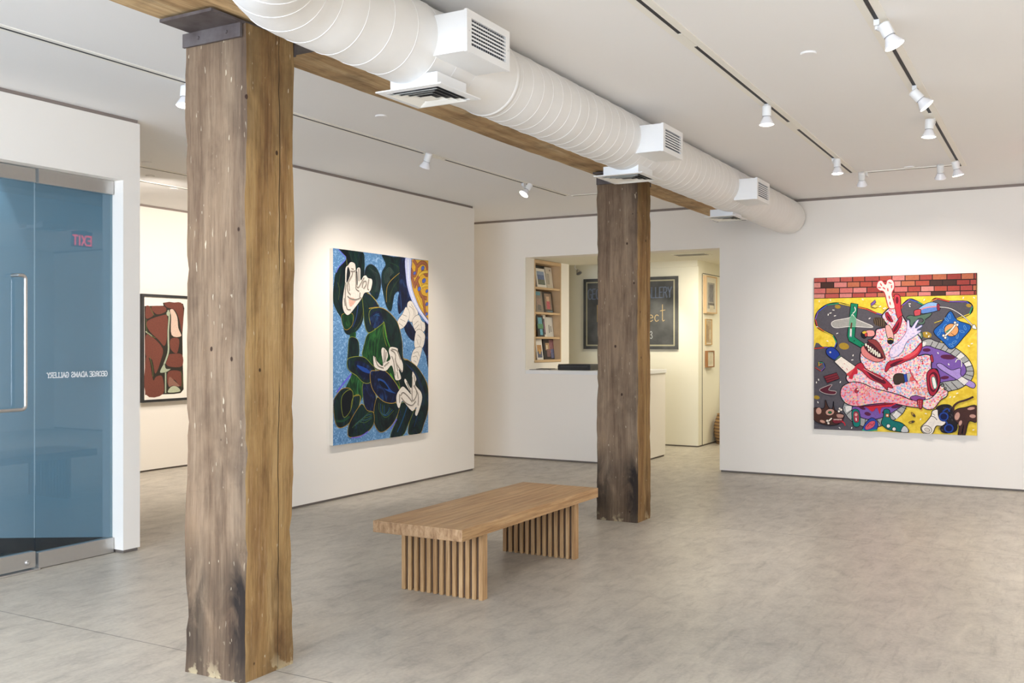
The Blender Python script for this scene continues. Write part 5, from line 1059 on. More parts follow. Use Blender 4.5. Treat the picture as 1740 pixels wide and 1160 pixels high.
def timber(name,cols,axis='z',post=False):
    """weathered sawn timber; on posts the face turned to the street (-x) is greyer, from weathering and cool daylight put into the colour; soot gathers low down"""
    t=NT(name); st={'z':(7,7,.7),'x':(.7,7,7)}[axis]; fine={'z':(70,70,2.2),'x':(2.2,70,70)}[axis]; mid={'z':(26,26,1.6),'x':(1.6,26,26)}[axis]
    f=t.noise(t.coord(st),1.3,6,.66,.35); m=t.noise(t.coord(mid),1.2,5,.7,.3); g=t.noise(t.coord(fine),1.2,4,.75,.1); big=t.noise(t.coord((3.2,3.2,1.7)),1.1,5,.62,.3)
    c=t.ramp(f,[(.30,cols[0]),(.44,cols[1]),(.56,cols[2]),(.70,cols[3])])
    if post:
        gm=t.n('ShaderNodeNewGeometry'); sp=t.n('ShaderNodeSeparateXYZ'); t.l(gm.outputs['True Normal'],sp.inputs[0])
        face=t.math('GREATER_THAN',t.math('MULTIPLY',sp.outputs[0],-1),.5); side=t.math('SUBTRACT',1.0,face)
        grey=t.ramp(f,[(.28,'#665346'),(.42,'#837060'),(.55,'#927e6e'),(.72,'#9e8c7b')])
        c=t.mix(t.math('MULTIPLY',face,.72),c,grey)  # weathered grey plus a cool daylight cast, coloured onto the -x face
    c=t.mix(t.ramp(m,[(.34,.42),(.5,0)]),c,t.mix(.55,c,'#2a1a10'))
    c=t.mix(t.ramp(m,[(.55,0),(.72,.26)]),c,'#a89072')
    c=t.mix(t.ramp(g,[(.36,.45),(.5,0)]),c,t.mix(.6,c,'#20140c'))
    c=t.mix(t.ramp(g,[(.56,0),(.7,.30)]),c,'#c4ad8e')
    c=t.mix(t.ramp(big,[(.38,.0),(.50,.12),(.64,.62)]),c,t.mix(.62,c,'#2c1e16'))
    c=t.mix(t.ramp(big,[(.30,.25),(.42,0)]),c,'#a08260')
    if post:
        o=t.n('ShaderNodeSeparateXYZ'); t.l(t.coord(),o.inputs[0]); X,Y,Z=o.outputs
        n1=t.noise(t.coord((5,5,2.0)),1.0,5,.65,.6)
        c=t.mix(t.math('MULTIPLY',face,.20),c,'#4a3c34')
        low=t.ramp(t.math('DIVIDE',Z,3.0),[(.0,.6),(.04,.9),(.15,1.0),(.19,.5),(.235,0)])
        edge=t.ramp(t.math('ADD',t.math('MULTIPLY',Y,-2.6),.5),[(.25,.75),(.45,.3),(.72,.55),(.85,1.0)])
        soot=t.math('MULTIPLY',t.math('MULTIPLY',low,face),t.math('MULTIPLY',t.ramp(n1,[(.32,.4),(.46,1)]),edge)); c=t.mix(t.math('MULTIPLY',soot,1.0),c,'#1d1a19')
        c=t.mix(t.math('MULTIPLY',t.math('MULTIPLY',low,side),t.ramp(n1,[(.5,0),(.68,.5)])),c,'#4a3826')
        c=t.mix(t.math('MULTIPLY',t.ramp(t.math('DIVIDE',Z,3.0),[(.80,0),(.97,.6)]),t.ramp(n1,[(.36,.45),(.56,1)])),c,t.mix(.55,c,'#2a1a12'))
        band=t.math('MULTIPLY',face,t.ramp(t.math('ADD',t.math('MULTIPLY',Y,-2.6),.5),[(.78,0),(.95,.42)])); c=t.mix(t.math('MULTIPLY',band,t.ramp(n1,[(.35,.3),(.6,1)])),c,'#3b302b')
        wob=t.noise(t.coord((0,0,1.0)),1.4,3,.6); d=t.math('ABSOLUTE',t.math('SUBTRACT',X,t.math('ADD',.035,t.math('MULTIPLY',wob,.05))))
        gate=t.ramp(t.noise(t.coord((0,0,1)),.9,2,.5),[(.42,0),(.47,1)])
        c=t.mix(t.math('MULTIPLY',t.math('MULTIPLY',t.ramp(t.math('MULTIPLY',d,60),[(.10,.95),(.22,0)]),gate),side),c,'#1a110a')
        s2=t.noise(t.coord((34,34,8)),2.0,2,.4); dens=t.ramp(t.noise(t.coord((2,2,1)),1.2,2),[(.4,.35),(.62,1)]); c=t.mix(t.math('MULTIPLY',t.ramp(s2,[(.725,0),(.745,.8)]),dens),c,'#dccfb4')
        c=t.mix(t.math('MULTIPLY',t.ramp(t.math('DIVIDE',Z,3.0),[(.0,.8),(.012,.45),(.03,0)]),t.ramp(t.noise(t.coord((11,11,11)),1.3,4),[(.55,0),(.61,.8)])),c,'#c9b893')
        vo=t.n('ShaderNodeTexVoronoi'); vo.inputs['Scale'].default_value=1; t.l(t.coord((6,6,4.4)),vo.inputs['Vector']); c=t.mix(t.ramp(vo.outputs['Distance'],[(.05,.9),(.065,0)]),c,'#2a1710')
    t.col(c); t.rough(.74); t.bump(g,.3,.004); t.b.inputs['Specular IOR Level'].default_value=.22
    return t.mat
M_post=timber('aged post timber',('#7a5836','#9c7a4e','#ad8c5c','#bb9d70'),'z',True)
M_beam=timber('aged beam timber',('#94744f','#b9986e','#c9ab80','#d8c09a'),'x')

def benchwood(name,mode):
    t=NT(name)
    sc={'top':(1.2,26,26),'edge':(1.5,30,40),'slat':(30,30,1.4),'end':(30,26,10)}[mode]
    f=t.noise(t.coord(sc),1.3,5,.6,.25); g=t.noise(t.coord(tuple(k*4 for k in sc)),1.2,4,.6)
    c=t.ramp(f,[(.3,'#9a7248'),(.5,'#b99264'),(.7,'#cba87c')])
    if mode=='end': c=t.mix(.6,c,t.ramp(f,[(.3,'#7c6048'),(.55,'#a58567'),(.75,'#b79a7c')]))
    if mode=='top':
        br=t.n('ShaderNodeTexBrick'); br.offset=.37; br.inputs['Color1'].default_value=(1,1,1,1); br.inputs['Color2'].default_value=(.78,.78,.78,1); br.inputs['Mortar'].default_value=(.62,.62,.62,1); br.inputs['Scale'].default_value=1; br.inputs['Mortar Size'].default_value=.0009; br.inputs['Brick Width'].default_value=.62; br.inputs['Row Height'].default_value=.03
        t.l(t.coord(),br.inputs['Vector']); c=t.mix(.8,c,br.outputs['Color'],'MULTIPLY')
    c=t.mix(t.ramp(g,[(.38,.3),(.5,0)]),c,'#5c391c')
    t.col(c); t.rough(.42); t.bump(g,.08,.002); return t.mat
M_btop=benchwood('bench top staves','top'); M_bedge=benchwood('bench edge grain','edge'); M_bend=benchwood('bench end grain','end'); M_slat=benchwood('bench slat grain','slat')
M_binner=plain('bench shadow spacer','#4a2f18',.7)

def ductmat():
    t=NT('white painted spiral duct'); v=t.coord((1,1,1)); t.col(t.mix(t.noise(v,3,3),'#e2e0dc','#efeeec')); t.rough(.5); t.bump(t.noise(v,9,2),.12,.02); return t.mat
M_duct=ductmat(); M_seam=plain('white seam bead','#f0efed',.45,0,.02)
def glassmat():
    t=NT('blue tinted plate glass'); nt=t.t
    tr=t.n('ShaderNodeBsdfTransparent'); tr.inputs[0].default_value=(.60,.70,.745,1)
    gl=t.n('ShaderNodeBsdfGlossy'); gl.inputs['Roughness'].default_value=.02
    fr=t.n('ShaderNodeFresnel'); fr.inputs[0].default_value=1.85
    gm=t.n('ShaderNodeNewGeometry'); fac=t.math('MULTIPLY',fr.outputs[0],t.math('SUBTRACT',1.0,gm.outputs['Backfacing']))
    mx=t.n('ShaderNodeMixShader'); t.l(fac,mx.inputs[0]); t.l(tr.outputs[0],mx.inputs[1]); t.l(gl.outputs[0],mx.inputs[2]); t.l(mx.outputs[0],t.out.inputs[0])
    return t.mat
M_glass=glassmat()

# paints used on the canvases
def paintmat():
    t=NT('oil paint'); a=t.n('ShaderNodeVertexColor',layer_name='Col'); f=t.noise(t.coord(),60,3); t.col(t.mix(t.ramp(f,[(.3,.2),(.6,.04)]),a.outputs[0],'#1a1620')); t.rough(.6); t.b.inputs['Specular IOR Level'].default_value=.15; return t.mat
M_paint=paintmat()
def swirl(name,stops,sc,rough=.4,dist=2.2,fs=6):
    t=NT(name); w=t.noise(t.coord(sc),fs,4,.6,dist); c=t.ramp(w,stops); t.col(c); t.rough(rough); t.b.inputs['Specular IOR Level'].default_value=.15; return t.mat
M_pdark=swirl('dark green black paint',[(.3,'#0e1218'),(.45,'#131f25'),(.55,'#16302c'),(.62,'#121c2e'),(.75,'#24435a')],(1,1,.5))
M_pnavy=swirl('navy paint',[(.35,'#0e1224'),(.55,'#131b3c'),(.75,'#234a80')],(1,1,.6))
M_pgreen=swirl('deep green paint',[(.3,'#10221a'),(.5,'#163a24'),(.7,'#2f6a34')],(1.2,1,.4))
M_plilac=swirl('lilac flesh paint',[(.35,'#b8a8cc'),(.5,'#d9cfe4'),(.62,'#e8c8d4'),(.75,'#a8b8d8')],(1,1,1),.5,.5,40)
M_pbg=swirl('scribbled blue paint',[(.3,'#2f5a8c'),(.45,'#6d9cc8'),(.5,'#3c6a9c'),(.57,'#7aa6d0'),(.68,'#9cbcdc'),(.75,'#4a6ea4')],(1,1,1),.5,1.8,22)
M_pyel=swirl('yellow paint',[(.35,'#d9b62c'),(.6,'#ecd04a'),(.75,'#e0a93a')],(1,1,1),.5,.3,14)
def confetti(name,base):
    t=NT(name); v=t.coord(); vo=t.n('ShaderNodeTexVoronoi'); vo.inputs['Scale'].default_value=54; t.l(v,vo.inputs['Vector'])
    h=t.n('ShaderNodeSeparateColor'); t.l(vo.outputs['Color'],h.inputs[0])
    dot=t.ramp(h.outputs[0],[(0,'#e05a72'),(.22,'#f0a0ac'),(.42,'#8fb4dc'),(.58,'#b79cd4'),(.7,'#7fc8b0'),(.82,'#ecd27a'),(.92,'#e87888')],'CONSTANT')
    m=t.ramp(vo.outputs['Distance'],[(.5,.9),(.62,0)]); t.col(t.mix(m,base,dot)); t.rough(.6); t.b.inputs['Specular IOR Level'].default_value=.15; return t.mat
M_conf=confetti('spotted flesh paint','#eccfca'); M_pink=confetti('spotted pink paint','#e0a0a6')
ARTM=[M_paint,M_pdark,M_pnavy,M_pgreen,M_plilac,M_conf,M_pink]; ARTK={'@dark':1,'@navy':2,'@green':3,'@lilac':4,'@conf':5,'@pink':6}

# ------------------------------------------------------------------ painted surfaces
def catmull(p,closed,k=4):
    n=len(p); o=[]
    rng=range(n) if closed else range(n-1)
    for i in rng:
        g=(lambda j:p[j%n]) if closed else (lambda j:p[min(max(j,0),n-1)])
        a,b,c,d=g(i-1),g(i),g(i+1),g(i+2)
        for s in range(k):
            t=s/k
            o.append(tuple(.5*(2*b[q]+(c[q]-a[q])*t+(2*a[q]-5*b[q]+4*c[q]-d[q])*t*t+(3*b[q]-a[q]-3*c[q]+d[q])*t**3) for q in(0,1)))
    if not closed: o.append(p[-1])
    return o
def paint_surface(name,data,W,H,O,U,V,Nrm,unit,bg,parent,lift=.00003):
    """O = lower-left corner, U/V unit axes in the canvas plane, Nrm towards the room"""
    O,U,V,Nrm=Vector(O),Vector(U),Vector(V),Vector(Nrm); off=WORLD[parent.name]
    bm=bmesh.new(); cl=bm.loops.layers.color.new('Col'); d=lift
    def face(pts,mi,col,depth):
        pp=[]
        for x,y in pts:
            x=min(max(x,0),W); y=min(max(y,0),H)
            if not pp or abs(pp[-1][0]-x)+abs(pp[-1][1]-y)>1e-5: pp.append((x,y))
        if len(pp)>2 and abs(pp[0][0]-pp[-1][0])+abs(pp[0][1]-pp[-1][1])<1e-5: pp.pop()
        if len(pp)<3: return
        try: f=bm.faces.new([bm.verts.new(O+U*x+V*y+Nrm*depth-off) for x,y in pp])
        except ValueError: return
        f.material_index=mi; f.normal_update()
        if f.normal.dot(Nrm)<0: f.normal_flip()
        for l in f.loops: l[cl]=col
    face([(0,0),(W,0),(W,H),(0,H)],len(ARTM),(1,1,1,1),0)
    for e in data:
        d+=lift; c=e[1]; mi=ARTK.get(c,0); col=(1,1,1,1) if mi else lin(c)
        if not mi:                                       # colour attribute is byte sRGB: store display values
            h=c.lstrip('#'); col=tuple(int(h[i:i+2],16)/255 for i in(0,2,4))+(1,)
        p=[(e[3][i]/2000*W,e[3][i+1]/2000*H) for i in range(0,len(e[3]),2)]
        if e[0]=='P': face(catmull(p,True) if e[2] else p,mi,col,d)
        else:
            closed=len(p)>3 and p[0]==p[-1]
            q=catmull(p[:-1],True) if (closed and e[2]) else (catmull(p,False) if e[2] else p)
            if closed and e[2]: q=q+[q[0]]
            w=e[4]*unit/2; L=[];Rr=[]
            for i,(x,y) in enumerate(q):
                a=q[max(i-1,0)]; b=q[min(i+1,len(q)-1)]
                if closed and e[2] and i in(0,len(q)-1): a,b=q[-2],q[1]
                tx,ty=b[0]-a[0],b[1]-a[1]; n=math.hypot(tx,ty) or 1
                L.append((x-ty/n*w,y+tx/n*w)); Rr.append((x+ty/n*w,y-tx/n*w))
            for i in range(len(q)-1): face([L[i],L[i+1],Rr[i+1],Rr[i]],mi,col,d)
    bmesh.ops.triangulate(bm,faces=[f for f in bm.faces if len(f.verts)>4],ngon_method='EAR_CLIP')
    me=bpy.data.meshes.new(name); bm.to_mesh(me); bm.free()
    for m in ARTM+[bg]: me.materials.append(m)
    o=bpy.data.objects.new(name,me); C.objects.link(o); o.parent=parent; WORLD[o.name]=off
    return o

# ------------------------------------------------------------------ stroke lettering
ST={'G':(.8,[[(.78,.82),(.6,.98),(.35,1),(.12,.82),(.05,.5),(.12,.18),(.35,0),(.6,.02),(.78,.18),(.78,.45),(.5,.45)]]),
'E':(.68,[[(.65,1),(.08,1),(.08,0),(.65,0)],[(.08,.52),(.52,.52)]]),
'O':(.85,[[(.42,1),(.15,.85),(.05,.5),(.15,.15),(.42,0),(.7,.15),(.8,.5),(.7,.85),(.42,1)]]),
'R':(.76,[[(.08,0),(.08,1),(.45,1),(.65,.88),(.65,.62),(.45,.5),(.08,.5)],[(.4,.5),(.72,0)]]),
'A':(.82,[[(.02,0),(.4,1),(.78,0)],[(.16,.36),(.64,.36)]]),
'D':(.82,[[(.08,0),(.08,1),(.4,1),(.68,.82),(.75,.5),(.68,.18),(.4,0),(.08,0)]]),
'M':(.95,[[(.06,0),(.1,1),(.46,.2),(.82,1),(.88,0)]]),
'S':(.7,[[(.62,.84),(.45,1),(.22,1),(.08,.82),(.14,.6),(.5,.44),(.62,.22),(.48,.02),(.22,0),(.05,.16)]]),
'L':(.66,[[(.08,1),(.08,0),(.62,0)]]),'Y':(.76,[[(.02,1),(.37,.5),(.72,1)],[(.37,.5),(.37,0)]]),
'e':(.62,[[(.06,.3),(.55,.34),(.5,.5),(.3,.58),(.1,.46),(.05,.26),(.14,.05),(.32,0),(.54,.1)]]),
'c':(.62,[[(.54,.5),(.36,.58),(.14,.5),(.05,.28),(.14,.06),(.34,0),(.54,.1)]]),
't':(.5,[[(.3,1.5),(.3,.14),(.38,0),(.55,.08)],[(.02,.95),(.62,1.02)]]),
'3':(.6,[[(.05,.85),(.25,1),(.48,.88),(.48,.66),(.22,.54),(.5,.42),(.54,.16),(.3,0),(.04,.12)]]),
'X':(.76,[[(.04,0),(.7,1)],[(.04,1),(.7,0)]]),'I':(.3,[[(.15,0),(.15,1)]]),'T':(.72,[[(.36,0),(.36,1)],[(.02,1),(.7,1)]]),' ':(.45,[])}
def lettering(mb,text,O,U,V,h,stroke,sx=1,track=.12,Nrm=(0,0,0),serif=0,smooth=True):
    O,U,V=Vector(O),Vector(U),Vector(V); NN=Vector(Nrm); x=0; kk=[0]
    def N_(): kk[0]+=1; return NN*(.00002*kk[0])
    for ch in text:
        w,paths=ST[ch]
        for pth in paths:
            q=[((x+a*sx)*h,b*h) for a,b in pth]
            if smooth and len(q)>4 and ch not in 'MERY': q=catmull(q,False,3)
            for i in range(len(q)-1):
                (ax,ay),(bx,by)=q[i],q[i+1]; tx,ty=bx-ax,by-ay; n=math.hypot(tx,ty) or 1; tx,ty=tx/n*stroke/2,ty/n*stroke/2
                c=[(ax-tx-ty,ay-ty+tx),(bx+tx-ty,by+ty+tx),(bx+tx+ty,by+ty-tx),(ax-tx+ty,ay-ty-tx)]
                nv=N_(); mb.add([O+U*p+V*r+nv for p,r in c],[(0,1,2,3)])
            if serif:
                for (ax,ay) in (q[0],q[-1]):
                    if min(abs(ay),abs(ay-h))<h*.05:
                        y0=-0.0 if ay<h/2 else h-serif*.6
                        c=[(ax-serif,y0),(ax+serif,y0),(ax+serif,y0+serif*.6),(ax-serif,y0+serif*.6)]
                        nv=N_(); mb.add([O+U*p+V*r+nv for p,r in c],[(0,1,2,3)])
        x+=(w*sx+track)
    return x*h

# ================================================================== SETTING
CE=3.22; XW=11.54; YL=6.26; YE=6.03; YG=6.15
struct('floor',MB().box(-3.2,18,-4,10,-.1,0),M_floor)
struct('ceiling',MB().box(-3.2,18,-4,10,CE,CE+.1),M_ceil)
# back wall with the reception opening (y 3.6..6.267, z ..2.70), low front wall of the counter
b=MB(); b.box(XW,XW+.3,-4,3.6,.022,CE-.03); b.box(XW,XW+.25,6.267,9.9,.022,CE-.03); b.box(XW,XW+.25,3.6,6.267,2.70,CE-.03)
b.box(XW+.25,12.87,6.56,6.8,.022,2.70); b.box(12.60,12.87,6.267,6.56,.022,2.70); b.box(XW+.25,12.60,6.267,6.56,.022,1.283)
struct('wall_back',b,M_wall)
struct('wall_counter',MB().box(XW,12.80,4.76,6.267,.022,1.143),M_wall)
b=MB(); b.box(XW+.012,XW+.29,-4,3.585,0,.022); b.box(XW+.012,XW+.24,6.3,9.9,0,.022); b.box(XW+.012,12.79,4.775,6.3,0,.022); struct('baseboard_back',b,M_basegap)
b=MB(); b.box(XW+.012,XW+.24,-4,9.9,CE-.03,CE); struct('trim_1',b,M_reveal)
# free-standing wall carrying the tall painting
struct('wall_left',MB().box(6.45,10.215,YL,YL+.28,.024,CE-.028),M_wall)
struct('baseboard_left',MB().box(6.46,10.2,YL+.012,YL+.268,0,.024),M_basegap)
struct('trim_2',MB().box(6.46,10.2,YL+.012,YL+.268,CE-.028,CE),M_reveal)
# far room on the left
struct('wall_far_left',MB().box(-3.2,XW+.25,9.62,9.9,.022,CE-.028),M_wall)
struct('baseboard_far_left',MB().box(-3.2,XW,9.632,9.9,0,.022),M_basegap)
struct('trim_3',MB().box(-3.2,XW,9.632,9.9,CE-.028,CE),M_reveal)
# entrance wall: header and end pier
b=MB(); b.box(-3.2,4.895,YE,YE+.3,2.752,CE-.028); b.box(4.895,5.045,YE,YE+.3,.024,CE-.028); struct('wall_entrance',b,M_wall)
struct('baseboard_entrance',MB().box(4.907,5.033,YE+.012,YE+.288,0,.024),M_basegap)
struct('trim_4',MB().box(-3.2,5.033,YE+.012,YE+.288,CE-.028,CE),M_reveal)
# entry vestibule behind the glass: one slanting wall and its own dark floor
a0=Vector((4.893,6.172,0)); a1=Vector((2.75,9.6,0)); dd=(a1-a0).normalized(); nn=Vector((dd.y,-dd.x,0))
def slab(z0,z1,t0,t1):
    p=[a0+nn*t0,a1+nn*t0,a1+nn*t1,a0+nn*t1]
    return MB().add([q+Vector((0,0,z)) for z in(z0,z1) for q in p],[(0,1,2,3),(4,5,6,7),(0,1,5,4),(1,2,6,5),(2,3,7,6),(3,0,4,7)])
struct('wall_entry',slab(0,CE,0,.14),M_blue)
struct('baseboard_entry',slab(.0,.11,-.012,.0),M_navy)
struct('floor_entry',MB().add([(-3.2,6.2,.002),(4.87,6.19,.002),(2.75,9.58,.002),(-3.2,9.58,.002)],[(0,1,2,3)]),M_entryfloor)
# room sides out of the frame
struct('wall_right',MB().box(-3.2,XW,-4,-3.8,0,CE),M_wall)
# reception office behind the back wall
struct('wall_office_back',MB().box(14.1,14.25,4.724,8.7,.02,CE),M_office)
struct('baseboard_office_back',MB().box(14.11,14.24,4.74,8.7,0,.02),M_basegap)
struct('wall_office_side',MB().box(14.25,17.8,4.724,4.9,.02,CE),M_office)
struct('baseboard_office_side',MB().box(14.25,17.8,4.736,4.89,0,.02),M_basegap)
struct('wall_office_end',MB().box(17.8,18,1.6,4.9,0,CE),M_office)
struct('wall_office_right',MB().box(XW+.3,18,1.4,1.6,0,CE),M_office)
struct('wall_office_left',MB().box(XW+.25,14.25,8.7,8.9,0,CE),M_office)
b=MB(); b.box(XW+.25,13.08,1.6,8.7,2.70,2.76); b.box(13.08,18,1.6,8.7,2.79,2.85); struct('ceiling_office',b,M_office)
struct('trim_5',MB().box(14.06,14.1,4.724,5.95,2.695,2.79),M_office)
struct('trim_6',MB().box(14.268,14.276,4.718,4.724,.02,2.60),M_dark)
struct('trim_7',MB().box(14.30,16.8,4.7235,4.724,2.60,2.61),M_dark)

# ================================================================== GLASS ENTRANCE
gx0,gx1=-1.2,4.895
w=bpy.data.objects.new('window_1',None); w.location=(4.57,YG,0); C.objects.link(w); WORLD['window_1']=Vector(w.location)
tag(w,'fixed plate glass panel with gallery lettering beside the white pier',kind='structure')
pane=obj('pane',MB().box(4.268,4.89,YG-.006,YG+.006,.11,2.652),M_glass,w)
obj('top_rail',MB().box(4.275,4.887,YG-.028,YG+.028,2.65,2.75),M_alu,w,bevel=.002)
obj('bottom_rail',MB().box(4.275,4.887,YG-.028,YG+.028,.004,.113),M_alu,w,bevel=.002)
mb=MB(); hh=.034
lettering(mb,'GEORGE ADAMS GALLERY',(4.845,YG-.0085,1.310),(-1,0,0),(0,0,1),hh,.0066,.84,.115,(0,-1,0),.0075)
obj('lettering',mb,plain('frosted vinyl','#e4e6e6',.6),pane)
d=bpy.data.objects.new('door_1',None); d.location=(3.7,YG,0); C.objects.link(d); WORLD['door_1']=Vector(d.location)
tag(d,'glass entrance door with long steel pull handle and low metal rail',kind='structure')
obj('pane',MB().box(3.1,4.255,YG-.006,YG+.006,.115,2.652),M_glass,d)
obj('top_rail',MB().box(3.1,4.252,YG-.028,YG+.028,2.65,2.742),M_alu,d,bevel=.002)
br_=obj('bottom_rail',MB().box(3.1,4.252,YG-.028,YG+.028,.02,.128),M_alu,d,bevel=.002)
k=MB(); k.lathe((4.19,YG-.027,.062),(0,-1,0),[(0,.017),(.008,.017),(.012,.013)],24); k.lathe((4.19,YG-.039,.062),(0,-1,0),[(0,.008),(.003,.007)],16); k.box(4.1885,4.1915,YG-.0435,YG-.041,.056,.068); obj('lock_cylinder',k,M_steel,br_,autosmooth=35)
def arc(cx,cz,y,r,a0,a1,n=6): return [(cx+r*math.cos(math.radians(a0+(a1-a0)*i/n)),y,cz+r*math.sin(math.radians(a0+(a1-a0)*i/n))) for i in range(n+1)]
hy=YG-.075; hx=4.145
pts=[(hx-.05,YG-.006,2.005),(hx-.05,YG-.04,2.005),(hx-.045,hy,2.005)]+arc(hx-.025,1.98,hy,.025,90,0)+[(hx,hy,1.5)]+arc(hx-.03,1.135,hy,.03,0,-90)+[(hx-.2,hy,1.105),(3.35,hy,1.105),(3.3,hy+.02,1.105),(3.29,YG-.006,1.105)]
m=MB(); m.tube(pts,.0125,12); m.lathe((hx-.07,hy,1.105),(0,1,0),[(0,.009),(hy*0+.069,.009)],12); obj('pull_handle',m,M_steel,d,autosmooth=50)
tag(obj('threshold',MB().box(3.1,4.27,YG-.06,YG+.06,.0,.012),M_alu,bevel=.004),'flat metal strip on the floor below the glass door','threshold')

# ================================================================== TIMBER FRAME
def rough_post(name,x0,x1,y0,y1,z0,z1,mat,parent,seed,n=46):
    r=random.Random(seed); m=MB(); rings=[]; c=.012
    ph=[r.uniform(0,6.28) for _ in range(16)]
    base=[(x0,y0),(x1,y0),(x1,y1),(x0,y1)]
    for k in range(n+1):
        z=z0+(z1-z0)*k/n; row=[]
        for q,(x,y) in enumerate(base):
            jx=.004*math.sin(z*2.1+ph[q])+.003*math.sin(z*9+ph[q+4])+r.uniform(-.0022,.0022); jy=.004*math.sin(z*1.7+ph[q+8])+r.uniform(-.0022,.0022)
            cc=c*(.6+.8*abs(math.sin(z*3.3+ph[q+12])))+(.012 if r.random()<.06 else 0)
            sx=1 if x==x0 else -1; sy=1 if y==y0 else -1
            if q in(0,2): row+=[(x+jx,y+jy+sy*cc,z),(x+jx+sx*cc,y+jy,z)]
            else: row+=[(x+jx+sx*cc,y+jy,z),(x+jx,y+jy+sy*cc,z)]
        rings.append(row)
    vs=[v for row in rings for v in row]; fs=[]
    for k in range(n):
        for i in range(8):
            j=(i+1)%8; fs.append((k*8+i,k*8+j,(k+1)*8+j,(k+1)*8+i))
    fs.append(tuple(range(7,-1,-1))); fs.append(tuple(range(n*8,n*8+8)))
    m.add(vs,fs); return obj(name,m,mat,parent)
def post(x0,x1,y0,y1,ztop,label,seed):
    t=thing('timber_post',label,'post',((x0+x1)/2,(y0+y1)/2,0),'timber posts')
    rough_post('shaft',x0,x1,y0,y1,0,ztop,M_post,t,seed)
    m=MB(); m.box(x0-.016,x0-.003,y0+.005,y1-.005,ztop-.07,ztop-.006); m.box(x0-.19,x1+.16,y0+.005,y1-.05,ztop-.006,ztop+.008); m.box(x1+.003,x1+.016,y0+.005,y1-.05,ztop-.07,ztop-.006)
    for q in(.09,.27): m.lathe((x0-.016,y0+q,ztop-.038),(-1,0,0),[(0,.009),(.006,.007)],8)
    obj('bracket',m,M_iron,t)
    return t
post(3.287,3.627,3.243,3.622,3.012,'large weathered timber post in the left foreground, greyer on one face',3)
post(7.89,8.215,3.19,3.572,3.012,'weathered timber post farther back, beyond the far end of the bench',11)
t=thing('timber_beam','long rough timber ceiling beam above both posts, partly behind the duct','beam',(5,3.4,3.03))
def rough_beam(x0,x1,y0,y1,z0,z1,seed):
    r=random.Random(seed); m=MB(); n=90; vs=[]; fs=[]
    for k in range(n+1):
        x=x0+(x1-x0)*k/n
        j=[r.uniform(-.004,.004)+.004*math.sin(x*2.3+i) for i in range(8)]
        vs+=[(x,y0+.008,z0+j[0]),(x,y1-.012+j[1],z0+j[2]*.6),(x,y1+j[3],z0+.014+j[4]),(x,y1+j[5]*.5,z1),(x,y0,z1),(x,y0,z0+.01)]
    for k in range(n):
        for i in range(6):
            q=(i+1)%6; fs.append((k*6+i,k*6+q,(k+1)*6+q,(k+1)*6+i))
    fs.append(tuple(range(6))); fs.append(tuple(range(n*6,n*6+6)))
    return m.add(vs,fs)
obj('timber',rough_beam(-3,11.5,3.22,3.60,3.030,CE,5),M_beam,t)
obj('end_bracket',MB().box(11.36,11.535,3.2,3.63,3.012,3.028),M_iron,t)

# ================================================================== DUCT
DY,DZ,DR=2.76,3.005,.20
t=thing('air_duct','thick round white spiral duct running along the ceiling beside the beam','duct',(6,DY,2.8))
path=[Vector((x,DY,DZ)) for x in (11.52,10,8,6,4.6,3.18)]
for i in range(1,11):
    an=math.radians(90*i/10); path.append(Vector((3.18-.62*math.sin(an),DY-.62*(1-math.cos(an)),DZ)))
path.append(Vector((2.56,DY-.62-1.2,DZ)))
# dense resampling
fine=[]
for p,q in zip(path,path[1:]):
    k=max(1,int((q-p).length/.03)); fine+=[p.lerp(q,i/k) for i in range(k)]
fine.append(path[-1])
def sweep(pts,radf,n=40,m=None):
    m=m or MB(); vs=[];fs=[]
    for k,p in enumerate(pts):
        tg=(pts[min(k+1,len(pts)-1)]-pts[max(k-1,0)]).normalized(); sd=tg.cross(Vector((0,0,1))).normalized(); r=radf(k,p)
        for i in range(n):
            an=i/n*math.tau; vs.append(p+(sd*math.cos(an)+Vector((0,0,1))*math.sin(an))*r)
    for k in range(len(pts)-1):
        for i in range(n):
            j=(i+1)%n; fs.append((k*n+i,k*n+j,(k+1)*n+j,(k+1)*n+i))
    fs.append(tuple(range(n-1,-1,-1))); fs.append(tuple(range((len(pts)-1)*n,len(pts)*n)))
    return m.add(vs,fs)
def drad(k,p):
    r=DR+.0015*math.sin(k*.7)
    if p.x>11.3: r=DR*(1-.10*((p.x-11.3)/.22)**2)
    return r
obj('duct_body',sweep(fine,drad),M_duct,t,smooth=True)
SM=[MB(),MB()]; acc=0; last=None; nxt=0
for k,p in enumerate(fine):
    if last is not None: acc+=(p-last).length
    last=p
    if acc>=nxt and 0<k<len(fine)-1 and not 4.24<p.x<4.66:
        tg=(fine[k+1]-fine[k-1]).normalized(); rr=drad(k,p)
        th=.0026 if p.x<4 else .0019
        SM[p.x>4.45].lathe(p-tg*th,tg,[(0,rr-.002),(th*.6,rr+th*.8),(th*1.4,rr+th*.8),(th*2,rr-.002)],40,0,(0,0))
        nxt=acc+(.105 if p.x>4.6 else .155)
for m in SM: obj('spiral_seam',m,M_seam,t,smooth=True)
for x in(4.62,9.0):
    k=MB(); k.lathe((x,DY,DZ),(1,0,0),[(0,DR-.001),(.004,DR+.005),(.03,DR+.005),(.034,DR-.001)],40,0,(0,0)); obj('joint_collar',k,M_duct,t,smooth=True)

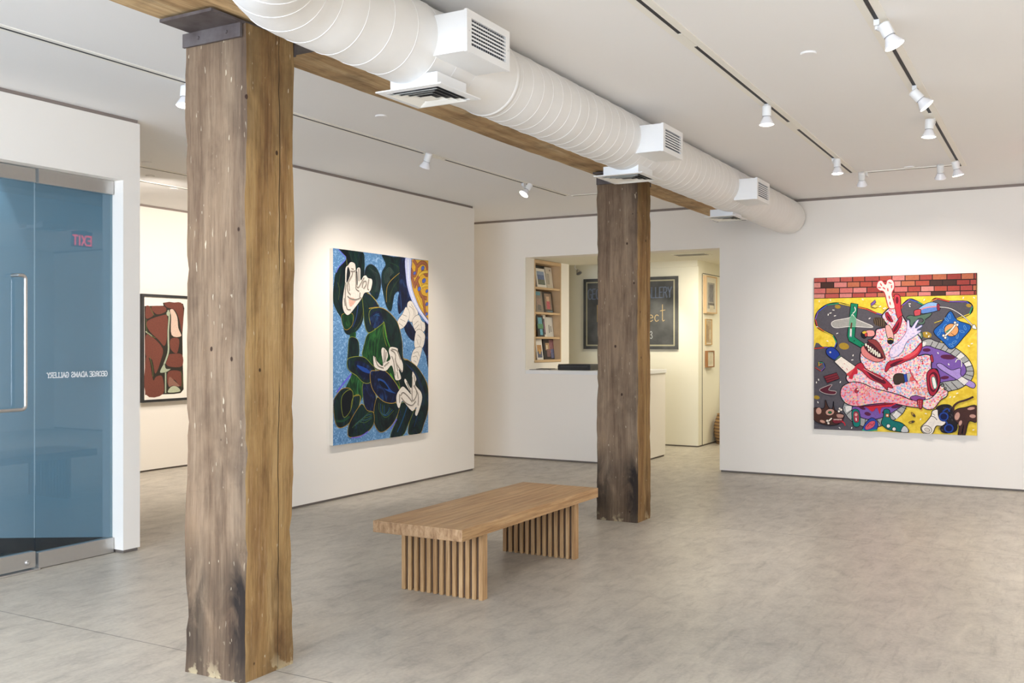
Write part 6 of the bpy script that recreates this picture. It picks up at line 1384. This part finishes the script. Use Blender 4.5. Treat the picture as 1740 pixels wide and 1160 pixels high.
# side outlets (three) and square diffusers (three)
def outlet(x0,x1,zc,h,label,n=7):
    y0=2.40; t=thing('duct_vent',label,'air vent',((x0+x1)/2,y0,zc-h/2),'louvred outlets on the side of the duct')
    z0,z1=zc-h/2,zc+h/2
    m=MB(); m.box(x0,x1,y0+.01,DY-.15,z0,z1); obj('housing',m,M_white,t)
    m=MB(); e=.032; f=y0-.004
    m.box(x0-.004,x1+.004,f,y0+.012,z1-e,z1+.004); m.box(x0-.004,x1+.004,f,y0+.012,z0-.004,z0+e); m.box(x0-.004,x0+e*1.15,f,y0+.012,z0+e,z1-e); m.box(x1-e*1.15,x1+.004,f,y0+.012,z0+e,z1-e)
    fr=obj('face_frame',m,M_white,t,bevel=.0015)
    for sx in(x0+.015,x1-.015): obj('screw',MB().lathe((sx,f,zc),(0,-1,0),[(0,.004),(.002,.003)],8),M_steel,fr)
    obj('duct_opening',MB().box(x0+e,x1-e,y0+.0085,y0+.0095,z0+e,z1-e),M_dark,t)
    gap=(z1-z0-2*e)/n
    m=MB()
    for i in range(1,n):
        z=z0+e+gap*i; M=Matrix.Translation((0,y0+.001,z))@Matrix.Rotation(.45,4,'X'); m.box(x0+e,x1-e,-.006,.006,-.0035,.0035,0,M)
    obj('louvre',m,M_white,t)
    m=MB(); nn_=int((x1-x0-2*e)/.02)
    for i in range(1,nn_):
        x=x0+e+(x1-x0-2*e)*i/nn_; m.box(x-.0018,x+.0018,y0+.004,y0+.008,z0+e,z1-e)
    obj('rear_blade',m,plain('grey blade','#a9abb0',.5),t)
outlet(3.85,4.245,3.0,.19,'nearest and largest-looking louvred outlet box on the side of the white duct')
outlet(6.41,6.80,2.975,.19,'middle louvred outlet box on the duct, almost above the far post')
outlet(8.80,9.22,2.95,.19,'farthest louvred outlet box on the duct, near the back wall')
def diffuser(x0,x1,y0,y1,zp,label):
    cx,cy=(x0+x1)/2,(y0+y1)/2; t=thing('duct_diffuser',label,'air vent',(cx,cy,zp),'square diffusers under the duct')
    m=MB(); a=(x1-x0)/2; bb=(y1-y0)/2; q=.72
    m.box(cx-a*q,cx+a*q,cy-bb*q,cy+bb*q,zp+.006,zp+.075); obj('neck',m,M_white,t)
    def ring(m,s0,s1,z0,z1):   # square ring, inner scale s1 dropping to z1
        A=[(cx+sx*a*s0,cy+sy*bb*s0,z0) for sx,sy in((-1,-1),(1,-1),(1,1),(-1,1))]; B=[(cx+sx*a*s1,cy+sy*bb*s1,z1) for sx,sy in((-1,-1),(1,-1),(1,1),(-1,1))]
        m.add(A+B,[(0,1,5,4),(1,2,6,5),(2,3,7,6),(3,0,4,7)])
    m=MB(); ring(m,1,1,zp+.006,zp); ring(m,1,.80,zp,zp-.002); ring(m,.80,.78,zp-.002,zp+.004); ring(m,1,.72,zp+.006,zp+.006); obj('face_plate',m,M_white,t)
    m=MB()
    for i in range(3): s0=.74-.17*i; ring(m,s0,s0-.13,zp-.010,zp+.003)
    ring(m,.22,.0,zp-.010,zp-.010)
    obj('cone_vane',m,M_cream,t)
    obj('duct_opening',MB().box(cx-a*.70,cx+a*.70,cy-bb*.70,cy+bb*.70,zp+.0045,zp+.0055),M_dark,t)
diffuser(3.83,4.19,2.53,2.91,2.765,'nearest square diffuser under the white duct, beside the foreground post')
diffuser(6.53,6.92,2.60,2.98,2.765,'middle square diffuser under the duct, tucked against the top of the far post')
diffuser(9.15,9.55,2.70,3.01,2.765,'farthest square diffuser under the duct, near the back wall')

# ================================================================== CEILING TRACKS, LAMPS, COVERS
def track(p0,p1,label,gaps=(),w=.052):
    p0,p1=Vector(p0),Vector(p1); d=(p1-p0); L=d.length; d.normalize(); n=Vector((-d.y,d.x,0))
    t=thing('lighting_track',label,'lighting track',((p0+p1)/2).to_tuple()[:2]+(CE-.012,))
    def strip(m,s0,s1,o0,o1,z0,z1):
        q=[p0+d*s0+n*o0,p0+d*s1+n*o0,p0+d*s1+n*o1,p0+d*s0+n*o1]
        m.add([(v.x,v.y,z) for z in(z0,z1) for v in q],[(0,1,2,3),(4,5,6,7),(0,1,5,4),(1,2,6,5),(2,3,7,6),(3,0,4,7)])
    m=MB(); strip(m,0,L,-w,-.011,CE-.006,CE); strip(m,0,L,.011,w,CE-.006,CE); strip(m,0,L,-.011,.011,CE-.003,CE)
    strip(m,0,L,-.015,-.011,CE-.0066,CE); strip(m,0,L,.011,.015,CE-.0066,CE)
    obj('trim_flange',m,M_cream,t)
    s=0; segs=[]
    for g0,g1 in list(gaps)+[(L,L)]: segs.append((s,g0)); s=g1
    for s0,s1 in segs:
        if s1-s0>.02: m=MB(); strip(m,s0+.01,s1-.01,-.0095,.0095,CE-.0074,CE-.003); obj('slot',m,M_dark,t)
    for g0,g1 in gaps: m=MB(); strip(m,g0,g1,-.0105,.0105,CE-.009,CE-.003); obj('joiner_cover',m,M_cream,t)
track((1.5,1.79,0),(9.97,1.79,0),'recessed lighting track just right of the duct',((3.54,3.79),(5.95,6.23)))
track((1.5,.83,0),(10.1,.83,0),'recessed lighting track nearest the right side of the photo',((6.16,6.40),))
track((10.03,.89,0),(10.03,1.73,0),'short cross track near the back wall joining the two right-hand tracks',(),.03)
track((-.5,4.88,0),(9.95,4.88,0),'long thin track on the left side, in front of the tall dark painting',((7.62,7.95),),.04)
track((10.0,3.68,0),(10.0,4.83,0),'short cross track at the far end of the left-hand track',(),.025)
track((5.6,7.58,0),(9.5,7.58,0),'front lighting track in the far left room behind the entrance pier',(),.03)
track((5.6,8.26,0),(9.5,8.26,0),'rear lighting track in the far left room behind the entrance pier',(),.03)

LAMPS=[]
def spot(T,L,aim,label,lit=True,power=0,target=None,angle=70,group='track spotlights'):
    aim=Vector(aim).normalized(); L=Vector(L); T=Vector((T[0],T[1],CE-.006))
    t=thing('track_spotlight',label,'spotlight',T,group)
    base=L-aim*.055; s0=base-aim*.078; mid=s0+aim*.03
    m=MB(); m.box(T.x-.028,T.x+.028,T.y-.014,T.y+.014,T.z-.03,T.z); m.lathe((T.x,T.y,T.z-.03),(0,0,-1),[(0,.013),(.018,.013)],12); obj('adapter',m,M_white,t,bevel=.002)
    lo=Vector((T.x,T.y,T.z-.04)); m=MB(); m.tube([lo,lo.lerp(mid,.35)-Vector((0,0,.006)),lo.lerp(mid,.7)-Vector((0,0,.004)),mid],.011,8); obj('arm',m,M_white,t,smooth=True)
    m=MB(); m.lathe(s0,aim,[(0,.024),(.006,.031),(.070,.031),(.076,.027)],20); so=obj('socket',m,M_white,t,autosmooth=40)
    obj('socket_ring',MB().lathe(base-aim*.006,aim,[(0,.0275),(.005,.0275)],20),M_dark,so)
    m=MB(); m.lathe(base,aim,[(-.002,.026),(.008,.029),(.022,.036),(.038,.044),(.048,.049),(.055,.049)],24,0,(1,0)); bu=obj('bulb',m,M_bulb,t,smooth=True)
    m=MB(); m.lathe(base+aim*.055,aim,[(-.002,.0488),(.0,.048),(.005,.034),(.007,.001)],24,0,(0,1)); obj('lens',m,M_lens if lit else M_bulb,bu,smooth=True)
    if power: LAMPS.append((L+aim*.03,target or aim,power,angle,bool(target)))
spot((5.331,0.83),(5.308,0.742,3.065),(.02,-.42,-.9),'lit spotlight nearest the camera on the right-hand track, top right',power=26,target=(7.0,-2.2,1.2))
spot((6.81,0.83),(6.756,0.751,3.065),(.1,-.62,-.75),'lit spotlight on the right-hand track, second from the camera, tilted right',power=26,target=(8.2,-2.6,1.2))
spot((7.87,0.83),(7.785,0.853,3.065),(.0,.05,-1),'lit spotlight on the right-hand track hanging straight down, third from the camera',power=20,target=(7.4,1.2,0))
spot((9.85,0.83),(9.691,0.816,3.065),(.12,-.2,-1),'lit spotlight at the far end of the right-hand track, closest to the back wall',power=18,target=(11.5,-.4,1.3))
spot((6.83,1.79),(6.794,1.785,3.065),(.0,.0,-1),'lit spotlight hanging straight down from the track beside the duct, nearer of two',power=26,target=(6.6,2.6,0))
spot((9.12,1.79),(9.062,1.748,3.065),(.0,-.03,-1),'lit spotlight on the track beside the duct, farther of two, near its corner',power=18,target=(8.9,1.6,0))
spot((10.03,1.66),(9.855,1.672,3.065),(.5,.05,-.87),'unlit-looking spotlight on the cross track, left of two, turned to the back wall',False,26,(11.5,2.0,1.5),80)
spot((10.03,1.0),(9.784,0.972,3.065),(.5,.05,-.87),'unlit-looking spotlight on the cross track, right of two, turned to the back wall',False,26,(11.5,1.2,1.5),80)
spot((7.2,4.88),(7.014,4.798,3.065),(.1,.42,-.9),'spotlight on the left-hand track turned away towards the tall dark painting',False,42,(8.0,6.2,1.6),75)
spot((8.95,4.88),(8.754,4.774,3.065),(-.5,.3,-.75),'lit spotlight on the left-hand track facing the camera, tilted left',True,26,(8.6,6.2,1.5),75)
spot((4.47,4.88),(4.434,4.889,3.065),(-.15,-.05,-1),'lit spotlight on the left-hand track half hidden by the foreground post',True,14,(4.3,4.8,0),90)
def cover(x,y,label):
    m=MB(); m.lathe((x,y,CE),(0,0,-1),[(0,.045),(.006,.045),(.010,.042)],28); tag(obj('sprinkler_cover',m,M_ceil,autosmooth=35),label,'ceiling cover','round sprinkler covers')
cover(5.75,1.27,'round white sprinkler cover on the ceiling between the two right-hand tracks, nearer one')
cover(9.93,1.26,'round white sprinkler cover on the ceiling close to the cross track')
cover(5.81,4.36,'round white sprinkler cover on the ceiling left of the timber beam')
cover(6.75,7.92,'round white sprinkler cover in the far left room between its two tracks')
cover(6.23,7.36,'round white sprinkler cover in the far left room nearest the entrance pier')
cover(7.43,8.23+.12,'round white sprinkler cover in the far left room against the rear track')

# exit sign hung from the ceiling: seen mirrored in the glass
ex=thing('exit_sign','red lit exit sign hung from the ceiling, seen mirrored in the entrance glass','exit sign',(9.45,-.25,2.95))
obj('housing',MB().box(9.28,9.62,-.27,-.23,2.96,3.19),M_black,ex,bevel=.004); obj('canopy',MB().box(9.38,9.52,-.28,-.22,3.19,CE),M_black,ex)
m=MB(); lettering(m,'EXIT',(9.60,-.2285,2.99),(-1,0,0),(0,0,1),.13,.022,.78,.16,(0,1,0),smooth=False); obj('lettering',m,M_exit,ex)

# ================================================================== ARTWORKS
# tall canvas on the left wall
t=thing('wall_painting','tall canvas of knotted white forms on dark shapes, on the left wall','painting',(8.37,YL,.545))
px0,px1,pz0,pz1=7.50,9.15,.548,2.48; py=YL-.045
m=MB(); m.box(px0,px1,py,YL-.001,pz0,pz1); obj('canvas_edge',m,plain('raw canvas edge','#d8d0c2',.7),t,bevel=.003)
paint_surface('painted_surface',ART_KNOT,px1-px0,pz1-pz0,(px0,py-.0015,pz0),(1,0,0),(0,0,1),(0,-1,0),.00135,M_pbg,t)
# square canvas on the back wall (left edge in the photo is larger y)
t=thing('wall_painting','square bright yellow canvas with painted brick band and spotted figure, on the back wall','painting',(XW,1.63,.56))
qy0,qy1,qz0,qz1=.785,2.478,.568,2.298; qx=XW-.04
m=MB(); m.box(qx,XW-.001,qy0,qy1,qz0,qz1); obj('canvas_edge',m,plain('primed canvas edge','#cfc4b0',.7),t,bevel=.003)
paint_surface('painted_surface',ART_FEAST,qy1-qy0,qz1-qz0,(qx-.0015,qy1,qz0),(0,-1,0),(0,0,1),(-1,0,0),.00158,M_pyel,t)
# framed sheet in the far left room
t=thing('framed_artwork','framed sheet of red-brown patches in a black frame, in the far left room','framed picture',(8.42,9.62,.84))
fx0,fx1,fz0,fz1=8.035,8.80,.84,2.142; fy=9.575
m=MB()
for bx in((fx0,fx0+.03,fz0,fz1),(fx1-.03,fx1,fz0,fz1),(fx0+.03,fx1-.03,fz0,fz0+.03),(fx0+.03,fx1-.03,fz1-.03,fz1)): m.box(bx[0],bx[1],fy-.012,9.619,bx[2],bx[3])
obj('frame',m,M_black,t)
paint_surface('sheet',ART_SHEET,fx1-fx0-.06,fz1-fz0-.06,(fx0+.03,fy+.012,fz0+.03),(1,0,0),(0,0,1),(0,-1,0),.0014,plain('white paper','#f1ece2',.7,0,.03),t)

# ================================================================== BENCH
BX0,BX1,BY0,BY1,BT,BB=4.785,6.69,3.015,3.655,.473,.402
t=thing('slat_bench','long low wooden gallery bench with slatted legs in the middle of the floor','bench',((BX0+BX1)/2,(BY0+BY1)/2,0))
m=MB(); m.box(BX0,BX1,BY0,BY1,BB,BT)
o=obj('seat_top',m,[M_btop,M_bend,M_bedge],t,bevel=.005)
for p in o.data.polygons:
    n=p.normal; p.material_index=1 if abs(n.x)>.7 else (2 if abs(n.y)>.7 else 0)
slat0=None
def leg(x0):
    x1=x0+.06; y0,y1=3.04,3.635; n=13; sw=.027
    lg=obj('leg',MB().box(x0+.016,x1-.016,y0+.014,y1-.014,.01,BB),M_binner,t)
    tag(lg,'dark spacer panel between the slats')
    for i in range(n):
        c=y0+sw/2+(y1-y0-sw)*i/(n-1); m=MB(); m.box(x0,x1,c-sw/2,c+sw/2,0,BB); obj('slat',m,M_slat,lg,bevel=.0018)
leg(5.055); leg(6.34)

# ================================================================== RECEPTION
m=MB(); m.box(XW-.004,12.82,4.748,6.262,1.1435,1.192); tag(obj('countertop',m,M_white,bevel=.003),'white countertop on the reception half wall','countertop')
# recessed bookcase in the left reveal
x0,x1,z0,z1,yf,yb=11.792,12.597,1.287,2.694,6.258,6.555
t=thing('bookcase','narrow birch bookcase recessed in the left reveal of the reception opening','bookcase',((x0+x1)/2,6.27,z0))
m=MB(); e=.022; m.box(x0,x0+e,yf,yb,z0,z1); m.box(x1-e,x1,yf,yb,z0,z1); m.box(x0+e,x1-e,yf,yb,z1-.045,z1); m.box(x0+e,x1-e,yf,yb,z0,z0+.035); m.box(x0+e,x1-e,yb-.01,yb,z0+.035,z1-.045); obj('carcass',m,M_ply,t)
SH=[1.322,1.64,1.98,2.325]
for z in SH[1:]: obj('shelf',MB().box(x0+e,x1-e,yf+.012,yb-.01,z-.028,z),M_ply,t,bevel=.001)
def book(xa,xb,zs,h,lean,y,cov,spine,art,label,thick=.014):
    """book standing face out on a shelf, leaning back"""
    t=thing('book',label,'book',((xa+xb)/2,y,zs),'books on the recessed bookcase'); M=Matrix.Translation(((xa+xb)/2,y,zs+.0005))@Matrix.Rotation(-lean,4,'X'); w=(xb-xa)/2
    obj('pages',MB().box(-w+.003,w-.003,.002,thick-.002,.003,h-.003,0,M),plain('book pages','#e8e2d4',.7),t)
    m=MB(); m.box(-w,w,-.0005,.002,0,h,0,M); m.box(-w,w,thick-.002,thick,0,h,0,M); m.box(-w,-w+.003,.002,thick-.002,0,h,1,M)
    mats=[plain('book cover',cov,.4),plain('book spine',spine,.4)]
    for i,(c,u0,u1,v0,v1) in enumerate(art):
        yy=-.0009-.0003*i; q=[M@Vector((-w+2*w*u,yy,h*v)) for u,v in((u0,v0),(u1,v0),(u1,v1),(u0,v1))]; m.add(q,[(0,1,2,3)],len(mats)); mats.append(plain('cover print',c,.45,0,.35,45))
    obj('cover',m,mats,t)
Z1,Z2,Z3,Z4=SH[3],SH[2],SH[1],SH[0]
book(11.97,12.25,Z1,.27,.16,6.31,'#efece6','#e0ddd6',[('#4a6aa8',.12,.88,.15,.85),('#56604a',.12,.88,.15,.42),('#8aa4cc',.12,.88,.66,.85)],'white book with a blue mountain photo, on the top shelf')
book(12.02,12.42,Z1,.325,.13,6.40,'#3c3f3a','#2a2c28',[('#6a6c62',.1,.9,.1,.6),('#222420',.3,.6,.5,.95),('#8a8878',.55,.85,.3,.7)],'tall dark grey patterned book behind the blue mountain book, on the top shelf')
book(12.36,12.56,Z1,.31,.13,6.36,'#d9d2c4','#c9c2b4',[('#6a4a3a',.6,.75,.82,.9),('#b8b0a0',.1,.5,.2,.7)],'pale book at the right end of the top shelf')
book(11.965,12.20,Z2,.30,.14,6.33,'#8f8478','#7a7066',[('#3f9ab4',.05,.8,.8,.97),('#a3806e',.2,.8,.3,.65),('#5f5a54',.3,.7,.1,.35)],'grey-brown book with turquoise top, on the second shelf')
book(12.20,12.52,Z2,.30,.12,6.34,'#2a2420','#101010',[('#8a6a4a',.25,.9,.15,.92),('#c8304a',.4,.72,.18,.55),('#d8b08a',.42,.7,.55,.78),('#1c1a1c',.25,.95,.02,.12),('#4a8aa0',.4,.9,.05,.09)],'black spined book with a red figure on its cover, on the second shelf')
book(11.97,12.17,Z3,.30,.12,6.30,'#141a22','#0e1014',[('#3aa0b8',.2,.8,.55,.9),('#2f8a4a',.1,.9,.38,.6),('#4ab0cc',.35,.75,.08,.36)],'black book with blue and green shapes, on the third shelf')
book(12.08,12.37,Z3,.325,.12,6.36,'#ece8e2','#d8d4cc',[('#b87a2a',.1,.55,.82,.97),('#3a2a4a',.18,.85,.1,.8),('#8a4a7a',.3,.8,.2,.65),('#c89a8a',.4,.65,.3,.5)],'white book with a purple picture, behind the blue and green book on the third shelf')
book(12.36,12.57,Z3,.285,.10,6.36,'#d8d8d4','#c4c4c0',[('#7a7a78',.3,.45,.2,.6),('#8a8a88',.55,.7,.25,.55)],'pale grey book with a fine line drawing, at the right of the third shelf')
book(11.965,12.15,Z4,.285,.12,6.31,'#eae6e0','#d6d2cc',[('#c88a2a',.12,.85,.4,.72),('#2a3a6a',.12,.85,.1,.4),('#e0a83a',.35,.65,.28,.5)],'white book with an orange and blue picture, on the bottom shelf')
book(12.10,12.27,Z4,.275,.12,6.38,'#2c2c2e','#1a1a1c',[('#c8c8c4',.3,.7,.15,.4),('#8a8a88',.4,.8,.55,.85)],'black and white book half hidden between two others on the bottom shelf')
book(12.25,12.585,Z4,.29,.10,6.35,'#241c22','#0e0c0e',[('#8a3a4a',.55,.97,.3,.95),('#b88a4a',.2,.55,.45,.8),('#6a1f24',.3,.6,.12,.5),('#e0d0b0',.25,.4,.5,.7),('#3a4a8a',.65,.95,.05,.5)],'dark book with red and gold figures, at the right of the bottom shelf')
# things on the counter
t=thing('brochure','stack of flat grey brochures on the left end of the countertop','brochures',(11.8,6.13,1.192))
m=MB(); m.box(11.60,12.0,6.02,6.24,1.192,1.2); obj('sheets',m,plain('grey paper','#8a8580',.7),t); M=Matrix.Translation((11.85,6.12,1.2))@Matrix.Rotation(.25,4,'Z'); obj('top_sheet',MB().box(-.15,.15,-.1,.1,0,.006,0,M),plain('dark cover','#5a5654',.6),t)
t=thing('document_tray','low black box on the countertop below the bookcase','desk tray',(11.86,5.62,1.192))
m=MB(); m.box(11.70,12.02,5.385,5.865,1.192,1.256); obj('case',m,M_black,t,bevel=.006); m=MB(); m.box(11.705,12.015,5.39,5.86,1.256,1.272); obj('lid',m,plain('black satin','#202126',.35),t,bevel=.004); obj('front_slot',MB().box(11.698,11.7005,5.43,5.82,1.238,1.250),plain('slot grey','#3c3d42',.5),t)
# chalkboard
t=thing('chalkboard','black chalkboard with hand-lettered lines on the office back wall','chalkboard',(14.1,5.81,1.46))
obj('board',MB().box(14.072,14.099,5.034,6.598,1.459,2.562),plain('chalk black','#15181a',.85,0,.3,3,.1),t)
m=MB()
for i,(ins,wd) in enumerate(((.050,.009),(.064,.004))):
    ya,yb2,za,zb=5.034+ins,6.598-ins,1.459+ins,2.562-ins; X0=14.0705
    m.box(X0,14.0722,ya,yb2,za,za+wd); m.box(X0,14.0722,ya,yb2,zb-wd,zb); m.box(X0,14.0722,ya,ya+wd,za,zb); m.box(X0,14.0722,yb2-wd,yb2,za,zb)
obj('border_line',m,plain('pale chalk line','#cfc9a8',.8),t)
m=MB(); U=(0,-1,0); V=(0,0,1)
def chalk(name,text,y,z,h,st,sx,tr,c,dbl=0):
    m=MB(); lettering(m,text,(14.0705,y,z),U,V,h,st,sx,tr,(-1,0,0))
    if dbl:
        m2=MB(); lettering(m2,text,(14.0702,y-dbl,z+dbl*.4),U,V,h,st,sx,tr,(-1,0,0)); obj('lettering_double',m2,plain(name+' shade',c,.85,0,.3,30),t)  # second chalk pass of the doubled outline strokes
    obj('lettering',m,plain(name,c,.85,0,.3,30),t)
chalk('blue chalk','GEORGE ADAMS GALLERY',6.525,2.24,.158,.007,.52,.06,'#5a6c8c',.012)
chalk('yellow chalk','ect',5.50,1.885,.165,.011,.72,.12,'#b89a5c')
m=MB(); m.box(14.0700,14.0712,6.352,6.364,1.885,2.15); obj('lettering_stroke',m,plain('yellow chalk stem','#b89a5c',.85),t)
chalk('white chalk','3',5.48,1.622,.108,.009,.62,.1,'#b9bcc0')
# small lamp high in the office, ceiling slot vent
t=thing('track_spotlight','small chrome spotlight under the office ceiling left of the chalkboard','spotlight',(13.8,6.58,2.79),'track spotlights')
m=MB(); m.box(13.78,13.82,6.3,6.72,2.775,2.79); obj('adapter',m,M_white,t)
m=MB(); m.tube([(13.8,6.6,2.775),(13.8,6.62,2.74),(13.8,6.61,2.71),(13.78,6.56,2.685)],.010,8); obj('arm',m,M_white,t,smooth=True)
m=MB(); m.lathe((13.79,6.57,2.69),(-.25,-.55,-.8),[(0,.02),(.03,.03),(.06,.045),(.07,.045)],18); obj('bulb',m,M_steel,t,autosmooth=40)
t=thing('ceiling_vent','slim dark slot vent in the lowered ceiling of the reception opening','air vent',(12.2,4.16,2.70))
obj('frame',MB().box(12.08,12.36,3.95,4.42,2.694,2.6995),M_office,t); 
m=MB()
for i in range(3): m.box(12.11+.08*i,12.15+.08*i,3.98,4.39,2.6925,2.694)
obj('slot',m,M_dark,t)
# three framed pictures on the office side wall
def smallpic(x0,x1,z0,z1,dep,fw,fm,art,label):
    t=thing('framed_picture',label,'framed picture',((x0+x1)/2,4.72,z0),'small pictures on the office side wall'); yf=4.724-dep
    m=MB(); m.box(x0,x0+fw,yf,4.7235,z0,z1); m.box(x1-fw,x1,yf,4.7235,z0,z1); m.box(x0+fw,x1-fw,yf,4.7235,z0,z0+fw); m.box(x0+fw,x1-fw,yf,4.7235,z1-fw,z1); obj('frame',m,fm,t)
    m=MB(); m.box(x0+fw,x1-fw,yf+.012,4.7235,z0+fw,z1-fw); mats=[plain('picture mat','#ddd6c6',.6)]
    for i,(c,u0,u1,v0,v1) in enumerate(art):
        X=lambda u:x0+fw+(x1-x0-2*fw)*u; Zz=lambda v:z0+fw+(z1-z0-2*fw)*v; y=yf+.0115-.0004*i
        m.add([(X(u0),y,Zz(v0)),(X(u1),y,Zz(v0)),(X(u1),y,Zz(v1)),(X(u0),y,Zz(v1))],[(0,1,2,3)],len(mats)); mats.append(plain('print tone',c,.5,0,.4,18))
    obj('picture',m,mats,t)
smallpic(14.33,14.86,2.005,2.575,.05,.02,M_ply,[('#a8a29a',.15,.85,.1,.85),('#6a6670',.3,.7,.3,.8),('#4a3a36',.2,.8,.2,.26),('#e8dcc0',.35,.75,.02,.2)],'uppermost picture on the office side wall, pale wood frame and grey print')
smallpic(14.41,14.71,1.525,1.92,.02,.012,plain('tan frame','#b8945c',.5),[('#c4a878',.05,.95,.05,.95),('#a8824a',.3,.6,.1,.75),('#e0cca0',.6,.9,.2,.6),('#8a7048',.1,.3,.1,.8)],'middle picture on the office side wall, unframed-looking tan sheet')
smallpic(14.41,14.74,1.182,1.436,.045,.016,plain('brown frame','#9a6a3c',.5),[('#e0d4b4',.1,.9,.1,.9)],'lowest picture on the office side wall, small pale sheet in brown frame')
# glimpses at the right edge of the opening
t=thing('cabinet','white waist-high cabinet just visible at the right edge of the reception opening','cabinet',(15.5,4.3,0))
obj('body',MB().box(15.16,15.9,3.9,4.70,.03,1.085),M_office,t,bevel=.004); obj('top',MB().box(15.14,15.92,3.88,4.71,1.085,1.115),M_white,t,bevel=.004)
t=thing('desk_box','small black box on the white cabinet at the right edge of the opening','box',(15.4,4.5,1.115)); obj('case',MB().box(15.22,15.5,4.3,4.66,1.115,1.262),M_black,t,bevel=.008); obj('lid',MB().box(15.215,15.505,4.295,4.665,1.262,1.275),plain('charcoal lid','#2a2a2e',.4),t,bevel=.003)
t=thing('paper_roll','white rounded paper bundle above the black box at the right edge of the opening','paper bundle',(15.38,4.5,1.275))
m=MB(); m.lathe((15.36,4.5,1.275),(0,0,1),[(0,.10),(.05,.15),(.14,.16),(.2,.13),(.24,.14),(.34,.15),(.42,.11),(.48,.04)],24); obj('roll',m,plain('white paper bundle','#ece8e0',.7),t,smooth=True)
t=thing('woven_basket','round tan basket with dark stripes on the office floor at the edge of the opening','basket',(14.84,4.445,0))
m=MB(); pr=[]
for i in range(19): z=.45*i/18; pr.append((z,.19+.075*math.sin(math.pi*min(1,(z+.06)/.56))+(.004 if i%2 else -.004)))
for i in range(18): m.lathe((14.84,4.445,0),(0,0,1),pr[i:i+2],28,i%2,(1 if i==0 else 0,0))
obj('body',m,[plain('tan straw','#b8935f',.8),plain('dark straw','#6e5234',.8)],t,smooth=True)
obj('rim',MB().tube([(14.84+.205*math.cos(a/24*math.tau),4.445+.205*math.sin(a/24*math.tau),.455) for a in range(25)],.012,8),plain('straw rim','#a27c4c',.8),t,smooth=True)

# ================================================================== LIGHT
def light(name,typ,loc,power,color,size=.1,aim=None,**k):
    l=bpy.data.lights.new(name,typ); l.energy=power; l.color=color
    for a,v in k.items(): setattr(l,a,v)
    if typ=='AREA': l.size=size
    else: l.shadow_soft_size=size
    o=bpy.data.objects.new(name,l); C.objects.link(o); o.location=loc
    if aim is not None: o.rotation_euler=(Vector(aim)-Vector(loc)).to_track_quat('-Z','Y').to_euler()
    return o
WARM=(1,.905,.81)
for p,tg,pw,ang,ist in LAMPS:
    light('spot_lamp','SPOT',p,pw*3.6,WARM,.05,tg if ist else p+tg,spot_size=math.radians(ang),spot_blend=.9)
# daylight from the shop front behind the camera
light('shopfront_daylight','AREA',(-2.9,1.7,1.75),720,(.74,.85,1),5.2,(3,1.9,1.5),shape='RECTANGLE',size_y=2.6)
# added unseen spots without fittings, behind and beside the camera, for general fill
for x,y in((1.2,1.0),(2.6,-1.6),(6.0,-1.8),(9.0,-1.6),(1.8,4.6)): light('spot_lamp','SPOT',(x,y,2.95),(170 if y>4 else 390),WARM,.06,(x,y,0),spot_size=math.radians(110),spot_blend=.9)
for x in(7.0,8.9): light('spot_lamp','SPOT',(x,7.5,2.95),160,(1,.92,.84),.06,(x+.3,9.6,1.2),spot_size=math.radians(150),spot_blend=.9)
light('spot_lamp','SPOT',(8.4,8.2,3.0),130,(1,.90,.77),.06,(8.4,8.2,0),spot_size=math.radians(120),spot_blend=.9)
# office
light('office_lamp','AREA',(13.2,4.1,2.66),46,(1,.92,.76),.7,(13.4,4.5,0)); light('office_lamp','AREA',(15.4,3.2,2.7),30,(1,.93,.74),.7,(15.4,3.2,0))
light('office_lamp','SPOT',(13.3,5.2,2.6),60,(1,.93,.72),.05,(14.1,5.5,1.0),spot_size=math.radians(80),spot_blend=.8)
# entry
light('entry_light','SPOT',(4.31,6.87,3.19),30,(.66,.86,1),.02,(4.31,6.87,0),spot_size=math.radians(40),spot_blend=.2)
light('entry_light','AREA',(1.6,7.3,3.1),34,(.72,.88,1),1.6,(2.4,7.2,0))  # soft fill added to lift the entry wall, no fitting there
light('exit_glow','POINT',(9.45,-.34,3.08),3,(1,.05,.06),.03)

light('bounce_sun','SUN',(-8,0,9),5,(1,.95,.88),.02,(0,0,0))  # added sunlight on the floor behind the camera, to bounce onto the ceiling
bpy.data.objects['bounce_sun'].rotation_euler=Vector((1,.12,-1.05)).to_track_quat('-Z','Y').to_euler()
w=bpy.data.worlds.new('World'); bpy.context.scene.world=w; w.use_nodes=True
w.node_tree.nodes['Background'].inputs[0].default_value=(.55,.70,1,1); w.node_tree.nodes['Background'].inputs[1].default_value=.8

# ================================================================== CAMERA
cam=bpy.data.cameras.new('camera'); co=bpy.data.objects.new('camera',cam); C.objects.link(co); bpy.context.scene.camera=co
cam.sensor_width=36; cam.lens=1665*36/1740; cam.shift_y=3/1740; cam.clip_end=100
co.location=(0,0,1.55); co.rotation_euler=(math.radians(90),0,math.radians(29.29-90))
sc=bpy.context.scene; sc.view_settings.view_transform='Standard'; sc.view_settings.look='None'; sc.view_settings.exposure=-.13
try:
    sc.cycles.use_denoising=True; sc.cycles.max_bounces=10; sc.cycles.diffuse_bounces=6; sc.cycles.sample_clamp_indirect=6
except Exception: pass
